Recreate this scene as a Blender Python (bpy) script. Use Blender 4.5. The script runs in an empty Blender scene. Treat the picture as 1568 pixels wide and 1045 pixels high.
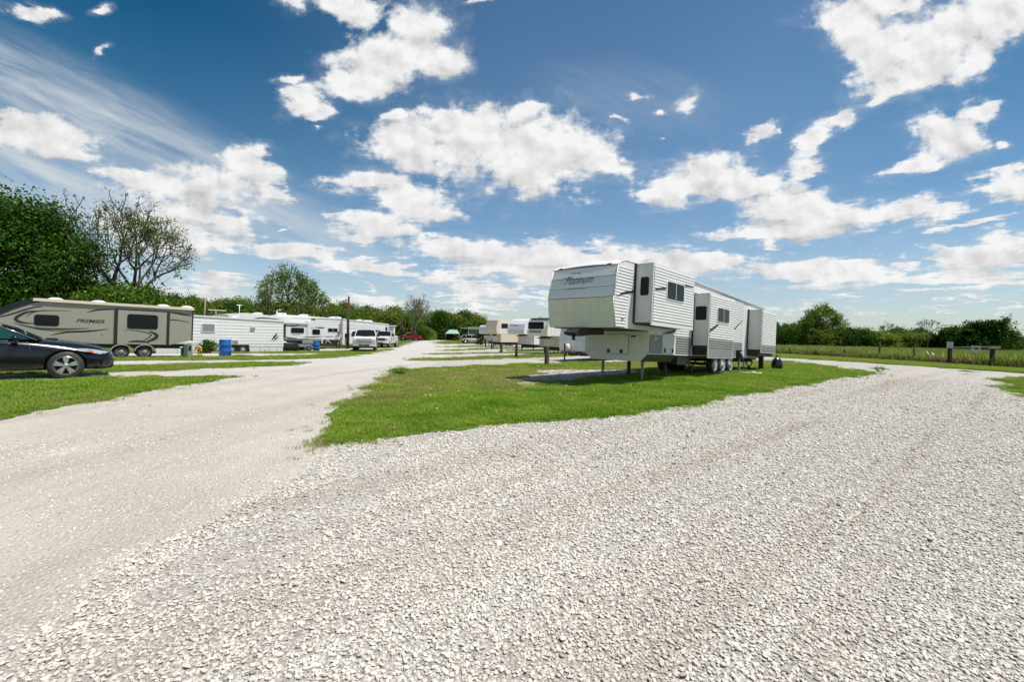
import bpy, bmesh, math, random
import numpy as np
from mathutils import Vector, Matrix, noise, geometry
R = math.radians
PI = math.pi
scene = bpy.context.scene
COL = scene.collection
random.seed(7)

# ---------------------------------------------------------------- helpers
def ss(a, b, t):
    t = min(1.0, max(0.0, (t - a) / (b - a)))
    return t * t * (3 - 2 * t)

def gz(x, y):
    """height of the ground"""
    return 0.1 * math.exp(-((x - 9) ** 2 + (y - 19) ** 2) / 60.0) - 0.3 * ss(14, 34, y) * (1 - ss(2, 16, x))

def nz(x, y, s=1.0, z=0.0):
    return noise.noise(Vector((x * s, y * s, z)))

class MB:
    def __init__(s):
        s.v = []; s.f = []; s.m = []; s.cur = 0; s.smooth = []; s.sm = False
    def add(s, vs, fs):
        b = len(s.v)
        s.v.extend([tuple(p) for p in vs])
        for f in fs:
            s.f.append(tuple(b + i for i in f)); s.m.append(s.cur); s.smooth.append(s.sm)
        return s
    def box(s, x0, x1, y0, y1, z0, z1):
        vs = [(x, y, z) for x in (x0, x1) for y in (y0, y1) for z in (z0, z1)]
        return s.add(vs, [(0, 1, 3, 2), (4, 6, 7, 5), (0, 4, 5, 1), (2, 3, 7, 6), (0, 2, 6, 4), (1, 5, 7, 3)])
    def bbox(s, x0, x1, y0, y1, z0, z1, b=0.02):
        """box with chamfered vertical-plane corners (octagonal in xz)"""
        pts = [(x0 + b, z0), (x1 - b, z0), (x1, z0 + b), (x1, z1 - b), (x1 - b, z1), (x0 + b, z1), (x0, z1 - b), (x0, z0 + b)]
        return s.prism(pts, y0, y1)
    def prism(s, pts, y0, y1):
        """polygon in xz extruded along y"""
        n = len(pts)
        vs = [(x, y0, z) for x, z in pts] + [(x, y1, z) for x, z in pts]
        fs = [tuple(range(n)), tuple(range(2 * n - 1, n - 1, -1))]
        fs += [(i, i + n, (i + 1) % n + n, (i + 1) % n) for i in range(n)]
        return s.add(vs, fs)
    def plate(s, pts, O, U, V, N, t):
        O, U, V, N = map(Vector, (O, U, V, N))
        n = len(pts)
        vs = [O + U * a + V * b + N * t for a, b in pts] + [O + U * a + V * b for a, b in pts]
        fs = [tuple(range(n)), tuple(range(2 * n - 1, n - 1, -1))]
        fs += [(i, i + n, (i + 1) % n + n, (i + 1) % n) for i in range(n)]
        return s.add(vs, fs)
    def tube(s, pts, r, n=8, r1=None, cap=True):
        pts = [Vector(p) for p in pts]
        k = len(pts)
        rings = []
        for i, p in enumerate(pts):
            d = (pts[min(i + 1, k - 1)] - pts[max(i - 1, 0)])
            if d.length < 1e-9: d = Vector((0, 0, 1))
            d.normalize()
            a = d.orthogonal().normalized() if i == 0 else (rings[-1][1] - d * d.dot(rings[-1][1])).normalized()
            bb = d.cross(a)
            rr = r if r1 is None else r + (r1 - r) * i / (k - 1)
            rings.append(([p + a * rr * math.cos(t) + bb * rr * math.sin(t) for t in [2 * PI * j / n for j in range(n)]], a))
        vs = [q for ring in rings for q in ring[0]]
        fs = []
        for i in range(k - 1):
            for j in range(n):
                fs.append((i * n + j, i * n + (j + 1) % n, (i + 1) * n + (j + 1) % n, (i + 1) * n + j))
        if cap:
            fs.append(tuple(range(n - 1, -1, -1))); fs.append(tuple(range((k - 1) * n, k * n)))
        o = s.sm; s.sm = True; s.add(vs, fs); s.sm = o
        return s
    def lathe(s, prof, C=(0, 0, 0), axis='z', n=24, cap=True):
        """prof: (radius, height) list"""
        C = Vector(C); vs = []; fs = []
        for r, h in prof:
            for j in range(n):
                t = 2 * PI * j / n; a, b = r * math.cos(t), r * math.sin(t)
                vs.append(C + Vector({'z': (a, b, h), 'y': (a, h, b), 'x': (h, a, b)}[axis]))
        k = len(prof)
        for i in range(k - 1):
            for j in range(n):
                fs.append((i * n + j, i * n + (j + 1) % n, (i + 1) * n + (j + 1) % n, (i + 1) * n + j))
        if cap: fs.append(tuple(range(n - 1, -1, -1))); fs.append(tuple(range((k - 1) * n, k * n)))
        o = s.sm; s.sm = True; s.add(vs, fs); s.sm = o
        return s
    def loft(s, rings, closed=True, caps=True):
        n = len(rings[0]); k = len(rings)
        vs = [p for r in rings for p in r]; fs = []
        for i in range(k - 1):
            for j in range(n if closed else n - 1):
                fs.append((i * n + j, i * n + (j + 1) % n, (i + 1) * n + (j + 1) % n, (i + 1) * n + j))
        if caps:
            fs.append(tuple(range(n - 1, -1, -1))); fs.append(tuple(range((k - 1) * n, k * n)))
        return s.add(vs, fs)
    def build(s, name, mats, parent=None, recalc=True, bevel=0.0, subsurf=0):
        me = bpy.data.meshes.new(name)
        me.from_pydata(s.v, [], s.f)
        if not isinstance(mats, (list, tuple)): mats = [mats]
        for m in mats: me.materials.append(m)
        me.polygons.foreach_set('material_index', s.m)
        me.polygons.foreach_set('use_smooth', s.smooth)
        if recalc:
            bm = bmesh.new(); bm.from_mesh(me)
            bmesh.ops.recalc_face_normals(bm, faces=bm.faces)
            bm.to_mesh(me); bm.free()
        o = bpy.data.objects.new(name, me); COL.objects.link(o)
        if parent is not None: o.parent = parent
        if bevel:
            md = o.modifiers.new('b', 'BEVEL'); md.width = bevel; md.segments = 2; md.limit_method = 'ANGLE'; md.angle_limit = R(35)
        if subsurf:
            md = o.modifiers.new('s', 'SUBSURF'); md.levels = subsurf; md.render_levels = subsurf
        return o

def islands(mb):
    par = list(range(len(mb.v)))
    def fnd(a):
        while par[a] != a: par[a] = par[par[a]]; a = par[a]
        return a
    for f in mb.f:
        for i in f[1:]:
            a, b = fnd(f[0]), fnd(i)
            if a != b: par[b] = a
    groups = {}
    for k, f in enumerate(mb.f): groups.setdefault(fnd(f[0]), []).append(k)
    out = []
    for ks in groups.values():
        m = MB(); mp = {}
        for k in ks:
            for i in mb.f[k]:
                if i not in mp: mp[i] = len(m.v); m.v.append(mb.v[i])
            m.f.append(tuple(mp[i] for i in mb.f[k])); m.m.append(mb.m[k]); m.smooth.append(mb.smooth[k])
        out.append(m)
    return out

def build_each(mb, name, mats, parent=None):
    """one part per connected piece"""
    return [m.build(name, mats, parent) for m in islands(mb)]

def bake(o):
    dg = bpy.context.evaluated_depsgraph_get()
    me = bpy.data.meshes.new_from_object(o.evaluated_get(dg))
    o.modifiers.clear(); o.data = me

def tag(o, label=None, cat=None, group=None, kind=None):
    if label: o['label'] = label
    if cat: o['category'] = cat
    if group: o['group'] = group
    if kind: o['kind'] = kind
    return o

def empty(name, loc, rz=0.0, label=None, cat=None, group=None, pitch=0.0, s=1.0):
    o = bpy.data.objects.new(name, None); COL.objects.link(o)
    o.location = loc; o.rotation_euler = (0, R(pitch), R(rz)); o.scale = (s, s, s)
    o.empty_display_size = 0.2
    return tag(o, label, cat, group)

def rrect(x0, x1, z0, z1, r=0.05, n=3):
    pts = []
    for cx, cz, a0 in ((x1 - r, z1 - r, 0), (x0 + r, z1 - r, 90), (x0 + r, z0 + r, 180), (x1 - r, z0 + r, 270)):
        for i in range(n + 1):
            a = R(a0 + 90 * i / n); pts.append((cx + r * math.cos(a), cz + r * math.sin(a)))
    return pts

# ---------------------------------------------------------------- materials
def new_mat(name):
    m = bpy.data.materials.new(name); m.use_nodes = True
    nt = m.node_tree
    for n in list(nt.nodes): nt.nodes.remove(n)
    out = nt.nodes.new('ShaderNodeOutputMaterial')
    return m, nt, out

def N(nt, typ, inp=None, **kw):
    n = nt.nodes.new(typ)
    for k, v in kw.items(): setattr(n, k, v)
    for k, v in (inp or {}).items():
        if isinstance(v, bpy.types.NodeSocket): nt.links.new(v, n.inputs[k])
        else: n.inputs[k].default_value = v
    return n

def rotscale(nt, vec, rot, sc):
    """turn first, then stretch"""
    a = nt.nodes.new('ShaderNodeMapping'); a.inputs['Rotation'].default_value = (0, 0, R(rot)); nt.links.new(vec, a.inputs[0])
    b = nt.nodes.new('ShaderNodeMapping'); b.inputs['Scale'].default_value = sc; nt.links.new(a.outputs[0], b.inputs[0])
    return b.outputs[0]

def rgb(c): return (c[0], c[1], c[2], 1.0)

def mixc(nt, fac, a, b, blend='MIX'):
    n = nt.nodes.new('ShaderNodeMix'); n.data_type = 'RGBA'; n.blend_type = blend
    for idx, v in ((0, fac), (6, a), (7, b)):
        if isinstance(v, bpy.types.NodeSocket): nt.links.new(v, n.inputs[idx])
        else: n.inputs[idx].default_value = v if idx == 0 else rgb(v)
    return n.outputs[2]

def ramp(nt, fac, stops):
    n = nt.nodes.new('ShaderNodeValToRGB')
    els = n.color_ramp.elements
    while len(els) < len(stops): els.new(0.5)
    for e, (p, c) in zip(els, stops):
        e.position = p; e.color = rgb(c) if not isinstance(c, (int, float)) else (c, c, c, 1)
    nt.links.new(fac, n.inputs[0])
    return n.outputs[0]

def mth(nt, op, a, b=0.0, c=None, clamp=False):
    n = nt.nodes.new('ShaderNodeMath'); n.operation = op; n.use_clamp = clamp
    for i, v in enumerate((a, b) if c is None else (a, b, c)):
        if isinstance(v, bpy.types.NodeSocket): nt.links.new(v, n.inputs[i])
        else: n.inputs[i].default_value = v
    return n.outputs[0]

def paint(name, col, rough=0.45, metal=0.0, dirt=0.15, dirtcol=None, scale=1.2, bump=0.0, coat=0.0, streak=False, spec=0.5):
    m, nt, out = new_mat(name)
    tc = N(nt, 'ShaderNodeTexCoord')
    mp = N(nt, 'ShaderNodeMapping', {'Vector': tc.outputs['Object'], 'Scale': (4, 4, 0.5) if streak else (1, 1, 1)})
    no = N(nt, 'ShaderNodeTexNoise', {'Vector': mp.outputs[0], 'Scale': scale, 'Detail': 6.0, 'Roughness': 0.65})
    dc = dirtcol or tuple(c * 0.55 for c in col)
    f = mth(nt, 'MULTIPLY', ramp(nt, no.outputs[0], [(0.35, 0.0), (0.75, 1.0)]), dirt)
    c = mixc(nt, f, col, dc)
    b = N(nt, 'ShaderNodeBsdfPrincipled', {'Base Color': c, 'Roughness': rough, 'Metallic': metal, 'Coat Weight': coat, 'Specular IOR Level': spec})
    if bump:
        bn = N(nt, 'ShaderNodeBump', {'Height': no.outputs[0], 'Strength': bump, 'Distance': 0.02})
        nt.links.new(bn.outputs[0], b.inputs['Normal'])
    nt.links.new(b.outputs[0], out.inputs[0])
    return m

def glassy(name, col, rough=0.06, coat=0.6, spec=0.6):
    m, nt, out = new_mat(name)
    b = N(nt, 'ShaderNodeBsdfPrincipled', {'Base Color': rgb(col), 'Roughness': rough, 'Specular IOR Level': spec, 'Coat Weight': coat, 'Coat Roughness': 0.03})
    nt.links.new(b.outputs[0], out.inputs[0])
    return m

M = {}
M['rv_white'] = paint('rv_white', (0.70, 0.70, 0.69), 0.4, dirt=0.25, dirtcol=(0.48, 0.47, 0.44), streak=True)
M['rv_panel'] = paint('rv_panel', (0.66, 0.655, 0.64), 0.45, dirt=0.2, streak=True)
M['rv_gray'] = paint('rv_gray', (0.25, 0.245, 0.24), 0.5, dirt=0.3)
M['rv_dgray'] = paint('rv_dgray', (0.11, 0.105, 0.10), 0.5, dirt=0.3)
M['front_up'] = paint('front_up', (0.82, 0.82, 0.81), 0.38, dirt=0.25, dirtcol=(0.6, 0.6, 0.58), streak=True)
M['front_low'] = paint('front_low', (0.80, 0.78, 0.68), 0.42, dirt=0.5, dirtcol=(0.52, 0.50, 0.40), streak=True, scale=1.6)
M['roof_white'] = paint('roof_white', (0.72, 0.72, 0.70), 0.5, dirt=0.3, dirtcol=(0.5, 0.49, 0.45))
M['beige'] = paint('beige', (0.29, 0.28, 0.232), 0.4, dirt=0.15)
M['beige_rail'] = paint('beige_rail', (0.66, 0.57, 0.47), 0.45, dirt=0.25)
M['cream'] = paint('cream', (0.66, 0.58, 0.46), 0.45, dirt=0.35, dirtcol=(0.36, 0.31, 0.24), streak=True)
M['cream_lt'] = paint('cream_lt', (0.74, 0.71, 0.64), 0.45, dirt=0.3, streak=True)
M['silver'] = paint('silver', (0.42, 0.43, 0.44), 0.3, metal=0.5, dirt=0.2)
M['pale_blue'] = paint('pale_blue', (0.68, 0.70, 0.73), 0.4, dirt=0.2)
M['trim_white'] = paint('trim_white', (0.68, 0.68, 0.67), 0.4, dirt=0.1)
M['black'] = paint('black', (0.012, 0.012, 0.013), 0.5, dirt=0.3, dirtcol=(0.04, 0.038, 0.035))
M['dark'] = paint('dark', (0.03, 0.03, 0.032), 0.6, dirt=0.5, dirtcol=(0.07, 0.06, 0.05))
M['decal_grey'] = paint('decal_grey', (0.22, 0.22, 0.21), 0.4, dirt=0.1)
M['rubber'] = paint('rubber', (0.022, 0.022, 0.023), 0.8, dirt=0.5, dirtcol=(0.07, 0.065, 0.055), scale=6)
M['chrome'] = paint('chrome', (0.75, 0.75, 0.76), 0.15, metal=1.0, dirt=0.15)
M['alloy'] = paint('alloy', (0.62, 0.62, 0.60), 0.28, metal=0.85, dirt=0.25)
M['steel_rim'] = paint('steel_rim', (0.55, 0.56, 0.58), 0.4, metal=0.2, dirt=0.3)
M['glass'] = glassy('glass', (0.010, 0.013, 0.015), rough=0.12, coat=0.0, spec=0.15)
M['glass_auto'] = glassy('glass_auto', (0.012, 0.05, 0.045), rough=0.03, spec=.4, coat=.2)
M['glass_pale'] = glassy('glass_pale', (0.20, 0.23, 0.23), 0.25)
M['navy'] = paint('navy', (0.004, 0.008, 0.012), 0.22, dirt=0.25, dirtcol=(0.014, 0.016, 0.018), coat=0.3, scale=4, spec=.35)
M['car_white'] = paint('car_white', (0.70, 0.71, 0.71), 0.28, dirt=0.2, coat=0.7)
M['car_red'] = paint('car_red', (0.30, 0.012, 0.012), 0.3, dirt=0.15, coat=0.7)
M['car_silver'] = paint('car_silver', (0.42, 0.41, 0.40), 0.3, metal=0.5, dirt=0.2, coat=0.7)
M['lamp_glass'] = paint('lamp_glass', (0.60, 0.62, 0.64), 0.12, metal=0.35, dirt=0.5, dirtcol=(0.12, 0.12, 0.12), scale=14)
M['orange'] = paint('orange', (0.75, 0.13, 0.01), 0.25, dirt=0.1)
M['red'] = paint('red', (0.55, 0.02, 0.015), 0.35, dirt=0.1)
M['blue_plastic'] = paint('blue_plastic', (0.004, 0.085, 0.34), 0.35, dirt=0.35, dirtcol=(0.02, 0.12, 0.36), streak=True)
M['yellow'] = paint('yellow', (0.62, 0.36, 0.02), 0.45, dirt=0.3)
M['green_cloth'] = paint('green_cloth', (0.26, 0.42, 0.33), 0.7, dirt=0.2)
M['box_green'] = paint('box_green', (0.06, 0.09, 0.075), 0.6, dirt=0.4)
M['box_grey'] = paint('box_grey', (0.25, 0.28, 0.27), 0.5, dirt=0.4)
M['sign_white'] = paint('sign_white', (0.75, 0.68, 0.66), 0.5, dirt=0.3, dirtcol=(0.40, 0.24, 0.22), scale=5)
M['bag_black'] = paint('bag_black', (0.010, 0.013, 0.014), 0.28, dirt=0.3)
M['skin'] = paint('skin', (0.20, 0.10, 0.07), 0.55, dirt=0.1)
M['hair'] = paint('hair', (0.015, 0.012, 0.01), 0.7, dirt=0.2)
M['shirt'] = paint('shirt', (0.62, 0.56, 0.60), 0.8, dirt=0.3)
M['trousers'] = paint('trousers', (0.02, 0.018, 0.025), 0.8, dirt=0.3)

def wood(name, col, dark, scale=3.0):
    m, nt, out = new_mat(name)
    tc = N(nt, 'ShaderNodeTexCoord')
    mp = N(nt, 'ShaderNodeMapping', {'Vector': tc.outputs['Object'], 'Scale': (8, 8, 0.7)})
    n1 = N(nt, 'ShaderNodeTexNoise', {'Vector': mp.outputs[0], 'Scale': scale, 'Detail': 8.0, 'Roughness': 0.7})
    c = ramp(nt, n1.outputs[0], [(0.3, dark), (0.52, col), (0.75, tuple(min(1, x * 1.6) for x in col))])
    b = N(nt, 'ShaderNodeBsdfPrincipled', {'Base Color': c, 'Roughness': 0.9})
    bn = N(nt, 'ShaderNodeBump', {'Height': n1.outputs[0], 'Strength': 0.8, 'Distance': 0.03})
    nt.links.new(bn.outputs[0], b.inputs['Normal'])
    nt.links.new(b.outputs[0], out.inputs[0])
    return m
M['seam_dirt'] = paint('seam_dirt', (0.20, 0.19, 0.15), 0.7, dirt=0.6, dirtcol=(0.5, 0.49, 0.44), scale=5)
M['wood'] = wood('old_wood', (0.10, 0.078, 0.055), (0.02, 0.016, 0.012))
M['wood_dark'] = wood('tarred_wood', (0.04, 0.03, 0.022), (0.01, 0.008, 0.006))
M['wood_light'] = wood('light_wood', (0.34, 0.25, 0.16), (0.16, 0.10, 0.06))
M['rail_wood'] = wood('rail_wood', (0.28, 0.22, 0.19), (0.10, 0.07, 0.05))
M['bark'] = wood('bark', (0.085, 0.07, 0.055), (0.03, 0.025, 0.02), 2.0)
M['bark_grey'] = wood('bark_grey', (0.16, 0.14, 0.12), (0.05, 0.045, 0.04), 2.0)

def leafmat(name, c1, c2, c3, trans=0.35, world=0.0):
    m, nt, out = new_mat(name)
    geo = N(nt, 'ShaderNodeNewGeometry')
    oi = N(nt, 'ShaderNodeObjectInfo')
    tc = N(nt, 'ShaderNodeTexCoord')
    no = N(nt, 'ShaderNodeTexNoise', {'Vector': tc.outputs['Object'], 'Scale': 0.7, 'Detail': 2.0})
    f = mth(nt, 'ADD', mth(nt, 'MULTIPLY', geo.outputs['Random Per Island'], 0.45), mth(nt, 'MULTIPLY', no.outputs[0], 0.6))
    f = mth(nt, 'ADD', f, mth(nt, 'MULTIPLY', oi.outputs['Random'], 0.22))
    if world:
        wn = N(nt, 'ShaderNodeTexNoise', {'Vector': geo.outputs['Position'], 'Scale': world, 'Detail': 5.0, 'Roughness': 0.65})
        f = mth(nt, 'ADD', mth(nt, 'MULTIPLY', f, 0.55), mth(nt, 'MULTIPLY', mth(nt, 'SUBTRACT', wn.outputs[0], 0.18), 0.95))
    c = ramp(nt, f, [(0.25, c1), (0.55, c2), (0.9, c3)])
    d = N(nt, 'ShaderNodeBsdfDiffuse', {'Color': c})
    t = N(nt, 'ShaderNodeBsdfTranslucent', {'Color': mixc(nt, 0.5, c, tuple(min(1, x * 1.5) for x in c2))})
    g = N(nt, 'ShaderNodeBsdfGlossy', {'Color': (.6, .7, .4, 1), 'Roughness': 0.5})
    a = N(nt, 'ShaderNodeMixShader', {0: trans, 1: d.outputs[0], 2: t.outputs[0]})
    a2 = N(nt, 'ShaderNodeMixShader', {0: 0.02, 1: a.outputs[0], 2: g.outputs[0]})
    nt.links.new(a2.outputs[0], out.inputs[0])
    return m
M['leaf_dark'] = leafmat('leaf_dark', (0.010, 0.034, 0.004), (0.027, 0.08, 0.008), (0.075, 0.155, 0.016))
M['leaf_mid'] = leafmat('leaf_mid', (0.024, 0.06, 0.008), (0.065, 0.13, 0.014), (0.15, 0.24, 0.028))
M['leaf_olive'] = leafmat('leaf_olive', (0.045, 0.075, 0.012), (0.11, 0.155, 0.022), (0.22, 0.26, 0.05))
M['leaf_light'] = leafmat('leaf_light', (0.055, 0.10, 0.010), (0.13, 0.20, 0.022), (0.24, 0.32, 0.05))
M['leaf_sparse'] = leafmat('leaf_sparse', (0.04, 0.065, 0.015), (0.10, 0.16, 0.03), (0.22, 0.30, 0.08))
M['grass_blade'] = leafmat('grass_blade', (0.035, 0.11, 0.006), (0.115, 0.255, 0.012), (0.34, 0.42, 0.06), trans=0.3, world=0.9)
M['grass_dry'] = leafmat('grass_dry', (0.085, 0.15, 0.015), (0.19, 0.24, 0.04), (0.38, 0.35, 0.13), trans=0.3, world=0.8)
M['meadow_blade'] = leafmat('meadow_blade', (0.06, 0.12, 0.015), (0.13, 0.20, 0.03), (0.28, 0.28, 0.08), trans=0.3, world=0.15)
M['weed_red'] = leafmat('weed_red', (0.10, 0.04, 0.03), (0.20, 0.09, 0.06), (0.32, 0.2, 0.12), trans=0.2)
# ---------------------------------------------------------------- ground
def lush(x, y):
    t = x * 0.9 + 9.6 - y
    v = max(ss(-4.6, -1.6, t), 0.85 * ss(6, 9.5, x) * (1 - ss(13.5, 17.5, y - x * 0.55)))
    if y > 17 and x < 6: v = max(v, ss(22.0 - 2, 23.5, y - 0.55 * max(x, -3)) * 0.9)
    return v

def inside(poly, X, Y):
    p = np.array(poly); n = len(p); c = np.zeros(X.shape, bool)
    j = n - 1
    for i in range(n):
        xi, yi = p[i]; xj, yj = p[j]
        cond = ((yi > Y) != (yj > Y)) & (X < (xj - xi) * (Y - yi) / (yj - yi + 1e-12) + xi)
        c ^= cond; j = i
    return c

def ragged(poly, step_k=0.012, amp_k=0.014, seed=0.0, amp_min=0.03):
    """subdivide a polygon's edges and make them irregular (finer near the camera)"""
    out = []
    n = len(poly)
    for i in range(n):
        a = Vector(poly[i]); b = Vector(poly[(i + 1) % n])
        d = b - a; L = d.length
        if L < 1e-6: continue
        dist = max(3.0, ((a + b) / 2).length)
        st = max(0.05, dist * step_k)
        k = max(1, min(400, int(L / st)))
        nrm = Vector((-d.y, d.x)) / L
        for j in range(k):
            p = a + d * (j / k)
            am = max(amp_min, amp_k * p.length)
            q = nz(p.x, p.y, 0.9, seed) * 1.3 * am * 1.5 + nz(p.x, p.y, 4.0, seed + 3) * am + nz(p.x, p.y, 12.0, seed + 5) * am * 0.6
            out.append((p.x + nrm.x * q, p.y + nrm.y * q))
    return out

def sheet(name, poly, mat, dz, grid=1.0, rag=True, seed=0.0, attr=None, kind='structure', mound=0.0):
    pl = ragged(poly, seed=seed) if rag else [tuple(p) for p in poly]
    P = np.array(pl); x0, y0 = P.min(0); x1, y1 = P.max(0)
    gx = np.arange(x0 + grid / 2, x1, grid); gy = np.arange(y0 + grid / 2, y1, grid)
    X, Y = np.meshgrid(gx, gy); X = X.ravel(); Y = Y.ravel()
    X = X + (np.random.RandomState(3).rand(len(X)) - .5) * grid * .6
    Y = Y + (np.random.RandomState(4).rand(len(Y)) - .5) * grid * .6
    ok = inside(pl, X, Y); pts = pl + list(zip(X[ok], Y[ok]))
    n = len(pl)
    vs, es, fs, _, _, _ = geometry.delaunay_2d_cdt([Vector(p) for p in pts], [], [list(range(n))], 1, 1e-5)
    V = [(v.x, v.y, gz(v.x, v.y) + dz) for v in vs]
    me = bpy.data.meshes.new(name); me.from_pydata(V, [], [tuple(f) for f in fs])
    me.materials.append(mat)
    me.polygons.foreach_set('use_smooth', [True] * len(me.polygons))
    bm = bmesh.new(); bm.from_mesh(me)
    for f in bm.faces:
        f.normal_update()
        if f.normal.z < 0: f.normal_flip()
    bm.to_mesh(me); bm.free()
    at = me.attributes.new('lush', 'FLOAT', 'POINT')
    at.data.foreach_set('value', [attr(v.co.x, v.co.y) if attr else 0.7 for v in me.vertices])
    o = bpy.data.objects.new(name, me); COL.objects.link(o)
    tag(o, kind=kind)
    return o

def streaks(nt, P, loose=None):
    """wheel tracks: worn brownish bands following the drives"""
    def st(rot, sc, lo, hi, k):
        n = N(nt, 'ShaderNodeTexNoise', {'Vector': rotscale(nt, P, rot, sc), 'Scale': 1.0, 'Detail': 5.0, 'Roughness': 0.6, 'Distortion': 0.4})
        return mth(nt, 'MULTIPLY', ramp(nt, n.outputs[0], [(lo, 0.0), (hi, 1.0)]), k)
    a = st(-42, (0.06, 1.1, 1), .49, .66, .52)
    b = st(-84, (0.05, 1.5, 1), .50, .66, .35)
    if loose is None: return a
    n = nt.nodes.new('ShaderNodeMix'); n.data_type = 'FLOAT'
    for i, v in ((0, loose), (2, b), (3, a)): nt.links.new(v, n.inputs[i])
    return n.outputs[0]

# gravel: compact tan track on the left, loose pale stones on the right
def gravel_mat():
    m, nt, out = new_mat('gravel')
    geo = N(nt, 'ShaderNodeNewGeometry'); P = geo.outputs['Position']
    sx = N(nt, 'ShaderNodeSeparateXYZ', {0: P})
    big = N(nt, 'ShaderNodeTexNoise', {'Vector': P, 'Scale': 0.55, 'Detail': 5.0, 'Roughness': 0.6})
    edge = N(nt, 'ShaderNodeTexNoise', {'Vector': P, 'Scale': 1.6, 'Detail': 4.0})
    # loose where x > -2.35 + wobble (close) ; track further on
    e = mth(nt, 'ADD', sx.outputs[0], mth(nt, 'MULTIPLY', mth(nt, 'SUBTRACT', edge.outputs[0], 0.5), 1.1))
    e = mth(nt, 'ADD', e, mth(nt, 'MULTIPLY', mth(nt, 'MAXIMUM', mth(nt, 'SUBTRACT', sx.outputs[1], 6.0), 0.0), 0.10))
    mr = N(nt, 'ShaderNodeMapRange', {0: e, 1: -2.55, 2: -2.1, 3: 0.0, 4: 1.0}); loose = mr.outputs[0]
    # pebble patterns at several sizes
    v1 = N(nt, 'ShaderNodeTexVoronoi', {'Vector': P, 'Scale': 42.0}, feature='F1')
    v2 = N(nt, 'ShaderNodeTexVoronoi', {'Vector': P, 'Scale': 17.0}, feature='F1')
    cell1 = N(nt, 'ShaderNodeSeparateColor', {0: v1.outputs['Color']})
    cell2 = N(nt, 'ShaderNodeSeparateColor', {0: v2.outputs['Color']})
    stone = ramp(nt, cell1.outputs[0], [(0.0, (0.22, 0.215, 0.21)), (0.12, (0.37, 0.355, 0.335)), (0.32, (0.49, 0.475, 0.45)), (0.72, (0.59, 0.575, 0.55)), (1.0, (0.70, 0.685, 0.66))])
    gap = N(nt, 'ShaderNodeMapRange', {0: v1.outputs['Distance'], 1: 0.25, 2: 0.62, 3: 0.0, 4: 1.0})
    stone = mixc(nt, mth(nt, 'MULTIPLY', gap.outputs[0], 0.5), stone, (0.27, 0.22, 0.165))
    stone = mixc(nt, mth(nt, 'MULTIPLY', mth(nt, 'GREATER_THAN', cell2.outputs[1], 0.9), 0.35), stone, (0.30, 0.29, 0.28))
    # compact surface
    fine = N(nt, 'ShaderNodeTexNoise', {'Vector': P, 'Scale': 30.0, 'Detail': 8.0, 'Roughness': 0.75})
    tan = ramp(nt, fine.outputs[0], [(0.25, (0.31, 0.27, 0.225)), (0.5, (0.45, 0.405, 0.345)), (0.75, (0.58, 0.54, 0.48))])
    peb = mth(nt, 'GREATER_THAN', cell1.outputs[1], 0.62)
    pebgap = mth(nt, 'LESS_THAN', v1.outputs['Distance'], 0.36)
    tan = mixc(nt, mth(nt, 'MULTIPLY', mth(nt, 'MULTIPLY', peb, pebgap), 0.8), tan, stone)
    # pale worn patches and the greyer stretch of road further on
    tan = mixc(nt, mth(nt, 'MULTIPLY', ramp(nt, big.outputs[0], [(0.42, 0.0), (0.62, 1.0)]), 0.6), tan, (0.53, 0.495, 0.445))
    far = N(nt, 'ShaderNodeMapRange', {0: sx.outputs[1], 1: 8.0, 2: 22.0, 3: 0.0, 4: 0.75})
    tan = mixc(nt, far.outputs[0], tan, mixc(nt, big.outputs[0], (0.43, 0.41, 0.385), (0.58, 0.565, 0.54)))
    c = mixc(nt, loose, tan, stone)
    # brownish wheel streaks across the loose part
    stm = streaks(nt, P, loose)
    c = mixc(nt, stm, c, (0.33, 0.265, 0.21))
    h = mth(nt, 'ADD', mth(nt, 'MULTIPLY', v1.outputs['Distance'], -1.0), mth(nt, 'MULTIPLY', fine.outputs[0], 0.7))
    bn = N(nt, 'ShaderNodeBump', {'Height': h, 'Strength': 0.9, 'Distance': 0.02})
    bn2 = N(nt, 'ShaderNodeBump', {'Height': big.outputs[0], 'Strength': 0.4, 'Distance': 0.2, 'Normal': bn.outputs[0]})
    b = N(nt, 'ShaderNodeBsdfPrincipled', {'Base Color': c, 'Roughness': 0.95, 'Specular IOR Level': 0.15, 'Normal': bn2.outputs[0]})
    nt.links.new(b.outputs[0], out.inputs[0])
    return m
M['gravel'] = gravel_mat()

def lawn_mat(name, green, tan, bare, base=None):
    m, nt, out = new_mat(name)
    geo = N(nt, 'ShaderNodeNewGeometry'); P = geo.outputs['Position']
    at = N(nt, 'ShaderNodeAttribute', attribute_name='lush')
    n1 = N(nt, 'ShaderNodeTexNoise', {'Vector': P, 'Scale': 1.3, 'Detail': 6.0, 'Roughness': 0.7})
    n2 = N(nt, 'ShaderNodeTexNoise', {'Vector': P, 'Scale': 14.0, 'Detail': 6.0, 'Roughness': 0.75})
    f = mth(nt, 'ADD', at.outputs['Fac'], mth(nt, 'MULTIPLY', mth(nt, 'SUBTRACT', n1.outputs[0], 0.5), 1.1))
    c = ramp(nt, f, [(0.05, bare), (0.3, tan), (0.75, green)])
    c = mixc(nt, mth(nt, 'MULTIPLY', ramp(nt, n2.outputs[0], [(0.4, 0.0), (0.75, 1.0)]), 0.5), c, tuple(x * 0.45 for x in green))
    bn = N(nt, 'ShaderNodeBump', {'Height': n2.outputs[0], 'Strength': 0.8, 'Distance': 0.06})
    b = N(nt, 'ShaderNodeBsdfPrincipled', {'Base Color': c, 'Roughness': 0.95, 'Specular IOR Level': 0.1, 'Normal': bn.outputs[0]})
    nt.links.new(b.outputs[0], out.inputs[0])
    return m
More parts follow.
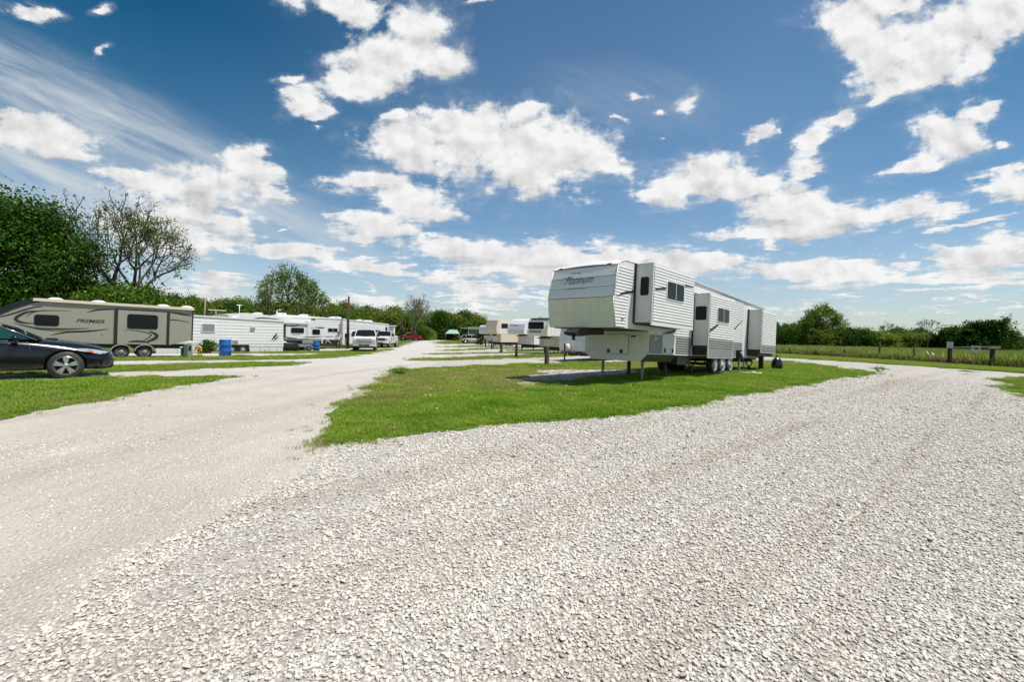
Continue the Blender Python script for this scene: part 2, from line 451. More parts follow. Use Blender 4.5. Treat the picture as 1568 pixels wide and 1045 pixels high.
M['lawn'] = lawn_mat('lawn', (0.09, 0.18, 0.018), (0.20, 0.22, 0.05), (0.40, 0.35, 0.22))
M['ground'] = lawn_mat('ground', (0.09, 0.13, 0.02), (0.17, 0.17, 0.05), (0.22, 0.2, 0.09))

# base ground to the horizon (rings of growing cells)
def base_ground():
    xs = sorted(set([-3000, -1500, -800, -400, -200, -120] + list(range(-80, 121, 4)) + [160, 240, 400, 800, 1500, 3000]))
    ys = sorted(set([-600, -200, -60, -20] + list(range(-8, 161, 4)) + [190, 240, 320, 500, 900, 1600, 3500]))
    v = [(x, y, gz(x, y) - 0.012 if y < 160 and -80 < x < 120 else gz(x, y) - 0.012) for y in ys for x in xs]
    nx = len(xs)
    f = [(j * nx + i, j * nx + i + 1, (j + 1) * nx + i + 1, (j + 1) * nx + i) for j in range(len(ys) - 1) for i in range(nx - 1)]
    me = bpy.data.meshes.new('ground'); me.from_pydata(v, [], f); me.materials.append(M['ground'])
    at = me.attributes.new('lush', 'FLOAT', 'POINT'); at.data.foreach_set('value', [0.75] * len(v))
    me.polygons.foreach_set('use_smooth', [True] * len(f))
    o = bpy.data.objects.new('ground', me); COL.objects.link(o); tag(o, kind='structure')
base_ground()

GRAVEL = [(-60, -4), (45, -4), (45, 8), (36, 13), (31, 18), (28.1, 24.9), (27.05, 28.4), (26.9, 30.3), (26.4, 33.4), (24.7, 37.6), (23.9, 40.5), (20.8, 46),
          (14, 56), (8, 70), (0, 84), (-4.5, 91), (-9, 90), (-12, 78), (-15.3, 98), (-18.5, 134), (-24.8, 127), (-21.5, 104), (-17.2, 74), (-14.8, 61), (-13.3, 49), (-13.1, 43), (-13.0, 38.6),
          (-14.8, 36.98), (-21.7, 33.3), (-40, 21), (-60, 9)]
sheet('gravel_road', GRAVEL, M['gravel'], 0.0, grid=2.0, seed=1.0)

POLY = dict(
 R1=[(-4.52, 17.2), (-4.68, 18.5), (-4.22, 19.58), (-2.34, 22.02), (0.1, 24.77), (4.16, 30.0), (11.74, 31.88), (19.85, 33.36), (19.32, 30.55), (19.16, 27.88), (17.7, 23.85), (17.31, 22.29), (15.48, 20.49), (12.65, 17.61), (10.11, 15.36), (8.42, 14.11), (6.12, 11.97), (4.29, 10.36), (3.44, 9.72), (2.37, 8.85), (1.43, 8.38), (0.2, 7.76), (-0.6, 7.45), (-0.8, 7.17), (-1.33, 6.7), (-1.7, 6.40), (-2.08, 6.15), (-2.35, 6.12), (-2.55, 6.4), (-2.78, 6.95), (-3.2, 8.1), (-3.46, 9.86), (-4.04, 13.18)],
 L1=[(-26, 5.0), (-15.2, 11.2), (-13.03, 11.59), (-12.7, 12.23), (-11.87, 13.06), (-10.54, 13.77), (-9.29, 14.28), (-8.62, 14.26), (-8.64, 12.46), (-8.49, 10.15), (-8.32, 8.48), (-8.02, 7.14), (-11, 4.0), (-20, 0)],
 L2=[(-30, 3.0), (-17.5, 13.9), (-15.35, 15.65), (-14.93, 17.3), (-14.05, 19.44), (-12.17, 22.12), (-10.59, 23.24), (-9.95, 20.19), (-11.12, 18.52), (-11.85, 16.4), (-13.14, 15.22), (-14.0, 14.35), (-16.5, 12.3), (-28, 2)],
 L3=[(-34, 14), (-21.18, 24.45), (-20.09, 27.8), (-18.26, 28.05), (-16.44, 31.51), (-14.0, 35.02), (-12.95, 38.64), (-13.3, 48.4), (-11.92, 37.16), (-11.78, 34.83), (-12.11, 29.76), (-13.83, 25.13), (-16.53, 22.87), (-18.67, 20.53), (-32, 8)],
 L4=[(-23.9, 36.75), (-17.3, 39.8), (-14.5, 42.4), (-13.4, 47), (-13.2, 43), (-13.0, 38.6), (-14.8, 36.9), (-21.6, 33.3)],
 S1=[(-6.61, 28.17), (-6.56, 31.43), (-2.32, 37.18), (3.19, 43.23), (8.02, 48.06), (10, 47), (7.17, 42.12), (2.81, 38.04), (-2.05, 32.92), (-5.2, 29.36)],
 S2=[(-7.24, 38.36), (-6, 41), (-2.76, 44.8), (4.25, 54.5), (12, 64), (12, 61), (3.97, 50.5), (-2.59, 42.6)],
 S3=[(-8.3, 47.14), (-6.21, 51.66), (-3.67, 58.53), (4.8, 74.41), (4.43, 68.82), (-3.36, 55.53), (-5.82, 48.97)],
 S4=[(-10.04, 60.43), (-4.58, 72.8), (0, 80), (0, 77), (-4.33, 68.3), (-7.44, 61.86)],
 SF=[(-14.84, 90), (-15.95, 105), (-13.32, 117.53), (-6.48, 115.88), (-3.07, 92), (-12.08, 78.24)],
 R2=[(23.32, 21.37), (25.2, 20.9), (40, 20), (45, 6), (13.6, 10.6), (14.26, 12.76), (17.59, 15.98), (20.44, 18.85)],
)
LBL = dict(R1='lawn', L1='grass_strip', L2='grass_strip', L3='grass_strip', L4='grass_strip', S1='grass_strip', S2='grass_strip', S3='grass_strip', S4='grass_strip', SF='grass_strip', R2='lawn')
for i, (k, p) in enumerate(POLY.items()):
    f = lush if k == 'R1' else (lambda x, y, a={'L1': .75, 'L2': .6, 'L3': .55, 'L4': .5, 'R2': .75, 'S1': .45}.get(k, .35): a)
    sheet(LBL[k], p, M['lawn'], 0.012, grid=0.5 if k == 'R1' else 1.5, seed=10.0 + i, attr=f)
PAD1 = [(-0.27, 14.8), (0.39, 15.84), (1.3, 17.44), (0.9, 19.2), (2.2, 20.6), (3.6, 20.8), (5.6, 20.6), (5.2, 18.6), (2.6, 15.9), (0.78, 14.54)]
sheet('trailer_pad', PAD1, M['gravel'], 0.022, grid=1.0, seed=40.0)
sheet('trailer_pad', [(-19.42, 44.57), (-16.97, 47.55), (-14.4, 51.81), (-13.4, 50.38), (-13.55, 45.23), (-14.73, 43.0), (-18.01, 40.0)], M['gravel'], 0.022, grid=2.0, seed=41.0)

# ---------------------------------------------------------------- instanced ground cover (grass, stones)
def proto_collection(name, meshes, mat):
    c = bpy.data.collections.new(name)
    for i, (v, f) in enumerate(meshes):
        me = bpy.data.meshes.new(name); me.from_pydata(v, [], f); me.materials.append(mat)
        c.objects.link(bpy.data.objects.new(name + '_%02d' % i, me))
    return c

def scatter(name, pts, sc, rot, idx, coll, kind='stuff', label=None):
    me = bpy.data.meshes.new(name); n = len(pts)
    me.vertices.add(n); me.vertices.foreach_set('co', np.asarray(pts, np.float32).ravel())
    a = me.attributes.new('sc', 'FLOAT_VECTOR', 'POINT'); a.data.foreach_set('vector', np.asarray(sc, np.float32).ravel())
    a = me.attributes.new('rot', 'FLOAT_VECTOR', 'POINT'); a.data.foreach_set('vector', np.asarray(rot, np.float32).ravel())
    a = me.attributes.new('pick', 'INT', 'POINT'); a.data.foreach_set('value', np.asarray(idx, np.int32))
    o = bpy.data.objects.new(name, me); COL.objects.link(o)
    ng = bpy.data.node_groups.new(name + '_nodes', 'GeometryNodeTree')
    ng.interface.new_socket('Geometry', in_out='INPUT', socket_type='NodeSocketGeometry')
    ng.interface.new_socket('Geometry', in_out='OUTPUT', socket_type='NodeSocketGeometry')
    gi = ng.nodes.new('NodeGroupInput'); go = ng.nodes.new('NodeGroupOutput')
    ci = ng.nodes.new('GeometryNodeCollectionInfo'); ci.inputs['Collection'].default_value = coll
    ci.inputs['Separate Children'].default_value = True; ci.inputs['Reset Children'].default_value = True
    ip = ng.nodes.new('GeometryNodeInstanceOnPoints'); ip.inputs['Pick Instance'].default_value = True
    def na(nm, t):
        q = ng.nodes.new('GeometryNodeInputNamedAttribute'); q.data_type = t; q.inputs[0].default_value = nm; return q
    ng.links.new(gi.outputs[0], ip.inputs['Points']); ng.links.new(ci.outputs[0], ip.inputs['Instance'])
    ng.links.new(na('pick', 'INT').outputs[0], ip.inputs['Instance Index'])
    ng.links.new(na('rot', 'FLOAT_VECTOR').outputs[0], ip.inputs['Rotation'])
    ng.links.new(na('sc', 'FLOAT_VECTOR').outputs[0], ip.inputs['Scale'])
    ng.links.new(ip.outputs[0], go.inputs[0])
    md = o.modifiers.new('scatter', 'NODES'); md.node_group = ng
    tag(o, label=label, kind=kind)
    return o

def gza(X, Y):
    t = np.clip((Y - 14) / 20, 0, 1); a = t * t * (3 - 2 * t)
    t = np.clip((X - 2) / 14, 0, 1); b = t * t * (3 - 2 * t)
    return 0.1 * np.exp(-((X - 9) ** 2 + (Y - 19) ** 2) / 60.0) - 0.3 * a * (1 - b)

def tuft(rs, n, h, w, spread, lean=0.5):
    v = []; f = []
    for i in range(n):
        a = rs.rand() * 2 * PI; r = rs.rand() ** .5 * spread
        bx, by = r * math.cos(a), r * math.sin(a)
        d = rs.rand() * 2 * PI; hh = h * (0.5 + 0.8 * rs.rand()); ln = hh * lean * (0.3 + rs.rand())
        px, py = math.cos(d + PI / 2) * w / 2, math.sin(d + PI / 2) * w / 2
        cx, cy = math.cos(d) * ln, math.sin(d) * ln
        k = len(v)
        v += [(bx - px, by - py, -0.01), (bx + px, by + py, -0.01), (bx + cx * .35 + px * .8, by + cy * .35 + py * .8, hh * .6), (bx + cx * .35 - px * .8, by + cy * .35 - py * .8, hh * .6), (bx + cx, by + cy, hh)]
        f += [(k, k + 1, k + 2, k + 3), (k + 3, k + 2, k + 4)]
    return v, f

rs = np.random.RandomState(5)
C_grass = proto_collection('grass_tuft', [tuft(rs, 16, 0.056, 0.007, 0.075, 0.75) for _ in range(6)], M['grass_blade'])
C_dry = proto_collection('dry_tuft', [tuft(rs, 12, 0.05, 0.006, 0.08, 0.9) for _ in range(5)], M['grass_dry'])
C_meadow = proto_collection('meadow_tuft', [tuft(rs, 16, 0.55, 0.035, 0.30, 0.35) for _ in range(5)], M['meadow_blade'])
C_weed = proto_collection('weed_tuft', [tuft(rs, 16, 0.35, 0.03, 0.22, 0.5) for _ in range(4)], M['weed_red'])

def fill(poly, dens, rs):
    p = np.array(poly); x0, y0 = p.min(0); x1, y1 = p.max(0)
    n = int((x1 - x0) * (y1 - y0) * dens)
    X = rs.rand(n) * (x1 - x0) + x0; Y = rs.rand(n) * (y1 - y0) + y0
    ok = inside(poly, X, Y) & (Y > 1.2) & (np.abs(X) < Y * 1.35 + 2)
    return X[ok], Y[ok]

def vnoise(X, Y, s, seed):
    """cheap smooth noise 0..1"""
    r = np.random.RandomState(seed); out = np.zeros(len(X)); tot = 0
    for o_ in range(4):
        for _ in range(3):
            a = r.rand() * 2 * PI; ph = r.rand() * 6.28; fr = s * (1.9 ** o_) * (0.7 + .6 * r.rand())
            out += np.sin((X * math.cos(a) + Y * math.sin(a)) * fr + ph + 1.7 * np.sin((X * math.sin(a) - Y * math.cos(a)) * fr * .6 + ph)) / (o_ + 1); tot += 1 / (o_ + 1)
    return 0.5 + 0.9 * out / tot

def grow_grass():
    rs = np.random.RandomState(11)
    GX = []; DX = []
    for k, p in POLY.items():
        pl = ragged(p, seed=60.0, amp_k=0.022, amp_min=0.12)
        near = 520 if k == 'R1' else 330
        X, Y = fill(pl, near, rs)
        D = np.hypot(X, Y)
        j_ = (rs.rand(len(X)) < .30) * (0.06 + .011 * D)
        X = X + rs.randn(len(X)) * j_; Y = Y + rs.randn(len(X)) * j_
        if k == 'R1': L = np.array([lush(a, b) for a, b in zip(X, Y)])
        else: L = np.full(len(X), {'L1': .75, 'L2': .6, 'L3': .5, 'R2': .8, 'S1': .45}.get(k, .35))
        nn = vnoise(X, Y, 1.1, 4)
        L2 = np.clip(L * .92 + (nn - .5) * 1.1 + (vnoise(X, Y, 4.0, 14) - .5) * .5, 0, 1)
        keepd = np.clip((11.0 / D) ** 1.6, 0.03, 1.0)
        if k not in ('R1', 'L1', 'L2', 'R2'): keepd *= 0.8
        r = rs.rand(len(X))
        if k == 'R1':
            bare_ = inside(ragged(PAD1, seed=40.0), X, Y) | ((vnoise(X, Y, .9, 55) > .80) & (Y > 11) & (X < 6))
            r = r + bare_ * np.where(rs.rand(len(X)) < .93, 9, 0)
        g_ = r < keepd * np.clip(L2 * 1.15, 0.02, 1)
        d_ = (~g_) & (rs.rand(len(X)) < keepd * 0.55) & (r < 5)
        s = np.clip((D / 11.0) ** 0.45, 0.8, 2.2)
        hh = s * (0.5 + 0.75 * L2) * np.where(j_ > 0, .55, 1)
        GX.append(np.c_[X[g_], Y[g_], hh[g_], s[g_]])
        DX.append(np.c_[X[d_], Y[d_], s[d_], s[d_]])
    # strip beyond the cross road
    X = -2.5 + rs.randn(150) * .12; Y = 6.15 + rs.randn(150) * .3; DX.append(np.c_[X, Y, np.full(150, .7), np.full(150, .7)])
    B = [(28.3, 25), (27.3, 28.4), (27.1, 30.3), (26.6, 33.4), (24.9, 37.6), (24.1, 40.5), (21, 46), (14.2, 56), (24, 60), (30.3, 51), (33.2, 41), (33.2, 34.6), (33.2, 31.7), (34.5, 24), (36, 18)]
    X, Y = fill(B, 60, rs); q_ = rs.rand(len(X)) < .6; GX.append(np.c_[X, Y, np.full(len(X), 1.3), np.full(len(X), 2.2)][q_]); DX.append(np.c_[X, Y, np.full(len(X), 1.8), np.full(len(X), 2.2)][~q_])
    for nm, arr, coll, n in (('grass', np.concatenate(GX), C_grass, 6), ('dry_grass', np.concatenate(DX), C_dry, 5)):
        X, Y, h, w = arr.T; k = len(X)
        sc = np.c_[w, w, h * (0.8 + 0.4 * rs.rand(k))]
        rot = np.c_[np.zeros(k), np.zeros(k), rs.rand(k) * 6.28]
        print(nm, k)
        scatter(nm, np.c_[X, Y, gza(X, Y) + 0.012], sc, rot, rs.randint(0, n, k), coll, label={'grass': 'short green grass on the lawns between gravel pads', 'dry_grass': 'thin yellowish dry grass near the gravel edges'}[nm])
    # tall field grass beyond the fence
    n = 26000
    Y = 24 + 85 * rs.rand(n); X = 18 + rs.rand(n) * (Y * 1.15 + 14 - 18)
    ok = (X > 33.6 - np.clip((Y - 34) * 0.16, 0, 9) + (Y > 60) * (-12)) & (X < Y * 1.25 + 8)
    X, Y = X[ok], Y[ok]; k = len(X)
    s = 0.7 + 0.7 * rs.rand(k)
    scatter('field_grass', np.c_[X, Y, gza(X, Y)], np.c_[s * 1.5, s * 1.5, s], np.c_[np.zeros(k), np.zeros(k), rs.rand(k) * 6.28], rs.randint(0, 5, k), C_meadow, label='tall tan and green field grass beyond the fence')
    # reddish weeds along the fence
    n = 900; t = rs.rand(n); Y = 20 + 34 * t
    X = 33.9 - np.clip((Y - 38) * 0.22, 0, 4) + rs.randn(n) * 0.5 + 0.3
    ok = vnoise(X, Y, .5, 9) > .45; X, Y = X[ok], Y[ok]; k = len(X)
    s = 0.7 + 0.6 * rs.rand(k)
    scatter('weeds', np.c_[X, Y, gza(X, Y)], np.c_[s, s, s], np.c_[np.zeros(k), np.zeros(k), rs.rand(k) * 6.28], rs.randint(0, 4, k), C_weed, label='reddish brown weeds along the foot of the fence')
grow_grass()

def stone_mat():
    m, nt, out = new_mat('stone')
    oi = N(nt, 'ShaderNodeObjectInfo'); tc = N(nt, 'ShaderNodeTexCoord')
    no = N(nt, 'ShaderNodeTexNoise', {'Vector': tc.outputs['Object'], 'Scale': 1.5, 'Detail': 5.0})
    c = ramp(nt, oi.outputs['Random'], [(0.0, (0.22, 0.215, 0.20)), (0.04, (0.38, 0.37, 0.35)), (0.10, (0.50, 0.455, 0.39)), (0.4, (0.60, 0.56, 0.49)), (0.75, (0.65, 0.615, 0.555)), (1.0, (0.71, 0.68, 0.63))])
    c = mixc(nt, mth(nt, 'MULTIPLY', ramp(nt, no.outputs[0], [(0.4, 0.0), (0.7, 1.0)]), 0.3), c, (0.42, 0.37, 0.30))
    gp_ = N(nt, 'ShaderNodeNewGeometry').outputs['Position']
    c = mixc(nt, streaks(nt, gp_), c, (0.33, 0.265, 0.21))
    b = N(nt, 'ShaderNodeBsdfPrincipled', {'Base Color': c, 'Roughness': 0.9, 'Specular IOR Level': 0.2})
    nt.links.new(b.outputs[0], out.inputs[0])
    return m
M['stone'] = stone_mat()

def rock(rs):
    bm = bmesh.new(); bmesh.ops.create_icosphere(bm, subdivisions=2, radius=1.0)
    # cut by random planes: crushed limestone
    pl = [(Vector(rs.randn(3)).normalized(), 0.45 + 0.35 * rs.rand()) for _ in range(9)]
    for v in bm.verts:
        for nrm, d in pl:
            t = v.co.dot(nrm)
            if t > d: v.co -= nrm * (t - d)
        v.co = Vector((v.co.x * 1.05, v.co.y * 0.82, v.co.z * 0.46))
    me = bpy.data.meshes.new('tmp'); bm.to_mesh(me); bm.free()
    V = [tuple(v.co) for v in me.vertices]; Fc = [tuple(p.vertices) for p in me.polygons]
    return V, Fc

def lay_stones():
    rs = np.random.RandomState(21)
    C_rock = proto_collection('gravel_stone', [rock(rs) for _ in range(10)], M['stone'])
    P = []
    for y0, y1, dens, size in ((1.2, 3.2, 6200, 0.0100), (3.2, 5.5, 3700, 0.0116), (5.5, 9.0, 1450, 0.0140), (9.0, 22.0, 340, 0.0175)):
        w = y1 * 1.2 + 0.6
        n = int(dens * (y1 - y0) * 2 * w)
        X = (rs.rand(n) * 2 - 1) * w; Y = y0 + rs.rand(n) * (y1 - y0)
        ok = np.abs(X) < Y * 1.18 + 0.5
        X, Y = X[ok], Y[ok]
        e = X + (vnoise(X, Y, 1.4, 2) - .5) * 0.7 + np.clip(Y - 6, 0, 100) * 0.10
        loose = np.clip((e + 2.55) / 0.45, 0, 1)
        patch = vnoise(X, Y, 0.8, 8)
        # bare trodden spots inside the loose bank beside the track
        bare = ((np.abs(e + 1.75) < 0.35) & (patch > .45)).astype(float) * .7
        keep = loose * (1 - bare) + (1 - loose) * np.clip(0.05 + 0.40 * (vnoise(X, Y, 1.0, 31) - .3), 0.03, 0.35)
        if y0 == 9.0: keep *= np.clip(1.25 - (Y - 9) / 9.5, 0, 1) ** 1.5
        keep *= np.where((Y < 5.5) & (X > -2), np.clip(0.72 + .6 * (patch - .3), .55, 1), 1)
        ok = rs.rand(len(X)) < keep
        for kk in ('R1', 'L1', 'L2', 'R2'):
            q = inside(ragged(POLY[kk], seed=10.0 + list(POLY).index(kk)), X, Y)
            ok &= ~(q & (rs.rand(len(X)) > 0.015))
        X, Y, lo = X[ok], Y[ok], loose[ok]
        s = size * (0.35 + 1.25 * rs.rand(len(X)) ** 2.0) * np.where(lo > .5, 1, .8)
        s *= np.where(rs.rand(len(X)) < 0.012, 1.7, 1)
        P.append(np.c_[X, Y, s, lo])
    A = np.concatenate(P); k = len(A); print('stones', k)
    X, Y, s, lo = A.T
    z = gza(X, Y) + s * np.where(lo > .5, 0.25 + 0.35 * rs.rand(k), 0.0 + 0.25 * rs.rand(k))
    rot = np.c_[rs.randn(k) * .24, rs.randn(k) * .24, rs.rand(k) * 6.28]
    scatter('gravel_stones', np.c_[X, Y, z], np.c_[s, s, s], rot, rs.randint(0, 10, k), C_rock, label='loose crushed white limestone gravel in the foreground')
lay_stones()
# ---------------------------------------------------------------- camera, sun, sky
cam = bpy.data.cameras.new('camera'); co = bpy.data.objects.new('camera', cam); COL.objects.link(co)
cam.sensor_width = 36.0; cam.lens = 36.0 * 697 / 1568; cam.clip_end = 12000; cam.clip_start = 0.05
co.matrix_world = Matrix.Translation((0, 0, 1.5)) @ Matrix.Rotation(PI / 2 - math.atan(9 / 697), 4, 'X') @ Matrix.Rotation(0.0212, 4, 'Z')
scene.camera = co
SUN = Vector((0.42 * 0.95, -0.42 * 0.30, 0.907)).normalized()
sl = bpy.data.lights.new('sun', 'SUN'); sl.energy = 5.0; sl.angle = R(0.53); sl.color = (1.0, 0.945, 0.865)
so = bpy.data.objects.new('sun', sl); COL.objects.link(so); so.rotation_euler = SUN.to_track_quat('Z', 'Y').to_euler(); so.location = (20, -10, 60)

CLOUDS = [
(-1.08, 0.7, 0.049, 0.02, -6.8), (-0.917, 0.704, 0.04, 0.013, 1.2), (-0.913, 0.603, 0.014, 0.02, -58.8), (-1.021, 0.404, 0.136, 0.043, -4.8),
(-1.099, 0.417, 0.086, 0.036, 1.2), (-0.592, 0.361, 0.079, 0.043, -8.8), (-0.713, 0.304, 0.172, 0.046, -2.8), (-0.82, 0.328, 0.086, 0.026, -3.8),
(-0.527, 0.315, 0.043, 0.029, -38.8), (-0.698, 0.248, 0.143, 0.029, -4.8), (-0.754, 0.197, 0.172, 0.037, -4.8), (-0.626, 0.228, 0.072, 0.029, -8.8),
(-0.482, 0.169, 0.136, 0.023, -7.8), (-0.382, 0.152, 0.1, 0.016, -6.8), (-0.267, 0.143, 0.069, 0.019, -6.8), (-0.49, 0.222, 0.013, 0.007, 1.2),
(-0.798, 0.231, 0.115, 0.026, -3.8), (-0.469, 0.692, 0.032, 0.029, 1.2), (-0.362, 0.697, 0.075, 0.043, -18.8), (-0.219, 0.655, 0.075, 0.065, -28.8),
(-0.275, 0.59, 0.108, 0.06, 6.2), (-0.147, 0.6, 0.052, 0.046, 11.2), (-0.331, 0.542, 0.086, 0.032, 6.2), (-0.459, 0.515, 0.06, 0.02, 21.2),
(-0.43, 0.495, 0.046, 0.02, 1.2), (-0.426, 0.455, 0.016, 0.01, 1.2), (-0.099, 0.716, 0.036, 0.011, 1.2), (-0.495, 0.543, 0.036, 0.011, 6.2),
(-0.214, 0.407, 0.136, 0.06, -8.8), (-0.058, 0.439, 0.165, 0.072, 1.2), (0.015, 0.379, 0.172, 0.075, -8.8), (0.128, 0.414, 0.115, 0.06, -13.8),
(0.207, 0.381, 0.055, 0.029, -23.8), (-0.159, 0.472, 0.072, 0.02, -3.8), (-0.273, 0.473, 0.05, 0.017, 1.2), (0.012, 0.497, 0.043, 0.02, -8.8),
(-0.306, 0.327, 0.108, 0.029, -1.8), (-0.212, 0.284, 0.098, 0.04, -1.8), (-0.297, 0.235, 0.108, 0.04, 1.2), (-0.383, 0.247, 0.036, 0.009, 1.2),
(-0.325, 0.21, 0.057, 0.017, 1.2), (-0.096, 0.182, 0.158, 0.029, -1.8), (0.048, 0.175, 0.151, 0.037, -1.8), (0.162, 0.169, 0.086, 0.023, 1.2),
(0.255, 0.175, 0.129, 0.034, 1.2), (0.377, 0.168, 0.115, 0.034, -1.8), (0.463, 0.172, 0.05, 0.023, 6.2), (-0.153, 0.195, 0.072, 0.017, -3.8),
(0.02, 0.141, 0.187, 0.02, -0.8), (-0.066, 0.104, 0.1, 0.013, -1.8), (-0.022, 0.083, 0.143, 0.011, 1.2), (0.33, 0.326, 0.086, 0.04, 11.2),
(0.429, 0.36, 0.098, 0.046, 6.2), (0.515, 0.337, 0.089, 0.036, 1.2), (0.614, 0.372, 0.065, 0.034, 31.2), (0.656, 0.426, 0.057, 0.029, 36.2),
(0.726, 0.474, 0.05, 0.02, 26.2), (0.788, 0.518, 0.043, 0.014, 16.2), (0.541, 0.447, 0.037, 0.019, 21.2), (0.577, 0.448, 0.011, 0.009, 1.2),
(0.631, 0.307, 0.086, 0.04, 1.2), (0.574, 0.286, 0.086, 0.029, 1.2), (0.717, 0.275, 0.136, 0.037, 1.2), (0.874, 0.295, 0.108, 0.029, 5.2),
(0.504, 0.227, 0.086, 0.019, 1.2), (0.59, 0.243, 0.115, 0.026, 1.2), (0.959, 0.308, 0.043, 0.017, 1.2), (0.947, 0.261, 0.072, 0.009, 5.2),
(0.705, 0.674, 0.075, 0.1, 31.2), (0.764, 0.605, 0.1, 0.065, 36.2), (0.919, 0.65, 0.172, 0.072, 26.2), (1.045, 0.71, 0.1, 0.072, 26.2),
(0.837, 0.557, 0.086, 0.032, 26.2), (0.76, 0.732, 0.129, 0.034, 6.2), (0.893, 0.593, 0.1, 0.043, 26.2), (1.006, 0.617, 0.072, 0.036, 26.2),
(0.94, 0.453, 0.089, 0.06, 21.2), (0.871, 0.392, 0.079, 0.023, 21.2), (1.009, 0.514, 0.04, 0.026, 26.2), (0.9, 0.378, 0.057, 0.017, 16.2),
(1.041, 0.434, 0.036, 0.011, 11.2), (0.382, 0.523, 0.04, 0.017, 26.2), (0.311, 0.496, 0.017, 0.009, 1.2), (0.226, 0.476, 0.026, 0.014, -13.8),
(0.299, 0.436, 0.02, 0.006, 1.2), (0.268, 0.531, 0.032, 0.009, -13.8), (1.087, 0.349, 0.072, 0.032, 16.2), (1.018, 0.277, 0.086, 0.01, 9.2),
(0.918, 0.25, 0.034, 0.013, 6.2), (0.798, 0.205, 0.013, 0.007, 1.2), (0.562, 0.206, 0.043, 0.009, 1.2), (1.071, 0.382, 0.057, 0.011, 16.2),
(0.635, 0.15, 0.143, 0.032, -0.8), (0.735, 0.161, 0.129, 0.026, -1.8), (0.838, 0.166, 0.032, 0.016, 1.2), (0.879, 0.135, 0.143, 0.02, -0.8),
(1.021, 0.187, 0.115, 0.037, 4.2), (1.008, 0.144, 0.158, 0.023, 1.2), (1.084, 0.225, 0.072, 0.043, 9.2), (0.963, 0.211, 0.072, 0.011, 5.2),
(0.723, 0.102, 0.079, 0.007, -0.8), (0.68, 0.08, 0.072, 0.006, 1.2), (0.796, 0.062, 0.072, 0.006, -0.8), (0.602, 0.061, 0.043, 0.007, 1.2),
(1.024, 0.098, 0.086, 0.007, -0.8), (0.938, 0.082, 0.072, 0.006, 1.2), (1.089, 0.074, 0.057, 0.007, -0.8), (-0.316, 0.1, 0.022, 0.007, 1.2),
(-0.213, 0.101, 0.026, 0.007, 1.2), (-0.323, 0.067, 0.1, 0.014, -0.8), (-0.122, 0.086, 0.086, 0.011, 1.2), (-0.05, 0.058, 0.1, 0.01, 1.2),
(-0.639, 0.103, 0.086, 0.02, -2.8), (-0.696, 0.079, 0.115, 0.011, -1.8), (-0.524, 0.094, 0.086, 0.01, -1.8), (-0.138, 0.124, 0.079, 0.014, 1.2),
(0.106, 0.122, 0.129, 0.013, 1.2), (0.322, 0.069, 0.287, 0.011, 0.2), (-0.223, 0.122, 0.057, 0.007, -0.8)]
def cover_image():
    """where the clouds of this sky stand: a smooth coverage field over all directions, computed here"""
    W_, H_ = 2048, 1024
    u = (np.arange(W_) + .5) / W_; v = (np.arange(H_) + .5) / H_
    phi = -(u - .5) * 2 * PI; th = (v - .5) * PI
    X = np.cos(th)[:, None] * np.cos(phi)[None]; Y = np.cos(th)[:, None] * np.sin(phi)[None]; Z = np.sin(th)[:, None] * np.ones(W_)[None]
    ay = np.maximum(np.abs(Y), 0.02); gx = X / ay; gy = Z / ay
    acc = np.zeros((H_, W_)); k = 9.0
    for cx, cz, a, b, r in CLOUDS:
        c_, s_ = math.cos(R(r)), math.sin(R(r)); dx = gx - cx; dy = gy - cz
        d = np.sqrt(((dx * c_ + dy * s_) / (a * 1.02)) ** 2 + ((-dx * s_ + dy * c_) / (b * 1.02)) ** 2)
        d = d + max(0.0, 1 - math.sqrt(a * b) / 0.036) * 0.6
        acc += np.exp(-k * np.minimum(d, 4.0))
    f = 1 + np.log(acc + np.exp(-4.0 * k)) / k
    f = np.clip(f, -1.9, 1.9) / 4.0 + 0.5
    px = np.ones((H_, W_, 4), np.float32); px[..., 0] = px[..., 1] = px[..., 2] = f
    im = bpy.data.images.new('cloud_cover', W_, H_, float_buffer=True, alpha=False)
    im.colorspace_settings.name = 'Non-Color'
    im.pixels.foreach_set(px.ravel()); im.update(); im.pack()
    return im

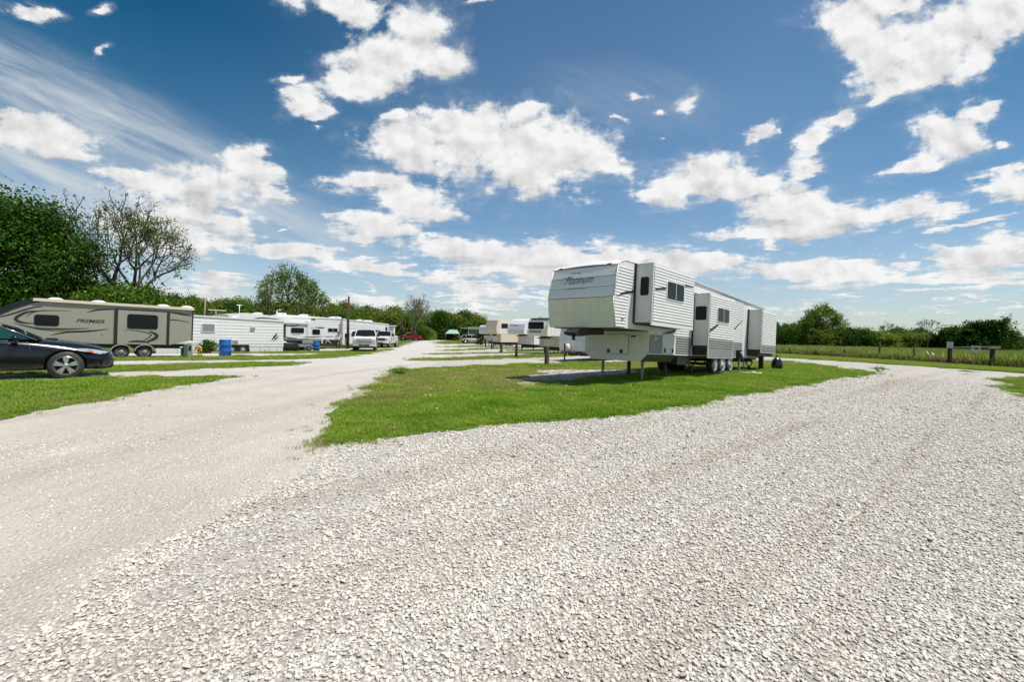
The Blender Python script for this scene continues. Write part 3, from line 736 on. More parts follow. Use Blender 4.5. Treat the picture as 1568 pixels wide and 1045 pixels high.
def make_world():
    w = bpy.data.worlds.new('World'); scene.world = w; w.use_nodes = True
    nt = w.node_tree
    for n in list(nt.nodes): nt.nodes.remove(n)
    out = nt.nodes.new('ShaderNodeOutputWorld')
    tc = N(nt, 'ShaderNodeTexCoord'); D = tc.outputs['Generated']
    sky = nt.nodes.new('ShaderNodeTexSky'); sky.sky_type = 'NISHITA'; sky.sun_disc = False
    sky.sun_elevation = math.asin(SUN.z); sky.sun_rotation = math.atan2(SUN.x, SUN.y)
    sky.air_density = 1.0; sky.dust_density = 0.6; sky.ozone_density = 2.5; sky.altitude = 300
    sx = N(nt, 'ShaderNodeSeparateXYZ', {0: D}); X, Y, Z = sx.outputs
    # graded blue of the open sky by height and by side
    tint = ramp(nt, Z, [(0.0, (1.15, 1.16, 1.14)), (0.18, (1.12, 1.25, 1.25)), (0.42, (0.98, 1.24, 1.24)), (0.62, (0.70, 1.02, 1.10))])
    skyc = mixc(nt, 1.0, sky.outputs[0], tint, 'MULTIPLY')
    side = N(nt, 'ShaderNodeMapRange', {0: X, 1: -0.62, 2: 0.02, 3: 0.0, 4: 1.0}, interpolation_type='SMOOTHSTEP')
    hi = N(nt, 'ShaderNodeMapRange', {0: Z, 1: 0.12, 2: 0.5, 3: 0.0, 4: 1.0})
    side2 = N(nt, 'ShaderNodeMapRange', {0: X, 1: 0.40, 2: 0.75, 3: 0.0, 4: 0.7}, interpolation_type='SMOOTHSTEP')  # darkens the upper right sky colour like lens vignetting
    dk = mth(nt, 'MULTIPLY', mth(nt, 'MAXIMUM', mth(nt, 'SUBTRACT', 1.0, side.outputs[0]), side2.outputs[0]), hi.outputs[0])
    skyc = mixc(nt, dk, skyc, mixc(nt, 1.0, skyc, (0.06, 0.50, 0.62), 'MULTIPLY'))
    # cloud field: directions projected on a vertical tangent frame for the big shapes, on the cloud layer for the detail
    ay = mth(nt, 'MAXIMUM', mth(nt, 'ABSOLUTE', Y), 0.02)
    g = N(nt, 'ShaderNodeCombineXYZ', {0: mth(nt, 'DIVIDE', X, ay), 1: mth(nt, 'DIVIDE', Z, ay), 2: 0.0}).outputs[0]
    zz = mth(nt, 'ADD', mth(nt, 'MAXIMUM', Z, 0.0), 0.09)
    layer = N(nt, 'ShaderNodeCombineXYZ', {0: mth(nt, 'DIVIDE', X, zz), 1: mth(nt, 'DIVIDE', Y, zz), 2: 0.0}).outputs[0]
    env = nt.nodes.new('ShaderNodeTexEnvironment'); env.image = cover_image(); env.interpolation = 'Cubic'
    zq = mth(nt, 'ADD', mth(nt, 'MAXIMUM', Z, 0.0), 0.09)
    ly = N(nt, 'ShaderNodeCombineXYZ', {0: mth(nt, 'DIVIDE', X, zq), 1: mth(nt, 'DIVIDE', Y, zq), 2: 0.0}).outputs[0]
    wn = N(nt, 'ShaderNodeTexNoise', {'Vector': ly, 'Scale': 2.6, 'Detail': 7.0, 'Roughness': 0.6})
    wv = N(nt, 'ShaderNodeVectorMath', {0: wn.outputs['Color'], 1: (0.5, 0.5, 0.5)}, operation='SUBTRACT').outputs[0]
    wv = N(nt, 'ShaderNodeVectorMath', {0: wv, 1: (0.16, 0.10, 0.09)}, operation='MULTIPLY').outputs[0]
    nt.links.new(N(nt, 'ShaderNodeVectorMath', {0: D, 1: wv}, operation='ADD').outputs[0], env.inputs[0])
    f = mth(nt, 'MULTIPLY', mth(nt, 'SUBTRACT', N(nt, 'ShaderNodeSeparateColor', {0: env.outputs[0]}).outputs[0], 0.5), 4.0)
    def nn(vec, sc, det=9.0, rg=0.6, off=(0, 0, 0)):
        mp = N(nt, 'ShaderNodeMapping', {'Vector': vec, 'Location': off})
        return N(nt, 'ShaderNodeTexNoise', {'Vector': mp.outputs[0], 'Scale': sc, 'Detail': det, 'Roughness': rg}).outputs[0]
    n_big = nn(layer, 1.7, 4.0, 0.55)
    n_det = nn(layer, 5.5, 10.0, 0.62)
    n_g = nn(g, 26.0, 9.0, 0.6)
    f = mth(nt, 'ADD', f, mth(nt, 'MULTIPLY', mth(nt, 'SUBTRACT', n_big, 0.5), 0.5))
    f = mth(nt, 'ADD', f, mth(nt, 'MULTIPLY', mth(nt, 'SUBTRACT', n_det, 0.5), 1.35))
    f = mth(nt, 'ADD', f, mth(nt, 'MULTIPLY', mth(nt, 'SUBTRACT', n_g, 0.5), 1.15))
    den = N(nt, 'ShaderNodeMapRange', {0: f, 1: -0.08, 2: 0.42, 3: 0.0, 4: 1.0}, interpolation_type='SMOOTHSTEP').outputs[0]
    halo = N(nt, 'ShaderNodeMapRange', {0: f, 1: -0.55, 2: 0.15, 3: 0.0, 4: 0.30}, interpolation_type='SMOOTHSTEP').outputs[0]
    halo = mth(nt, 'MULTIPLY', halo, ramp(nt, nn(layer, 3.0, 8.0, 0.6, (4, 2, 0)), [(0.42, 0.0), (0.68, 1.0)]))
    # relief: brighter towards the upper right, greyer bellies
    n_a = nn(g, 13.0, 6.0, 0.55); n_b = nn(g, 13.0, 6.0, 0.55, (0.010, 0.022, 0))
    rel = mth(nt, 'SUBTRACT', n_b, n_a)
    core = N(nt, 'ShaderNodeMapRange', {0: f, 1: 0.25, 2: 1.1, 3: 0.0, 4: 1.0}).outputs[0]
    br = mth(nt, 'SUBTRACT', 0.985, mth(nt, 'MULTIPLY', core, 0.09))
    # shaded bases: cover grows upwards there
    D2 = N(nt, 'ShaderNodeVectorMath', {0: N(nt, 'ShaderNodeVectorMath', {0: D, 1: wv}, operation='ADD').outputs[0], 1: (0.0, 0.0, 0.022)}, operation='ADD').outputs[0]
    env2 = nt.nodes.new('ShaderNodeTexEnvironment'); env2.image = env.image; env2.interpolation = 'Cubic'; nt.links.new(D2, env2.inputs[0])
    f2 = mth(nt, 'MULTIPLY', mth(nt, 'SUBTRACT', N(nt, 'ShaderNodeSeparateColor', {0: env2.outputs[0]}).outputs[0], 0.5), 4.0)
    f0 = mth(nt, 'MULTIPLY', mth(nt, 'SUBTRACT', N(nt, 'ShaderNodeSeparateColor', {0: env.outputs[0]}).outputs[0], 0.5), 4.0)
    base_ = mth(nt, 'MAXIMUM', mth(nt, 'MINIMUM', mth(nt, 'SUBTRACT', f2, f0), 0.6), -0.1)
    br = mth(nt, 'SUBTRACT', br, mth(nt, 'MULTIPLY', base_, 0.30))
    br = mth(nt, 'SUBTRACT', br, mth(nt, 'MULTIPLY', rel, 1.0))
    lo = N(nt, 'ShaderNodeMapRange', {0: Z, 1: 0.02, 2: 0.3, 3: 0.93, 4: 1.0}).outputs[0]
    lf = N(nt, 'ShaderNodeMapRange', {0: X, 1: -0.8, 2: -0.3, 3: 0.93, 4: 1.0}).outputs[0]
    br = mth(nt, 'MULTIPLY', mth(nt, 'MULTIPLY', br, lo), lf)
    br = mth(nt, 'MINIMUM', mth(nt, 'MAXIMUM', br, 0.45), 1.04)
    cc = N(nt, 'ShaderNodeVectorMath', {0: (9.3, 9.35, 9.3), 'Scale': br}, operation='SCALE').outputs[0]
    # cirrus veil streaming out of the upper left
    ci = N(nt, 'ShaderNodeTexNoise', {'Vector': rotscale(nt, g, 24, (1.2, 9.0, 1)), 'Scale': 2.6, 'Detail': 9.0, 'Roughness': 0.62, 'Distortion': 0.35}).outputs[0]
    def blob(cx, cz, a, b, r):
        mp = N(nt, 'ShaderNodeMapping', {'Vector': g, 'Location': (cx, cz, 0), 'Rotation': (0, 0, R(r)), 'Scale': (a, b, 1)}, vector_type='TEXTURE')
        ln = N(nt, 'ShaderNodeVectorMath', {0: mp.outputs[0]}, operation='LENGTH').outputs['Value']
        return N(nt, 'ShaderNodeMapRange', {0: ln, 1: 0.15, 2: 1.0, 3: 1.0, 4: 0.0}, interpolation_type='SMOOTHSTEP').outputs[0]
    cm = mth(nt, 'MAXIMUM', blob(-0.95, 0.47, 0.72, 0.13, -24), blob(-1.05, 0.31, 0.62, 0.16, -20))
    cm = mth(nt, 'MAXIMUM', cm, mth(nt, 'MULTIPLY', blob(-0.55, 0.26, 0.45, 0.10, -22), 0.8))
    cm = mth(nt, 'MAXIMUM', cm, mth(nt, 'MULTIPLY', blob(0.25, 0.53, 0.28, 0.10, -8), 0.25))
    cd = mth(nt, 'MULTIPLY', cm, ramp(nt, ci, [(0.30, 0.08), (0.68, 0.9)]))
    veil = N(nt, 'ShaderNodeMapRange', {0: Z, 1: 0.0, 2: 0.22, 3: 0.32, 4: 0.0}).outputs[0]
    c1 = mixc(nt, veil, skyc, (6.6, 7.2, 7.9))
    c1 = mixc(nt, cd, c1, (6.9, 7.4, 7.7))
    c1 = mixc(nt, halo, c1, (8.0, 8.2, 8.4))
    c2 = mixc(nt, den, c1, cc)
    bg = N(nt, 'ShaderNodeBackground', {0: c2, 1: 0.079})
    nt.links.new(bg.outputs[0], out.inputs[0])
    w.cycles.sampling_method = 'MANUAL'; w.cycles.sample_map_resolution = 512
make_world()
scene.view_settings.view_transform = 'Standard'; scene.view_settings.look = 'None'
scene.view_settings.exposure = 0.26; scene.view_settings.gamma = 1.0
scene.cycles.use_adaptive_sampling = True
scene.cycles.max_bounces = 6; scene.cycles.diffuse_bounces = 3; scene.cycles.transparent_max_bounces = 8
# ---------------------------------------------------------------- trees
def tree_meshes(seed, H, CW, base=0.12, levels=5, kids=(2, 3), leaves=6000, leaf=0.3, cr=0.6, lean=0.0, spread=42, trunk_r=0.22, inner=0.5, squash=1.0, low=0.0, up=0.18, fill=0.0):
    """returns (trunk+limb MB, crown verts, crown faces). Branching skeleton rescaled to height H and crown width CW."""
    rs = np.random.RandomState(seed); rnd = rs.rand
    segs = []; tips = []; mids = []
    def grow(p, d, L, r, lv):
        k = 3; q = p
        for i in range(k):
            d = (d + Vector(rs.randn(3)) * 0.13 + Vector((0, 0, up * 0.3))).normalized()
            n = q + d * (L / k); segs.append((q, n, r * (1 - .3 * i / k), r * (1 - .3 * (i + 1) / k), lv)); q = n
            if lv >= 2: mids.append((n, lv))
        if lv >= levels: tips.append(q); return
        nk = rs.randint(kids[0], kids[1] + 1) + (1 if lv == 0 else 0)
        a0 = rnd() * 6.28
        for j in range(nk):
            an = R(spread * (0.55 + 0.7 * rnd())) * (0.45 if (j == 0 and lv > 0) else 1)
            az = a0 + 6.28 * j / nk + rnd() * .8
            o = d.orthogonal().normalized(); b = d.cross(o)
            nd = (d * math.cos(an) + (o * math.cos(az) + b * math.sin(az)) * math.sin(an) + Vector((0, 0, up))).normalized()
            grow(q, nd, L * (0.68 + 0.25 * rnd()), r * (0.72 if j == 0 else 0.56), lv + 1)
    grow(Vector((0, 0, 0)), Vector((lean, 0, 1)).normalized(), 1.0, trunk_r, 0)
    T = np.array([tuple(t) for t in tips])
    cx, cy = (T[:, 0].max() + T[:, 0].min()) / 2, (T[:, 1].max() + T[:, 1].min()) / 2
    sx = (CW - cr) / max(1e-3, max(T[:, 0].max() - T[:, 0].min(), T[:, 1].max() - T[:, 1].min()))
    z0 = segs[2][1].z; zt = T[:, 2].max()
    def tr(p):
        z = p.z if isinstance(p, Vector) else p[2]
        hz = base * H * z / z0 if z < z0 else base * H + (H - cr * .5 - base * H) * (z - z0) / (zt - z0)
        k = min(1.0, z / z0); k = k if z > 0 else 0
        return Vector(((p[0] - cx * k) * sx, (p[1] - cy * k) * sx, hz))
    tb = MB()
    for a, b, r0, r1, lv in segs:
        A, Bp = tr(a), tr(b); rr0, rr1 = r0 * H * .085 + .012, r1 * H * .085 + .010
        if lv > 4 and leaves > 3000 and H < 13: continue
        n = 7 if lv < 2 else (5 if lv < 4 else 3)
        tb.tube([A, Bp], rr0, n=n, r1=rr1, cap=False)
    pts = [tr(t) for t in tips] + [tr(m) for m, lv in mids if rnd() < inner and (lv >= 3)]
    if low > 0:
        # skirt of foliage towards the ground
        for _ in range(int(len(pts) * low)):
            a = rnd() * 6.28; r = (rnd() ** .5) * CW * .48
            pts.append(Vector((math.cos(a) * r, math.sin(a) * r, H * (0.04 + 0.38 * rnd()))))
    if fill > 0:
        for _ in range(int(len(pts) * fill)):
            v = Vector(rs.randn(3)).normalized() * (rnd() ** .33)
            pts.append(Vector((v.x * CW * .44, v.y * CW * .44, H * (.56 + v.z * .40 * (1 - .35 * abs(v.x))))))
    P = np.array([tuple(p) for p in pts]); k = len(P)
    n = leaves
    ci = rs.randint(0, k, n)
    csz = (0.5 + 0.9 * rs.rand(k))
    off = rs.randn(n, 3) * 0.42 * cr * csz[ci][:, None]; off[:, 2] *= squash * .7
    C = P[ci] + off; C[:, 2] = np.maximum(C[:, 2], 0.15)
    # leaf quads: rhombus with random orientation
    u = rs.randn(n, 3); u /= np.linalg.norm(u, axis=1)[:, None]
    w = rs.randn(n, 3); w[:, 2] += 0.9; w = np.cross(u, w); w /= np.linalg.norm(w, axis=1)[:, None] + 1e-9
    s = leaf * (0.55 + 0.8 * rs.rand(n))[:, None]
    nrm = np.cross(u, w) * s * .16
    V = np.stack([C - u * s * .5, C + w * s * .30 + nrm, C + u * s * .5, C - w * s * .30 + nrm], 1).reshape(-1, 3)
    return tb, V

def crown_object(V, mat, parent):
    n = len(V) // 4
    me = bpy.data.meshes.new('crown')
    me.vertices.add(len(V)); me.vertices.foreach_set('co', V.astype(np.float32).ravel())
    me.loops.add(n * 4); me.polygons.add(n)
    me.loops.foreach_set('vertex_index', np.arange(n * 4, dtype=np.int32))
    me.polygons.foreach_set('loop_start', np.arange(0, n * 4, 4, dtype=np.int32))
    me.polygons.foreach_set('loop_total', np.full(n, 4, np.int32))
    me.materials.append(mat); me.update(calc_edges=True)
    o = bpy.data.objects.new('crown', me); COL.objects.link(o); o.parent = parent
    return o

def make_tree(name, loc, label, cat='tree', group=None, mat='leaf_mid', bark='bark', rz=0.0, **kw):
    t = empty(name, loc, rz, label, cat, group)
    tb, V = tree_meshes(**kw)
    tb.build('trunk', M[bark], t, recalc=False)
    if len(V): crown_object(V, M[mat], t)
    return t

def copy_tree(t, loc, rz, s, label, group, mat=None):
    c = t.copy(); COL.objects.link(c); c.location = loc; c.rotation_euler = (0, 0, R(rz)); c.scale = s if isinstance(s, tuple) else (s, s, s)
    c['label'] = label; c['group'] = group
    for ch in list(t.children):
        d = ch.copy(); COL.objects.link(d); d.parent = c
    return c

def at(x, y): return (x, y, gz(x, y))

# --- named single trees on the left
make_tree('leafy_tree', at(-48, 42.5), 'big dense dark green tree at the far left behind the beige trailer', mat='leaf_dark', seed=3, H=14.6, CW=16.5, base=0.16, levels=5, kids=(3, 3), leaves=80000, leaf=0.27, cr=1.9, inner=.6, low=.25, trunk_r=.25, fill=.35)
make_tree('leafy_tree', at(-40.2, 48), 'half bare tree with dark spreading limbs and sparse leaves beside the big dark tree', mat='leaf_sparse', rz=0, seed=108, H=15.4, CW=15.2, base=0.20, levels=7, kids=(2, 3), leaves=5600, leaf=0.21, cr=.6, inner=.10, trunk_r=.32, spread=50, up=.07)
make_tree('leafy_tree', at(-36.5, 44), 'lower bushy bright green tree under the half bare tree', mat='leaf_mid', seed=8, H=6.2, CW=9.5, base=0.12, levels=4, kids=(3, 3), leaves=16000, leaf=0.3, cr=1.2, low=.6, fill=.4)
make_tree('leafy_tree', at(-48, 46.5), 'low dark shrubby tree at the left edge above the beige trailer roof', mat='leaf_dark', seed=9, H=7.6, CW=14, base=0.1, levels=4, kids=(3, 3), leaves=20000, leaf=0.34, cr=1.4, low=.6, fill=.4)
make_tree('leafy_tree', at(-36.4, 75), 'tall tree with thin upper foliage rising above the white trailers', mat='leaf_sparse', seed=115, H=13.3, CW=13.0, base=0.14, levels=7, kids=(2, 3), leaves=11500, leaf=0.28, cr=.7, inner=.15, trunk_r=.32, spread=50, up=.07, low=.10)
make_tree('bare_tree', at(-24.0, 112), 'leafless spreading tree by the far end of the gravel road', mat='leaf_sparse', bark='bark_grey', seed=106, H=12.0, CW=9.6, base=0.26, levels=7, kids=(2, 3), leaves=1200, leaf=0.2, cr=.4, inner=.1, trunk_r=.30, spread=50, up=.07)
make_tree('leafy_tree', at(-20.6, 128), 'round dark green tree at the end of the road left of the green canopy', mat='leaf_dark', seed=41, H=8.4, CW=6.2, base=0.08, levels=4, kids=(3, 3), leaves=14000, leaf=0.42, cr=1.2, low=.7, fill=.6)
make_tree('bush', at(-21.2, 116), 'yellowish leafy bush at the end of the gravel road', cat='bush', mat='leaf_light', seed=42, H=3.0, CW=4.2, base=0.1, levels=3, kids=(3, 3), leaves=3500, leaf=0.26, cr=.7, low=1.0, fill=1.0)
make_tree('bush', at(-21.6, 110), 'bright green bush beside the foot of the leafless tree', cat='bush', mat='leaf_mid', seed=43, H=4.0, CW=4.0, base=0.1, levels=3, kids=(3, 3), leaves=4500, leaf=0.28, cr=.8, low=1.0, fill=1.0)
make_tree('bush', at(-5.3, 76.5), 'small dark green bush in front of the white motorhome', cat='bush', mat='leaf_dark', seed=44, H=2.5, CW=1.9, base=0.1, levels=3, kids=(3, 3), leaves=2600, leaf=0.16, cr=.4, low=.8, fill=.8)

# --- wooded line behind the left trailers and the end of the road
PROTO = []
KIND = [('leaf_dark', 51), ('leaf_mid', 52), ('leaf_olive', 53), ('leaf_mid', 54), ('leaf_light', 55), ('leaf_dark', 56), ('leaf_olive', 57)]
KL = ['dark green tree in the wooded line behind the trailers', 'mid green tree in the wooded line behind the trailers', 'olive brown tree in the wooded line behind the trailers',
      'mid green tree in the wooded line behind the trailers', 'yellow green tree in the wooded line behind the trailers', 'dark green tree in the wooded line behind the trailers', 'olive brown tree in the wooded line behind the trailers']
KG = ['dark green trees of the wooded line behind the trailers', 'mid green trees of the wooded line behind the trailers', 'olive trees of the wooded line behind the trailers', None, 'yellow green trees of the wooded line behind the trailers', None, None]
KG[3] = KG[1]; KG[5] = KG[0]; KG[6] = KG[2]
line = []
rs = np.random.RandomState(77)
def topv(u):   # height of the wooded skyline above eye level, metres per metre of distance
    return float(np.interp(u, [-1.3, -0.86, -0.75, -0.69, -0.62, -0.56, -0.44, -0.38, -0.34, -0.28, -0.22, -0.16, -0.12, -0.09, -0.055, -0.02, 0.06, 0.2], [.085, .083, .080, .076, .074, .071, .066, .064, .062, .064, .062, .058, .056, .050, .041, .034, .030, .028]))
for row, (D0, n, k) in enumerate(((150, 24, 1.0), (134, 24, .86), (118, 20, .62))):
    for i in range(n):
        t = -1.05 + (1.05 + 0.10) * (i + .25 + .5 * rs.rand()) / n
        if row == 2 and t > -0.28: continue
        if row == 1 and t > -0.14 and t < -.10: continue
        D = D0 + rs.randn() * 4
        h = 1.8 + topv(t) * D * k * (0.86 + 0.20 * rs.rand())
        line.append((t * D, D, h, rs.randint(0, 7), rs.rand() * 360))
for x, y, h, kd, rz in line:
    kd = int(kd)
    while len(PROTO) <= kd: PROTO.append(None)
    w = 9.5 * (0.85 + .4 * rs.rand()); ref = 10.0
    s = (w / 10.0, w / 10.0, h / ref)
    if PROTO[kd] is None:
        mt, sd = KIND[kd]
        PROTO[kd] = make_tree('woodland_tree', at(x, y), KL[kd], group=KG[kd], mat=mt, rz=rz, seed=sd, H=10.0, CW=10.0, base=.1, levels=4, kids=(3, 3), leaves=9000, leaf=0.55, cr=1.7, inner=.5, low=.5, fill=.5, trunk_r=.2)
        PROTO[kd].scale = s
    else:
        copy_tree(PROTO[kd], at(x, y), rz, s, KL[kd], KG[kd])

# --- tree line beyond the field on the right
make_tree('leafy_tree', at(62.6, 94), 'large round tree with light airy top behind the field fence', mat='leaf_light', seed=101, H=9.6, CW=10.6, base=0.10, levels=7, kids=(2, 3), leaves=21000, leaf=0.30, cr=.75, inner=.25, low=.55, trunk_r=.32, spread=50, up=.07)
make_tree('leafy_tree', at(86.5, 84.5), 'broad dark green tree behind the wooden gate posts and signs', mat='leaf_dark', seed=110, H=6.5, CW=11.4, base=0.12, levels=6, kids=(2, 3), leaves=21000, leaf=0.34, cr=.9, inner=.4, low=.35, fill=.15, trunk_r=.30, spread=50)
make_tree('bare_tree', at(80.0, 88), 'small bare twiggy tree left of the broad dark tree', mat='leaf_sparse', bark='bark_grey', seed=68, H=6.6, CW=4.4, base=0.5, levels=6, kids=(2, 3), leaves=250, leaf=0.14, cr=.3, trunk_r=.14)
make_tree('bare_tree', at(77.5, 94), 'grey leafless treetop showing above the middle of the field hedge', mat='leaf_sparse', bark='bark_grey', seed=69, H=6.3, CW=4.2, base=0.5, levels=6, kids=(2, 3), leaves=250, leaf=0.14, cr=.3, trunk_r=.13)
make_tree('bare_tree', at(56.0, 97), 'pale wispy bare treetop just right of the white fifth wheel', mat='leaf_sparse', bark='bark_grey', seed=70, H=6.0, CW=4.5, base=0.4, levels=6, kids=(2, 3), leaves=300, leaf=0.14, cr=.3, trunk_r=.12)
make_tree('bare_tree', at(66.5, 93), 'thin grey treetop right beside the large airy round tree', mat='leaf_sparse', bark='bark_grey', seed=71, H=7.2, CW=4.5, base=0.4, levels=6, kids=(2, 3), leaves=900, leaf=0.18, cr=.3, trunk_r=.12)
K2 = [(1, 'mid green tree in the hedge line beyond the field', 'mid green trees of the hedge line beyond the field'), (0, 'dark green tree in the hedge line beyond the field', 'dark green trees of the hedge line beyond the field'),
      (4, 'yellow green tree in the hedge line beyond the field', 'yellow green trees of the hedge line beyond the field'), (2, 'olive tree in the hedge line beyond the field', 'olive trees of the hedge line beyond the field'), (5, 'dark green tree in the hedge line beyond the field', 'dark green trees of the hedge line beyond the field')]
for i in range(46):
    t = 0.50 + 0.95 * (i % 23 + .3 + .4 * rs.rand()) / 23; back = i >= 23
    D = (99 if back else 93) - (t - .5) * 6 + rs.randn()
    e = float(np.interp(t, [.5, .6, .66, .72, .8, .88, .93, 1.08, 1.12, 1.4], [.039, .041, .039, .037, .038, .033, .030, .024, .017, .012]))
    h = 1.5 + e * D * (0.62 + .55 * rs.rand()) * (1 if back else .8)
    kd, lb, gp_ = K2[rs.randint(0, 5)]
    w = 4.6 * (0.8 + .6 * rs.rand())
    if PROTO[kd] is None: continue
    copy_tree(PROTO[kd], at(t * D, D), rs.rand() * 360, (w / 10, w / 10, h / 10), lb, gp_)
# far low trees seen over the roofs of the right-hand row
for i in range(12):
    t = 0.0 + 0.5 * (i + .5 * rs.rand()) / 12; D = 165 + rs.randn() * 5
    kd, lb, gp_ = K2[rs.randint(0, 2)]
    h = 1.8 + D * (0.030 + .012 * rs.rand())
    copy_tree(PROTO[kd], at(t * D, D), rs.rand() * 360, (.9, .9, h / 10), ['mid green', 'dark green'][kd == 0] + ' treetop seen over the roofs of the right trailer row', ['mid green', 'dark green'][kd == 0] + ' trees beyond the right trailer row')
# ---------------------------------------------------------------- trailers
def lettering(text, parent, origin, U, V, w, h, mat, shear=0.0, bold=0.0, name='lettering', italic_offset=0.0):
    """text fitted into w x h on the plane origin + U*a + V*b, as a thin mesh"""
    cu = bpy.data.curves.new(name, 'FONT'); cu.body = text; cu.shear = shear; cu.offset = bold; cu.resolution_u = 3
    tmp = bpy.data.objects.new('tmp', cu); COL.objects.link(tmp)
    dg = bpy.context.evaluated_depsgraph_get(); me = bpy.data.meshes.new_from_object(tmp.evaluated_get(dg))
    bpy.data.objects.remove(tmp); bpy.data.curves.remove(cu)
    co_ = np.array([tuple(v.co) for v in me.vertices]); x0, y0 = co_[:, 0].min(), co_[:, 1].min(); x1, y1 = co_[:, 0].max(), co_[:, 1].max()
    O, U, V = Vector(origin), Vector(U).normalized(), Vector(V).normalized()
    for v in me.vertices:
        v.co = O + U * ((v.co.x - x0) / (x1 - x0) * w) + V * ((v.co.y - y0) / (y1 - y0) * h)
    me.materials.clear(); me.materials.append(mat); me.name = name
    o = bpy.data.objects.new(name, me); COL.objects.link(o); o.parent = parent
    return o

def ribs(mb, y, z0, z1, xl, xr, pitch=0.088, depth=0.015, nsign=-1):
    """corrugated siding on plane y between x = xl(z) and xr(z)"""
    xl = xl if callable(xl) else (lambda z, a=xl: a); xr = xr if callable(xr) else (lambda z, a=xr: a)
    n = max(1, int(round((z1 - z0) / pitch))); p = (z1 - z0) / n; rows = []
    for i in range(n):
        a = z0 + i * p
        rows += [(a, 0.002), (a + .30 * p, depth), (a + .62 * p, depth), (a + .80 * p, 0.002)]
    rows.append((z1, 0.002))
    vs = []; fs = []
    for i, (z, d) in enumerate(rows):
        vs += [(xl(z), y + nsign * d, z), (xr(z), y + nsign * d, z)]
        if i: fs.append((2 * i - 2, 2 * i - 1, 2 * i + 1, 2 * i))
    mb.add(vs, fs)
    mb_edge = [(xl(z), y, z) for z, d in rows]
    return mb

def window(parent, pts, O, U, V, Nn, frame='trim_white', glass='glass', fw=0.035, t=0.018, div=None, name='window', r=0.05):
    """pts: (a0, b0, a1, b1) on the plane"""
    a0, b0, a1, b1 = min(pts[0], pts[2]), min(pts[1], pts[3]), max(pts[0], pts[2]), max(pts[1], pts[3])
    r = min(r, (a1 - a0) * .3, (b1 - b0) * .3)
    m = MB().plate(rrect(a0 - fw, a1 + fw, b0 - fw, b1 + fw, r + fw), O, U, V, Nn, t)
    w = m.build(name, M[frame], parent)
    g = MB().plate(rrect(a0, a1, b0, b1, r), Vector(O) + Vector(Nn) * (t + .001), U, V, Nn, 0.006)
    if div:
        for d in div:
            g.cur = 1; g.plate([(d - .012, b0 + .01), (d + .012, b0 + .01), (d + .012, b1 - .01), (d - .012, b1 - .01)], Vector(O) + Vector(Nn) * (t + .007), U, V, Nn, 0.006)
    g.build('pane', [M[glass], M[frame] if frame != 'black' else M['dark']], w)
    return w

SX, SZ, SN = (1, 0, 0), (0, 0, 1), (0, -1, 0)           # side plane (towards -y)
FX, FZ, FN = (0, 1, 0), (0, 0, 1), (-1, 0, 0)           # front plane (towards -x)

def wheel(parent, x, y, z, r, w=0.22, side=-1, rim='steel_rim', style='steel', name='wheel', rr=0.6):
    """tyre (part) + rim (sub-part); side -1: outer face towards -y"""
    t = MB()
    prof = [(r * .58, -w * .5), (r * .80, -w * .54), (r * .94, -w * .47), (r, -w * .33), (r * 1.005, 0), (r, w * .33), (r * .94, w * .47), (r * .80, w * .54), (r * .58, w * .5)]
    t.lathe(prof, (x, y, z), 'y', 28, cap=False); t.cur = 1; t.lathe([(r * .6, -w * .1), (.01, -w * .1)], (x, y, z), 'y', 20, cap=False); t.cur = 0
    tyre = t.build(name, [M['rubber'], M['black']], parent)
    q = MB(); s = side
    R0 = r * rr + .006
    yo = y + s * (w * .5 + .004)
    if style == 'alloy':
        q.lathe([(R0, 0), (R0, s * .012), (R0 * .93, s * .014), (R0 * .90, -s * .05), (0.02, -s * .06)] if s < 0 else [(0.02, -.06), (R0 * .9, -.05), (R0 * .93, .014), (R0, .012), (R0, 0)], (x, yo, z), 'y', 32, cap=False)
        q.cur = 1
        for i in range(5):
            for dd in (-0.16, 0.16):
                a = R(90 + 72 * i) + dd
                dx, dz = math.cos(a), math.sin(a); px, pz = -dz, dx
                r0, r1 = .05, R0 * .93; w0, w1 = .018, .028
                pts = [(x + dx * r0 + px * w0, z + dz * r0 + pz * w0), (x + dx * r1 + px * w1, z + dz * r1 + pz * w1), (x + dx * r1 - px * w1, z + dz * r1 - pz * w1), (x + dx * r0 - px * w0, z + dz * r0 - pz * w0)]
                q.plate(pts, (0, yo - s * .02, 0), SX, SZ, (0, s, 0), 0.032)
        q.lathe([(0.055, -.02 * s), (0.055, s * .016), (0.035, s * .022)] if s > 0 else [(0.035, s * .022), (0.055, s * .016), (0.055, -.02 * s)], (x, yo, z), 'y', 14)
        q.cur = 2
        q.lathe([(R0 * .975, s * .016), (R0 * 1.01, s * .012), (R0 * 1.01, -s * .004)], (x, yo, z), 'y', 32, cap=False)
        q.build('rim', [M['dark'], M[rim], M[rim]], tyre)
    else:
        q.lathe([(R0, s * .0), (R0 * .97, s * .012), (R0 * .88, -s * .03), (R0 * .55, -s * .02), (R0 * .45, s * .02), (R0 * .30, s * .03), (.01, s * .03)][::(1 if s < 0 else -1)], (x, yo, z), 'y', 28, cap=False)
        q.cur = 1
        for i in range(8):
            a = 2 * PI * i / 8
            q.lathe([(.028, 0), (.028, s * .006)], (x + math.cos(a) * R0 * .68, yo - s * .018, z + math.sin(a) * R0 * .68), 'y', 8)
        q.build('rim', [M[rim], M['black']], tyre)
    return tyre

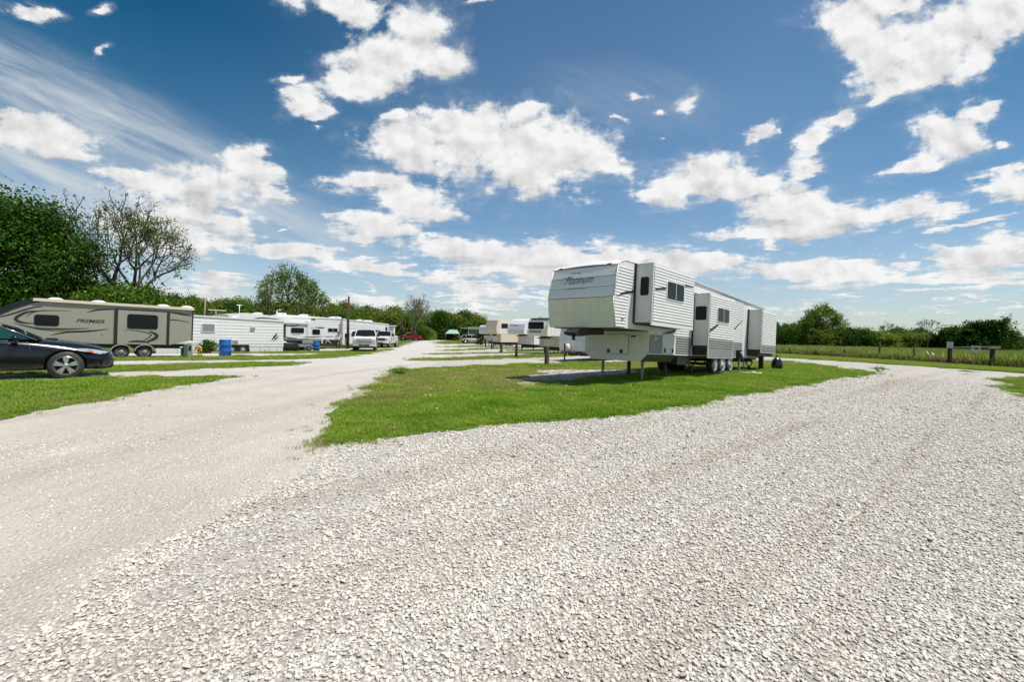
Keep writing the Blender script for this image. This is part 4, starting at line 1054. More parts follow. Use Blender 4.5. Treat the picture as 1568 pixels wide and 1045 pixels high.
def roof_unit(parent, x0, x1, y0, y1, z, h=0.25, name='air_conditioner', mat='roof_white'):
    m = MB()
    pts = [(x0, z), (x1, z), (x1, z + h * .5), (x1 - .12, z + h), (x0 + .22, z + h), (x0, z + h * .45)]
    m.prism(pts, y0, y1); m.cur = 1
    for i in range(3): m.box(x0 + .35 + i * .12, x0 + .40 + i * .12, y0 - .003, y0 + .01, z + h * .25, z + h * .7)
    return m.build(name, [M[mat], M['decal_grey']], parent, bevel=0.02)

def swoosh(mb, pts, wid, y, N_=(0, -1, 0), t=0.003, plane='side'):
    """tapered curved stripe: pts centre line, wid max width"""
    P_ = [Vector((a, b)) for a, b in pts]
    # catmull interpolation
    Q = []
    for i in range(len(P_) - 1):
        p0 = P_[max(i - 1, 0)]; p1 = P_[i]; p2 = P_[i + 1]; p3 = P_[min(i + 2, len(P_) - 1)]
        for k in range(6):
            u = k / 6
            Q.append(0.5 * ((2 * p1) + (p2 - p0) * u + (2 * p0 - 5 * p1 + 4 * p2 - p3) * u * u + (3 * p1 - p0 - 3 * p2 + p3) * u ** 3))
    Q.append(P_[-1]); L = []; Rr = []
    n = len(Q)
    for i, q in enumerate(Q):
        d = (Q[min(i + 1, n - 1)] - Q[max(i - 1, 0)]); d.normalize(); w = wid * .5 * math.sin(PI * (i + .3) / (n - .4)) ** .8
        L.append((q.x - d.y * w, q.y + d.x * w)); Rr.append((q.x + d.y * w, q.y - d.x * w))
    for i in range(n - 1):
        pts4 = [L[i], L[i + 1], Rr[i + 1], Rr[i]]
        if plane == 'side': mb.add([(a, y - t, b) for a, b in pts4], [(0, 1, 2, 3)])
        else: mb.add([(y - t, a, b) for a, b in pts4], [(0, 1, 2, 3)])
    return mb

# ============ the large white fifth wheel in the foreground
def big_fifth_wheel():
    t = empty('fifth_wheel_trailer', (2.93, 13.0, 0.0), 45, 'large white fifth wheel trailer with three slide outs standing alone on the front lawn', 'trailer', pitch=1.9)
    W = 2.42
    b = MB()
    body = [(0.0, 3.60), (0.10, 3.68), (0.35, 3.76), (5.1, 3.77), (13.3, 3.50), (13.3, 1.05), (1.9, 1.05), (1.9, 1.79), (-0.05, 1.79), (-0.20, 2.66)]
    b.prism(body, 0, W)
    b.build('body', M['rv_white'], t)
    # front cap skins: four smooth upper panels, ribbed lower panels
    f = MB()
    def fx(z): return -0.20 + (z - 2.66) / (3.60 - 2.66) * 0.20 if z > 2.66 else -0.20 + (2.66 - z) / .87 * .15
    zs = [2.66, 2.98, 3.29, 3.60]
    for i in range(3):
        z0, z1 = zs[i] + .008, zs[i + 1] - .008
        f.add([(fx(z0) - .014, .01, z0), (fx(z0) - .014, W - .01, z0), (fx(z1) - .006, W - .01, z1), (fx(z1) - .006, .01, z1)], [(0, 1, 2, 3)])
    f.build('front_panel', M['front_up'], t)
    f = MB(); n = 11
    for i in range(n):
        z0 = 1.80 + .855 * i / n; z1 = z0 + .855 / n
        prof = [(z0, .003), (z0 + .25 * (z1 - z0), .013), (z1 - .12 * (z1 - z0), .016 if i not in (4,) else .022), (z1, .003)]
        vs = []
        for z, d in prof: vs += [(fx(z) - d, .01, z), (fx(z) - d, W - .01, z)]
        f.add(vs, [(0, 1, 3, 2), (2, 3, 5, 4), (4, 5, 7, 6)])
    tag(f.build('lower_front_panel', M['front_low'], t), label='weathered greenish ribbed lower front panel')
    k = MB()
    for z, h_ in ((2.66, .014), (2.98, .007), (3.29, .007)): k.box(fx(z) - .022, fx(z) + .002, .015, W - .015, z - h_, z + h_)
    build_each(k, 'panel_seam', M['seam_dirt'], t)
    # corner trim
    c = MB()
    for y in (-0.012, W - .012):
        for a, bb in (((-.06, 1.79), (-.21, 2.66)), ((-.21, 2.66), (-.01, 3.60)), ((-.01, 3.6), (.10, 3.69)), ((.1, 3.69), (.36, 3.775)), ((.36, 3.775), (5.1, 3.785)), ((5.1, 3.785), (13.3, 3.515)), ((13.31, 3.515), (13.31, 1.05))):
            c.tube([(a[0], y + .012, a[1]), (bb[0], y + .012, bb[1])], .016, n=6)
    c.tube([(-.05, 0, 1.79), (-.05, W, 1.79)], .014, n=6)
    c.build('corner_trim', M['trim_white'], t)
    # roof membrane with camber
    r = MB(); rows = []
    for x, z in ((-.005, 3.605), (.1, 3.685), (.35, 3.765), (2, 3.775), (5.1, 3.775), (9, 3.645), (13.3, 3.505)):
        rows.append([(x, W * k / 6, z + .012 + .05 * math.sin(PI * k / 6)) for k in range(7)])
    vs = [p for rr_ in rows for p in rr_]; fs = []
    for i in range(len(rows) - 1):
        for j in range(6): fs.append((i * 7 + j, i * 7 + j + 1, (i + 1) * 7 + j + 1, (i + 1) * 7 + j))
    r.add(vs, fs); r.build('roof', M['roof_white'], t)
    roof_unit(t, 4.2, 5.1, .8, 1.6, 3.81); roof_unit(t, 9.4, 10.3, .8, 1.6, 3.66)
    # side siding
    s = MB()
    fxs = lambda z: fx(z) + .012
    def diag(z): return float(np.interp(z, [1.8, 2.71, 2.99, 3.72], [.45, .61, .84, .77]))
    ribs(s, 0, 1.80, 3.60, fxs, diag)
    ribs(s, 0, 1.70, 3.66, 3.74, 5.02)
    ribs(s, 0, 1.70, 3.58, 7.58, 10.35)
    ribs(s, 0, 3.36, 3.60, 5.02, 7.58, .08); 
    build_each(s, 'siding', M['rv_white'], t)
    s = MB(); ribs(s, 0, 1.10, 1.69, 3.80, 5.02); ribs(s, 0, 1.10, 1.69, 7.58, 10.35); ribs(s, 0, 1.05, 1.69, 13.12, 13.28)
    build_each(s, 'lower_siding', M['rv_gray'], t)
    # awning rail / dark roof edge trim
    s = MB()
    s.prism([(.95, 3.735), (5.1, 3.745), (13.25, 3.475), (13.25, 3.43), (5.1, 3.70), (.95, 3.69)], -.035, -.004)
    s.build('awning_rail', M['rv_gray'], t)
    # lower front bay with chamfered belly
    l = MB()
    cs = [(0.003, 1.052), (0.26, .80), (2.14, .80), (W - .003, 1.052)]
    l.loft([[(1.902, y, z) for y, z in cs], [(4.6, y, z) for y, z in cs]])
    l.build('belly', M['rv_dgray'], t)  # belly coloured dark to stand for the shade under the body
    l = MB(); l.plate([(.012, 1.052), (.26, .802), (2.14, .802), (W - .012, 1.052)], (1.9, 0, 0), FX, FZ, FN, .012); l.build('chamfered_front', M['front_low'], t)
    l = MB()
    n = 9
    for i in range(n):
        z0 = 1.06 + .72 * i / n; z1 = z0 + .72 / n
        vs = []
        for z, d in ((z0, .003), (z0 + .3 * (z1 - z0), .012), (z1 - .15 * (z1 - z0), .012), (z1, .003)): vs += [(1.9 - d, .012, z), (1.9 - d, W - .012, z)]
        l.add(vs, [(0, 1, 3, 2), (2, 3, 5, 4), (4, 5, 7, 6)])
    l.build('bay_front', M['front_low'], t)
    # front hatch
    h = MB(); h.plate(rrect(.70, 1.62, 1.01, 1.66, .06), (1.884, 0, 0), FX, FZ, FN, .03)
    h.cur = 1; h.plate(rrect(.685, 1.635, .995, 1.675, .07), (1.888, 0, 0), FX, FZ, FN, .012)
    ho = h.build('hatch', [M['front_low'], M['rv_gray']], t)
    for y in (.93, 1.42):
        k = MB(); k.plate(rrect(y - .05, y + .05, 1.04, 1.17, .03), (1.85, 0, 0), FX, FZ, FN, .02); k.build('latch', M['black'], ho)
    k = MB(); k.plate(rrect(.44, .60, 1.585, 1.635, .01), (1.884, 0, 0), FX, FZ, FN, .02); k.build('vent', M['dark'], t)
    # side service panel and compartment door
    k = MB(); k.plate(rrect(1.96, 2.74, 1.08, 1.68, .02), (0, -.003, 0), SX, SZ, SN, .02); so_ = k.build('service_panel', M['rv_gray'], t)
    k = MB(); k.lathe([(.01, -.03), (.06, -.025), (.07, 0)], (2.30, -.024, 1.57), 'y', 16); k.build('inlet_cover', M['trim_white'], so_)
    k = MB(); k.plate(rrect(2.77, 3.72, 1.08, 1.72, .05), (0, -.003, 0), SX, SZ, SN, .04); co2 = k.build('compartment_door', M['rv_panel'], t)
    for x in (2.93, 3.50):
        k = MB(); k.plate(rrect(x - .05, x + .05, 1.12, 1.27, .03), (0, -.045, 0), SX, SZ, SN, .015); k.build('latch', M['black'], co2)
    k = MB(); k.plate([(2.7, 1.74), (3.75, 1.93), (3.75, 1.86), (3.3, 1.77)], (0, -.004, 0), SX, SZ, SN, .006)
    k.plate([(-.10, 2.665), (.30, 2.84), (.84, 2.95), (.84, 2.87), (.42, 2.80)], (0, -.013, 0), SX, SZ, SN, .006)
    swoosh(k, [(8.3, 3.15), (8.95, 2.95), (9.0, 2.6), (8.4, 2.25), (7.7, 2.05)], .13, -.016)
    swoosh(k, [(7.7, 1.92), (8.9, 2.12), (10.3, 2.75)], .06, -.016)
    build_each(k, 'graphic_stripe', M['black'], t)
    k = MB(); k.box(.25, .33, -.03, -.014, 2.03, 2.08); k.box(.0, .06, .25, .40, 3.615, 3.665); k.box(.0, .06, 2.05, 2.20, 3.615, 3.665)
    build_each(k, 'marker_light', M['red'], t)
    # overhang underside
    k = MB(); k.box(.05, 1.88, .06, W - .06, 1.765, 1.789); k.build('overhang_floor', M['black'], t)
    # slide outs
    def slide(x0, x1, z0, z1, zf, D, outer, lowband=None, endwin=None, outwin=None):
        m = MB(); m.prism([(x0, zf), (x1, zf), (x1, z1), (x0, z1)], -D + .03, .0)
        sl_ = m.build('slide_out', M['rv_panel'], t)
        q = MB(); q.box(x0 - .03, x1 + .03, -D - .012, -D + .028, z0 - .02, z1 + .03)
        q.build('face_frame', M['trim_white'], sl_)
        q = MB(); ribs(q, -D - .014, (lowband[0] if lowband else z0 + .10), z1 - .03, x0 + .02, x1 - .02)
        q.build('siding', M['rv_white'], sl_)
        if lowband:
            q = MB(); ribs(q, -D - .014, lowband[1], lowband[0] - .02, x0 + .02, x1 - .02, .075)
            q.plate([(x0 + .02, z0 + .01), (x1 - .02, z0 + .01), (x1 - .02, lowband[1] - .01), (x0 + .02, lowband[1] - .01)], (0, -D - .013, 0), SX, SZ, SN, .005)
            q.build('lower_siding', M['rv_gray'], sl_)
        q = MB(); q.box(x0 - .05, x0 - .012, -.05, -.002, zf - .02, z1 + .05); q.box(x1 + .012, x1 + .05, -.05, -.002, zf - .02, z1 + .05); q.box(x0 - .05, x1 + .05, -.05, -.002, z1 + .012, z1 + .05)
        q.build('seal', M['black'], sl_)
        q = MB(); q.prism([(x0 - .02, z1 + .002), (x1 + .02, z1 + .002), (x1 + .02, z1 + .03), (x0 - .02, z1 + .03)], -D + .04, -.06); q.build('slide_roof', M['roof_white'], sl_)
        if endwin: window(sl_, endwin, (x0, 0, 0), FX, FZ, FN, frame='rv_panel', fw=.02, t=.008, r=.06)
        if outwin: window(sl_, outwin, (0, -D - .014, 0), SX, SZ, SN, t=.03, div=[(outwin[0] + outwin[2]) / 2], r=.06)
        return sl_
    s1 = slide(.93, 3.70, 1.93, 3.72, 1.99, .6, None, None, (-.20, 2.79, -.47, 3.34), (1.76, 2.78, 2.88, 3.30))
    q = MB(); q.plate([(1.02, 2.94), (1.66, 3.03), (1.66, 3.10), (1.02, 3.01)], (0, -.63, 0), SX, SZ, SN, .005); q.plate([(2.97, 3.29), (3.62, 3.34), (3.62, 3.37), (2.97, 3.35)], (0, -.63, 0), SX, SZ, SN, .005)
    build_each(q, 'graphic_stripe', M['dark'], s1)
    q = MB(); q.box(.95, 3.66, -.58, -.01, 1.93, 1.985); q.build('slide_floor', M['dark'], s1)
    s2 = slide(5.10, 7.50, 1.02, 3.30, 1.44, .6, None, (1.70, 1.36), (-.10, 2.36, -.50, 2.86), (5.78, 2.36, 6.87, 2.86))
    q = MB(); q.plate([(5.13, 1.93), (5.13, 2.03), (5.75, 2.24), (5.95, 2.24), (5.5, 2.06)], (0, -.63, 0), SX, SZ, SN, .005); build_each(q, 'graphic_stripe', M['dark'], s2)
    slide(10.98, 13.08, 1.33, 3.22, 1.45, .6, None, (1.66, 1.40))
    # chassis, shadowy underbelly, steps and jacks
    k = MB(); k.box(4.65, 13.2, .25, 2.2, .97, 1.045); k.box(4.62, 13.25, .62, .70, .84, .968); k.box(4.62, 13.25, 1.72, 1.80, .84, .968)
    for x in (5.4, 6.6, 10.2, 11.4, 12.6): k.box(x, x + .06, .25, 2.2, .88, .968)
    k.build('chassis', M['black'], t)
    for x in (7.46, 8.31, 9.16):
        k = MB(); k.tube([(x, .2, .72), (x, 2.2, .72)], .045, n=8); k.build('axle', M['dark'], t)
    k = MB(); k.box(6.2, 6.7, .9, 1.6, .70, .968); k.build('holding_tank', M['dark'], t)
    k = MB(); k.tube([(9.9, .5, .97), (9.92, .35, .6), (10.0, .2, .25), (10.3, .1, .10), (11.2, .0, .08)], .05, n=8); k.build('drain_hose', M['dark'], t)
    k = MB()
    for x0, x1 in ((5.13, 7.48),): k.box(x0, x1, -.52, -.02, 1.10, 1.43)
    k.box(11.0, 13.05, -.5, -.02, 1.15, 1.44); k.box(4.0, 5.05, .02, .25, .72, 1.04)
    build_each(k, 'underbelly_block', M['black'], t)  # black filler blocks making up the shadowy underbelly
    for x in (7.46, 8.31, 9.16): wheel(t, x, .16, .72, .385, .22, -1)
    for x in (7.46, 8.31, 9.16): wheel(t, x, 2.24, .72, .385, .22, 1)
    k = MB()
    for x in (7.03, 7.88, 8.73, 9.6): k.box(x, x + .04, .262, .32, .70, .968)
    build_each(k, 'spring_hanger', M['dark'], t)
    for i, (x, y) in enumerate(((2.35, .42), (2.35, 1.95))):
        k = MB(); k.box(x - .038, x + .038, y - .038, y + .038, .42, .82); k.box(x - .028, x + .028, y - .028, y + .028, -.02, .43); k.box(x - .12, x + .12, y - .12, y + .12, -.06 - x * .03, -.0 - x * .03)
        k.build('landing_leg', M['rv_gray'], t)
    for x, y in ((4.1, .5), (4.1, 1.95)):
        k = MB(); k.box(x - .05, x + .05, y - .05, y + .05, -.1, .82); k.build('support_post', M['dark'], t)
    for x, y in ((12.5, .35), (12.5, 2.0), (5.9, .35)):
        k = MB(); zc, hh, hw = .80, .17, .48
        for a, bb in (((x - hw, zc), (x, zc + hh)), ((x, zc + hh), (x + hw, zc)), ((x + hw, zc), (x, zc - hh)), ((x, zc - hh), (x - hw, zc))):
            k.tube([(a[0], y, a[1]), (bb[0], y, bb[1])], .028, n=5)
        k.box(x - .05, x + .05, y - .05, y + .05, .30, zc - hh + .01); k.box(x - .16, x + .16, y - .12, y + .12, .10, .29); k.box(x - .25, x + .25, y - .04, y + .04, zc + hh - .02, zc + hh + .05)
        k.build('scissor_jack', M['black'], t)
    # hitch pin box
    k = MB(); k.prism([(-.62, 1.60), (-.30, 1.75), (.1, 1.788), (.9, 1.788), (.9, 1.60), (.2, 1.56), (-.3, 1.50), (-.55, 1.54)], 1.0, 1.42); k.tube([(-.38, 1.21, 1.52), (-.38, 1.21, 1.38)], .05, n=8); pass
    k.build('hitch_pin_box', M['black'], t)
    # lettering on the front
    up = Vector((0.20, 0, 0.94)).normalized()
    lettering('Platinum', t, (fx(3.16) - .032, 1.86, 3.11), (0, -1, 0), up, 1.08, .25, M['black'], shear=.6, bold=-.008)
    lettering('Fifth Wheel', t, (fx(3.40) - .030, 1.48, 3.405), (0, -1, 0), up, .32, .055, M['black'], shear=.5) if False else None
    k = MB(); P0 = []
    swoosh(k, [(1.97, 3.14), (2.0, 3.22), (1.92, 3.31), (1.75, 3.33), (1.68, 3.27), (1.78, 3.22)], .014, 0, plane='front')
    
    k.v = [(fx(z) - .03, y, z) for x, y, z in k.v]
    k.build('emblem_flourish', M['black'], t)
    k = MB()
    for yy, w_ in ((1.66, .05), (1.58, .07), (1.49, .04), (1.40, .08)): k.add([(fx(3.45) - .02, yy, 3.43), (fx(3.45) - .02, yy - w_, 3.44), (fx(3.48) - .02, yy - w_ - .01, 3.475), (fx(3.48) - .02, yy - .01, 3.465)], [(0, 1, 2, 3)])
    for j in range(14): k.add([(fx(2.95) - .026, 1.72 - j * .052, 2.935), (fx(2.95) - .026, 1.69 - j * .052, 2.937), (fx(2.98) - .026, 1.685 - j * .052, 2.965), (fx(2.98) - .026, 1.715 - j * .052, 2.963)], [(0, 1, 2, 3)])
    k.build('small_print', M['decal_grey'], t)
    return t
big_fifth_wheel()

# ============ beige trailer on the left
def beige_trailer():
    t = empty('travel_trailer', (-20.1, 24.9, -0.175), 43, 'long beige trailer with black graphics and curved nose behind the dark car', 'trailer', pitch=1.0, s=1.008)
    W = 2.4
    prof = [(-7.6, 1.0), (-7.5, 1.3), (-6.9, 1.75), (-5.9, 2.08), (-5.3, 2.26), (-4.9, 2.54), (-4.55, 2.72), (-4.2, 2.80), (-4.0, 2.82), (2.12, 2.80), (2.12, 1.02), (1.06, .72), (-3.9, .74), (-7.2, .78)]
    b = MB(); b.prism(prof, 0, W); b.build('body', M['beige'], t)
    # dark curved nose cap
    k = MB(); top = [(-7.5, 1.34), (-6.9, 1.79), (-5.9, 2.14), (-5.3, 2.33), (-4.9, 2.60), (-4.55, 2.77), (-4.2, 2.86), (-4.0, 2.87)]; bot = [(-4.0, 2.70), (-4.3, 2.62), (-4.88, 2.30), (-5.3, 2.0), (-5.9, 1.82), (-7.3, 1.30)]
    k.prism(top + bot, -.03, W + .03); k.build('nose_cap', M['navy'], t)
    k = MB()
    swoosh(k, [(-5.6, 1.80), (-5.0, 2.03), (-4.3, 2.40), (-3.9, 2.50)], .07, -.004)
    swoosh(k, [(-4.15, 1.66), (-4.60, 1.70), (-4.78, 1.88), (-4.45, 2.18), (-4.1, 2.28)], .12, -.004)
    swoosh(k, [(-4.45, 1.95), (-4.3, 2.15), (-3.9, 2.30), (-2.9, 2.36)], .04, -.004)
    swoosh(k, [(-4.85, 1.66), (-4.1, 1.45), (-3.2, 1.44), (-2.2, 1.52)], .075, -.004)
    swoosh(k, [(-4.2, 1.40), (-3.5, 1.34), (-2.9, 1.38)], .025, -.004)
    swoosh(k, [(-3.6, 1.12), (-3.0, 1.30), (-2.3, 1.36), (-1.5, 1.50)], .09, -.004)
    swoosh(k, [(-2.35, 2.33), (-1.9, 2.48), (-1.3, 2.56)], .07, -.004)
    swoosh(k, [(-.95, 1.50), (-.2, 1.44), (.25, 1.28), (.0, .98), (-.2, .86)], .05, -.054)
    swoosh(k, [(.15, 1.48), (.5, 1.25), (.35, 1.02), (.05, .88)], .16, -.054)
    swoosh(k, [(.55, 2.10), (1.2, 2.14), (2.0, 2.04)], .045, -.004)
    swoosh(k, [(1.1, 2.56), (1.6, 2.48), (2.1, 2.42)], .09, -.004)
    swoosh(k, [(-.7, .86), (-.3, .90), (.2, .84)], .10, -.054)
    build_each(k, 'graphic_stripe', M['black'], t)
    k = MB(); k.box(-1.28, -1.15, -.045, -.001, .73, 2.60); k.box(.92, 1.05, -.045, -.001, .71, 2.60); k.box(-1.15, .92, -.045, -.001, 2.54, 2.60); k.box(2.08, 2.14, -.02, W, .98, 2.78); build_each(k, 'black_trim', M['black'], t)
    k = MB(); k.box(-1.14, .91, -.05, -.001, .74, 2.53); k.build('slide_out', M['beige'], t)
    k = MB(); k.prism([(-4.25, 2.76), (-4.2, 2.89), (2.14, 2.87), (2.17, 2.83), (2.14, 2.73), (-4.2, 2.75)], -.10, -.003); k.build('awning', M['beige_rail'], t)
    k = MB(); k.box(-4.1, 2.10, 0.0, W, 2.803, 2.83); k.build('roof', M['roof_white'], t)
    for x in (-3.5, -1.9, .8, 1.9):
        k = MB(); k.lathe([(.34, 0), (.30, .08), (.18, .15), (.02, .17)], (x, .6, 2.83), 'z', 14); k.build('roof_vent', M['roof_white'], t)
    window(t, (-4.17, 1.59, -3.34, 2.09), (0, -.001, 0), SX, SZ, SN, frame='dark', fw=.02, r=.1)
    window(t, (-.75, 1.59, .51, 2.33), (0, -.05, 0), SX, SZ, SN, frame='dark', fw=.02, r=.1)
    lettering('PREMIER', t, (-2.72, -.005, 1.79), SX, (0.0, 0, 1), 1.07, .18, M['black'], shear=.35, bold=.02)
    k = MB(); k.box(-7.0, 2.0, .2, W - .2, .52, .74); k.build('chassis', M['black'], t)
    for x in (-.96, .01):
        wheel(t, x, .14, .31, .34, .2, -1, rim='decal_grey'); wheel(t, x, W - .1, .31, .34, .2, 1, rim='decal_grey')  # rims coloured dark grey to stand for the shadow under the trailer
        k = MB(); pr = []
        for i in range(13):
            a = R(10 + 160 * i / 12); pr.append((x + .47 * math.cos(a), .30 + .44 * math.sin(a)))
        for i in range(12, -1, -1):
            a = R(10 + 160 * i / 12); pr.append((x + .42 * math.cos(a), .30 + .39 * math.sin(a)))
        k.prism(pr, -.06, .22); k.build('fender', M['silver'], t)
    k = MB(); k.box(-3.75, -3.35, -.03, .02, .80, .98); k.build('outlet_box', M['black'], t)
    k = MB(); k.box(-1.75, -1.71, -.025, 0, 1.20, 1.30); build_each(k, 'marker_light', M['orange'], t)
    k = MB()
    for x in (-5.5, 1.7):
        k.box(x - .05, x + .05, .3, .4, -.1, .53)
    build_each(k, 'stabiliser_jack', M['dark'], t)
beige_trailer()

# ============ white sided trailer (second from the left)
def white_sided():
    t = empty('travel_trailer', (-21.03, 35.59, -.30), 45, 'white trailer with horizontal siding and square window behind the blue barrel', 'trailer')
    W = 2.4
    b = MB(); b.prism([(-5.5, 2.80), (-3.29, 2.74), (2.95, 2.53), (2.98, .43), (.45, .47), (.45, .60), (-1.0, .62), (-1.0, .55), (-5.5, .62)], 0, W); b.build('body', M['rv_white'], t)
    k = MB()
    zt = lambda x: 2.72 - (x + 3.3) * .0325
    for i, z in enumerate((.72, .94, 1.16, 1.38, 1.62, 1.86, 2.10, 2.34)):
        k.add([(-5.4, -.002, z), (2.96, -.002, z - .06), (2.96, -.016, z - .04), (-5.4, -.016, z + .02)], [(0, 1, 2, 3)])
        k.add([(-5.4, -.016, z + .02), (2.96, -.016, z - .04), (2.96, -.004, z + .15), (-5.4, -.004, z + .21)], [(0, 1, 2, 3)])
    k.build('siding', M['rv_white'], t)
    k = MB(); k.prism([(-5.5, 2.86), (2.97, 2.59), (2.97, 2.50), (-5.5, 2.77)], -.07, W); k.build('roof', M['roof_white'], t)
    k = MB(); k.box(-5.4, -1.0, .02, .05, -.05, .62); k.box(.48, 2.95, .02, .05, -.05, .46); k.cur = 1
    for x in (-4.2, -3.0, -1.9, 1.2, 1.9, 2.5): k.box(x, x + .015, .012, .021, -.05, .45)
    k.build('skirting', [M['rv_panel'], M['rv_gray']], t)
    window(t, (-2.70, 1.60, -1.93, 2.14), (0, -.03, 0), SX, SZ, SN, frame='trim_white', glass='glass_pale', fw=.06, r=.01, t=.03)
    k = MB(); k.prism([(.50, 1.95), (.86, 1.95), (.84, 2.05), (.52, 2.05)], -.16, -.03); k.build('porch_light', M['cream'], t)
    k = MB(); k.box(-.80, -.30, -.05, -.0, .62, 1.05); k.cur = 1; k.box(-.74, -.36, -.06, -.049, .66, .93); k.build('water_heater', [M['trim_white'], M['decal_grey']], t)
    k = MB(); k.plate([(2.03, .92), (2.15, 1.20), (2.3, 1.41), (2.5, 1.58), (2.42, 1.32), (2.30, 1.20)], (0, -.03, 0), SX, SZ, SN, .004); k.plate([(2.13, .88), (2.38, 1.18), (2.62, 1.33), (2.45, 1.10)], (0, -.03, 0), SX, SZ, SN, .004); build_each(k, 'graphic_stripe', M['black'], t)
    for x in (-.76, .01): wheel(t, x, .12, .22, .27, .18, -1)
    k = MB(); k.box(-.98, .43, .1, 2.2, .15, .60); k.build('wheel_well', M['black'], t)
    roof_unit(t, -1.75, -.95, .2, .9, 2.68, .26, mat='decal_grey'); roof_unit(t, -.7, -.1, .3, .9, 2.65, .22)
    k = MB(); k.tube([(-1.65, .9, 2.65), (-1.65, .9, 3.25)], .02, n=5); k.box(-2.15, -.95, .85, .95, 3.22, 3.27); k.build('antenna', M['trim_white'], t)
white_sided()

# ============ white fifth wheel with two slide outs (third)
def white_slides():
    t = empty('fifth_wheel_trailer', (-19.4, 41.7, -.41), 45, 'white trailer with two grey slide outs and awning behind the low flat utility trailer', 'trailer', s=1.06)
    W = 2.5
    b = MB(); b.prism([(-6.6, 2.2), (-6.3, 2.66), (-5.89, 2.86), (-5.36, 3.02), (-4.18, 3.14), (-.75, 2.91), (2.03, 2.53), (2.0, .92), (-4.3, .95), (-4.3, 1.45), (-6.6, 1.45)], .35, W + .35); b.build('body', M['rv_white'], t)
    k = MB(); k.prism([(-1.21, 1.09), (.54, 1.11), (.54, 2.44), (-1.21, 2.40)], 0, .36); k.build('slide_out', M['rv_panel'], t)
    k2 = MB(); k2.prism([(.56, 1.12), (2.05, 1.12), (2.05, 2.52), (.56, 2.64)], -.05, .36); k2.build('slide_out', M['rv_panel'], t)
    k = MB(); k.box(-1.38, -1.20, -.02, .36, 1.28, 2.32); k.build('slide_seal', M['black'], t)
    k = MB(); k.prism([(-1.38, 2.42), (.63, 2.38), (.63, 2.50), (-1.38, 2.54)], -.12, -.001); k.build('awning', M['trim_white'], t)
    window(t, (-.78, 1.58, .30, 2.05), (0, -.001, 0), SX, SZ, SN, frame='rv_white', fw=.03, r=.08)
    window(t, (.98, 1.48, 1.66, 1.95), (0, -.05, 0), SX, SZ, SN, frame='rv_white', fw=.03, r=.08)
    k = MB(); swoosh(k, [(-1.2, 2.18), (-.6, 2.17), (-.1, 2.28)], .10, -.004); swoosh(k, [(-1.35, 1.25), (-.8, 1.14), (-.2, 1.10)], .12, -.004)
    k.plate([(.75, 2.04), (1.3, 2.14), (2.03, 2.16), (2.03, 2.05), (1.6, 2.04), (1.3, 2.08)], (0, -.052, 0), SX, SZ, SN, .004); swoosh(k, [(.2, 1.27), (1.1, 1.26), (1.95, 1.34)], .08, -.055)
    swoosh(k, [(-3.9, 2.55), (-3.0, 2.78), (-1.6, 2.72)], .10, .346)
    build_each(k, 'graphic_stripe', M['dark'], t)
    lettering('Cougar', t, (-.69, -.004, 1.37), SX, SZ, .74, .13, M['dark'], shear=.4)
    k = MB(); k.box(-1.3, 2.0, .4, 2.7, .50, .93); k.build('chassis', M['black'], t)
    for x in (-.3, .65): wheel(t, x, .45, .30, .34, .2, -1)
    k = MB(); k.tube([(-4.38, 1.2, 3.05), (-4.38, 1.2, 3.75)], .035, n=5); k.tube([(-4.62, 1.0, 3.76), (-4.16, 1.4, 3.78)], .035, n=5); k.build('antenna', M['trim_white'], t)
    roof_unit(t, -3.4, -2.7, .9, 1.6, 3.02, .22)
    k = MB(); k.box(.1, 1.0, -.25, -.04, .72, .98); k.build('entry_step', M['box_grey'], t)
white_slides()

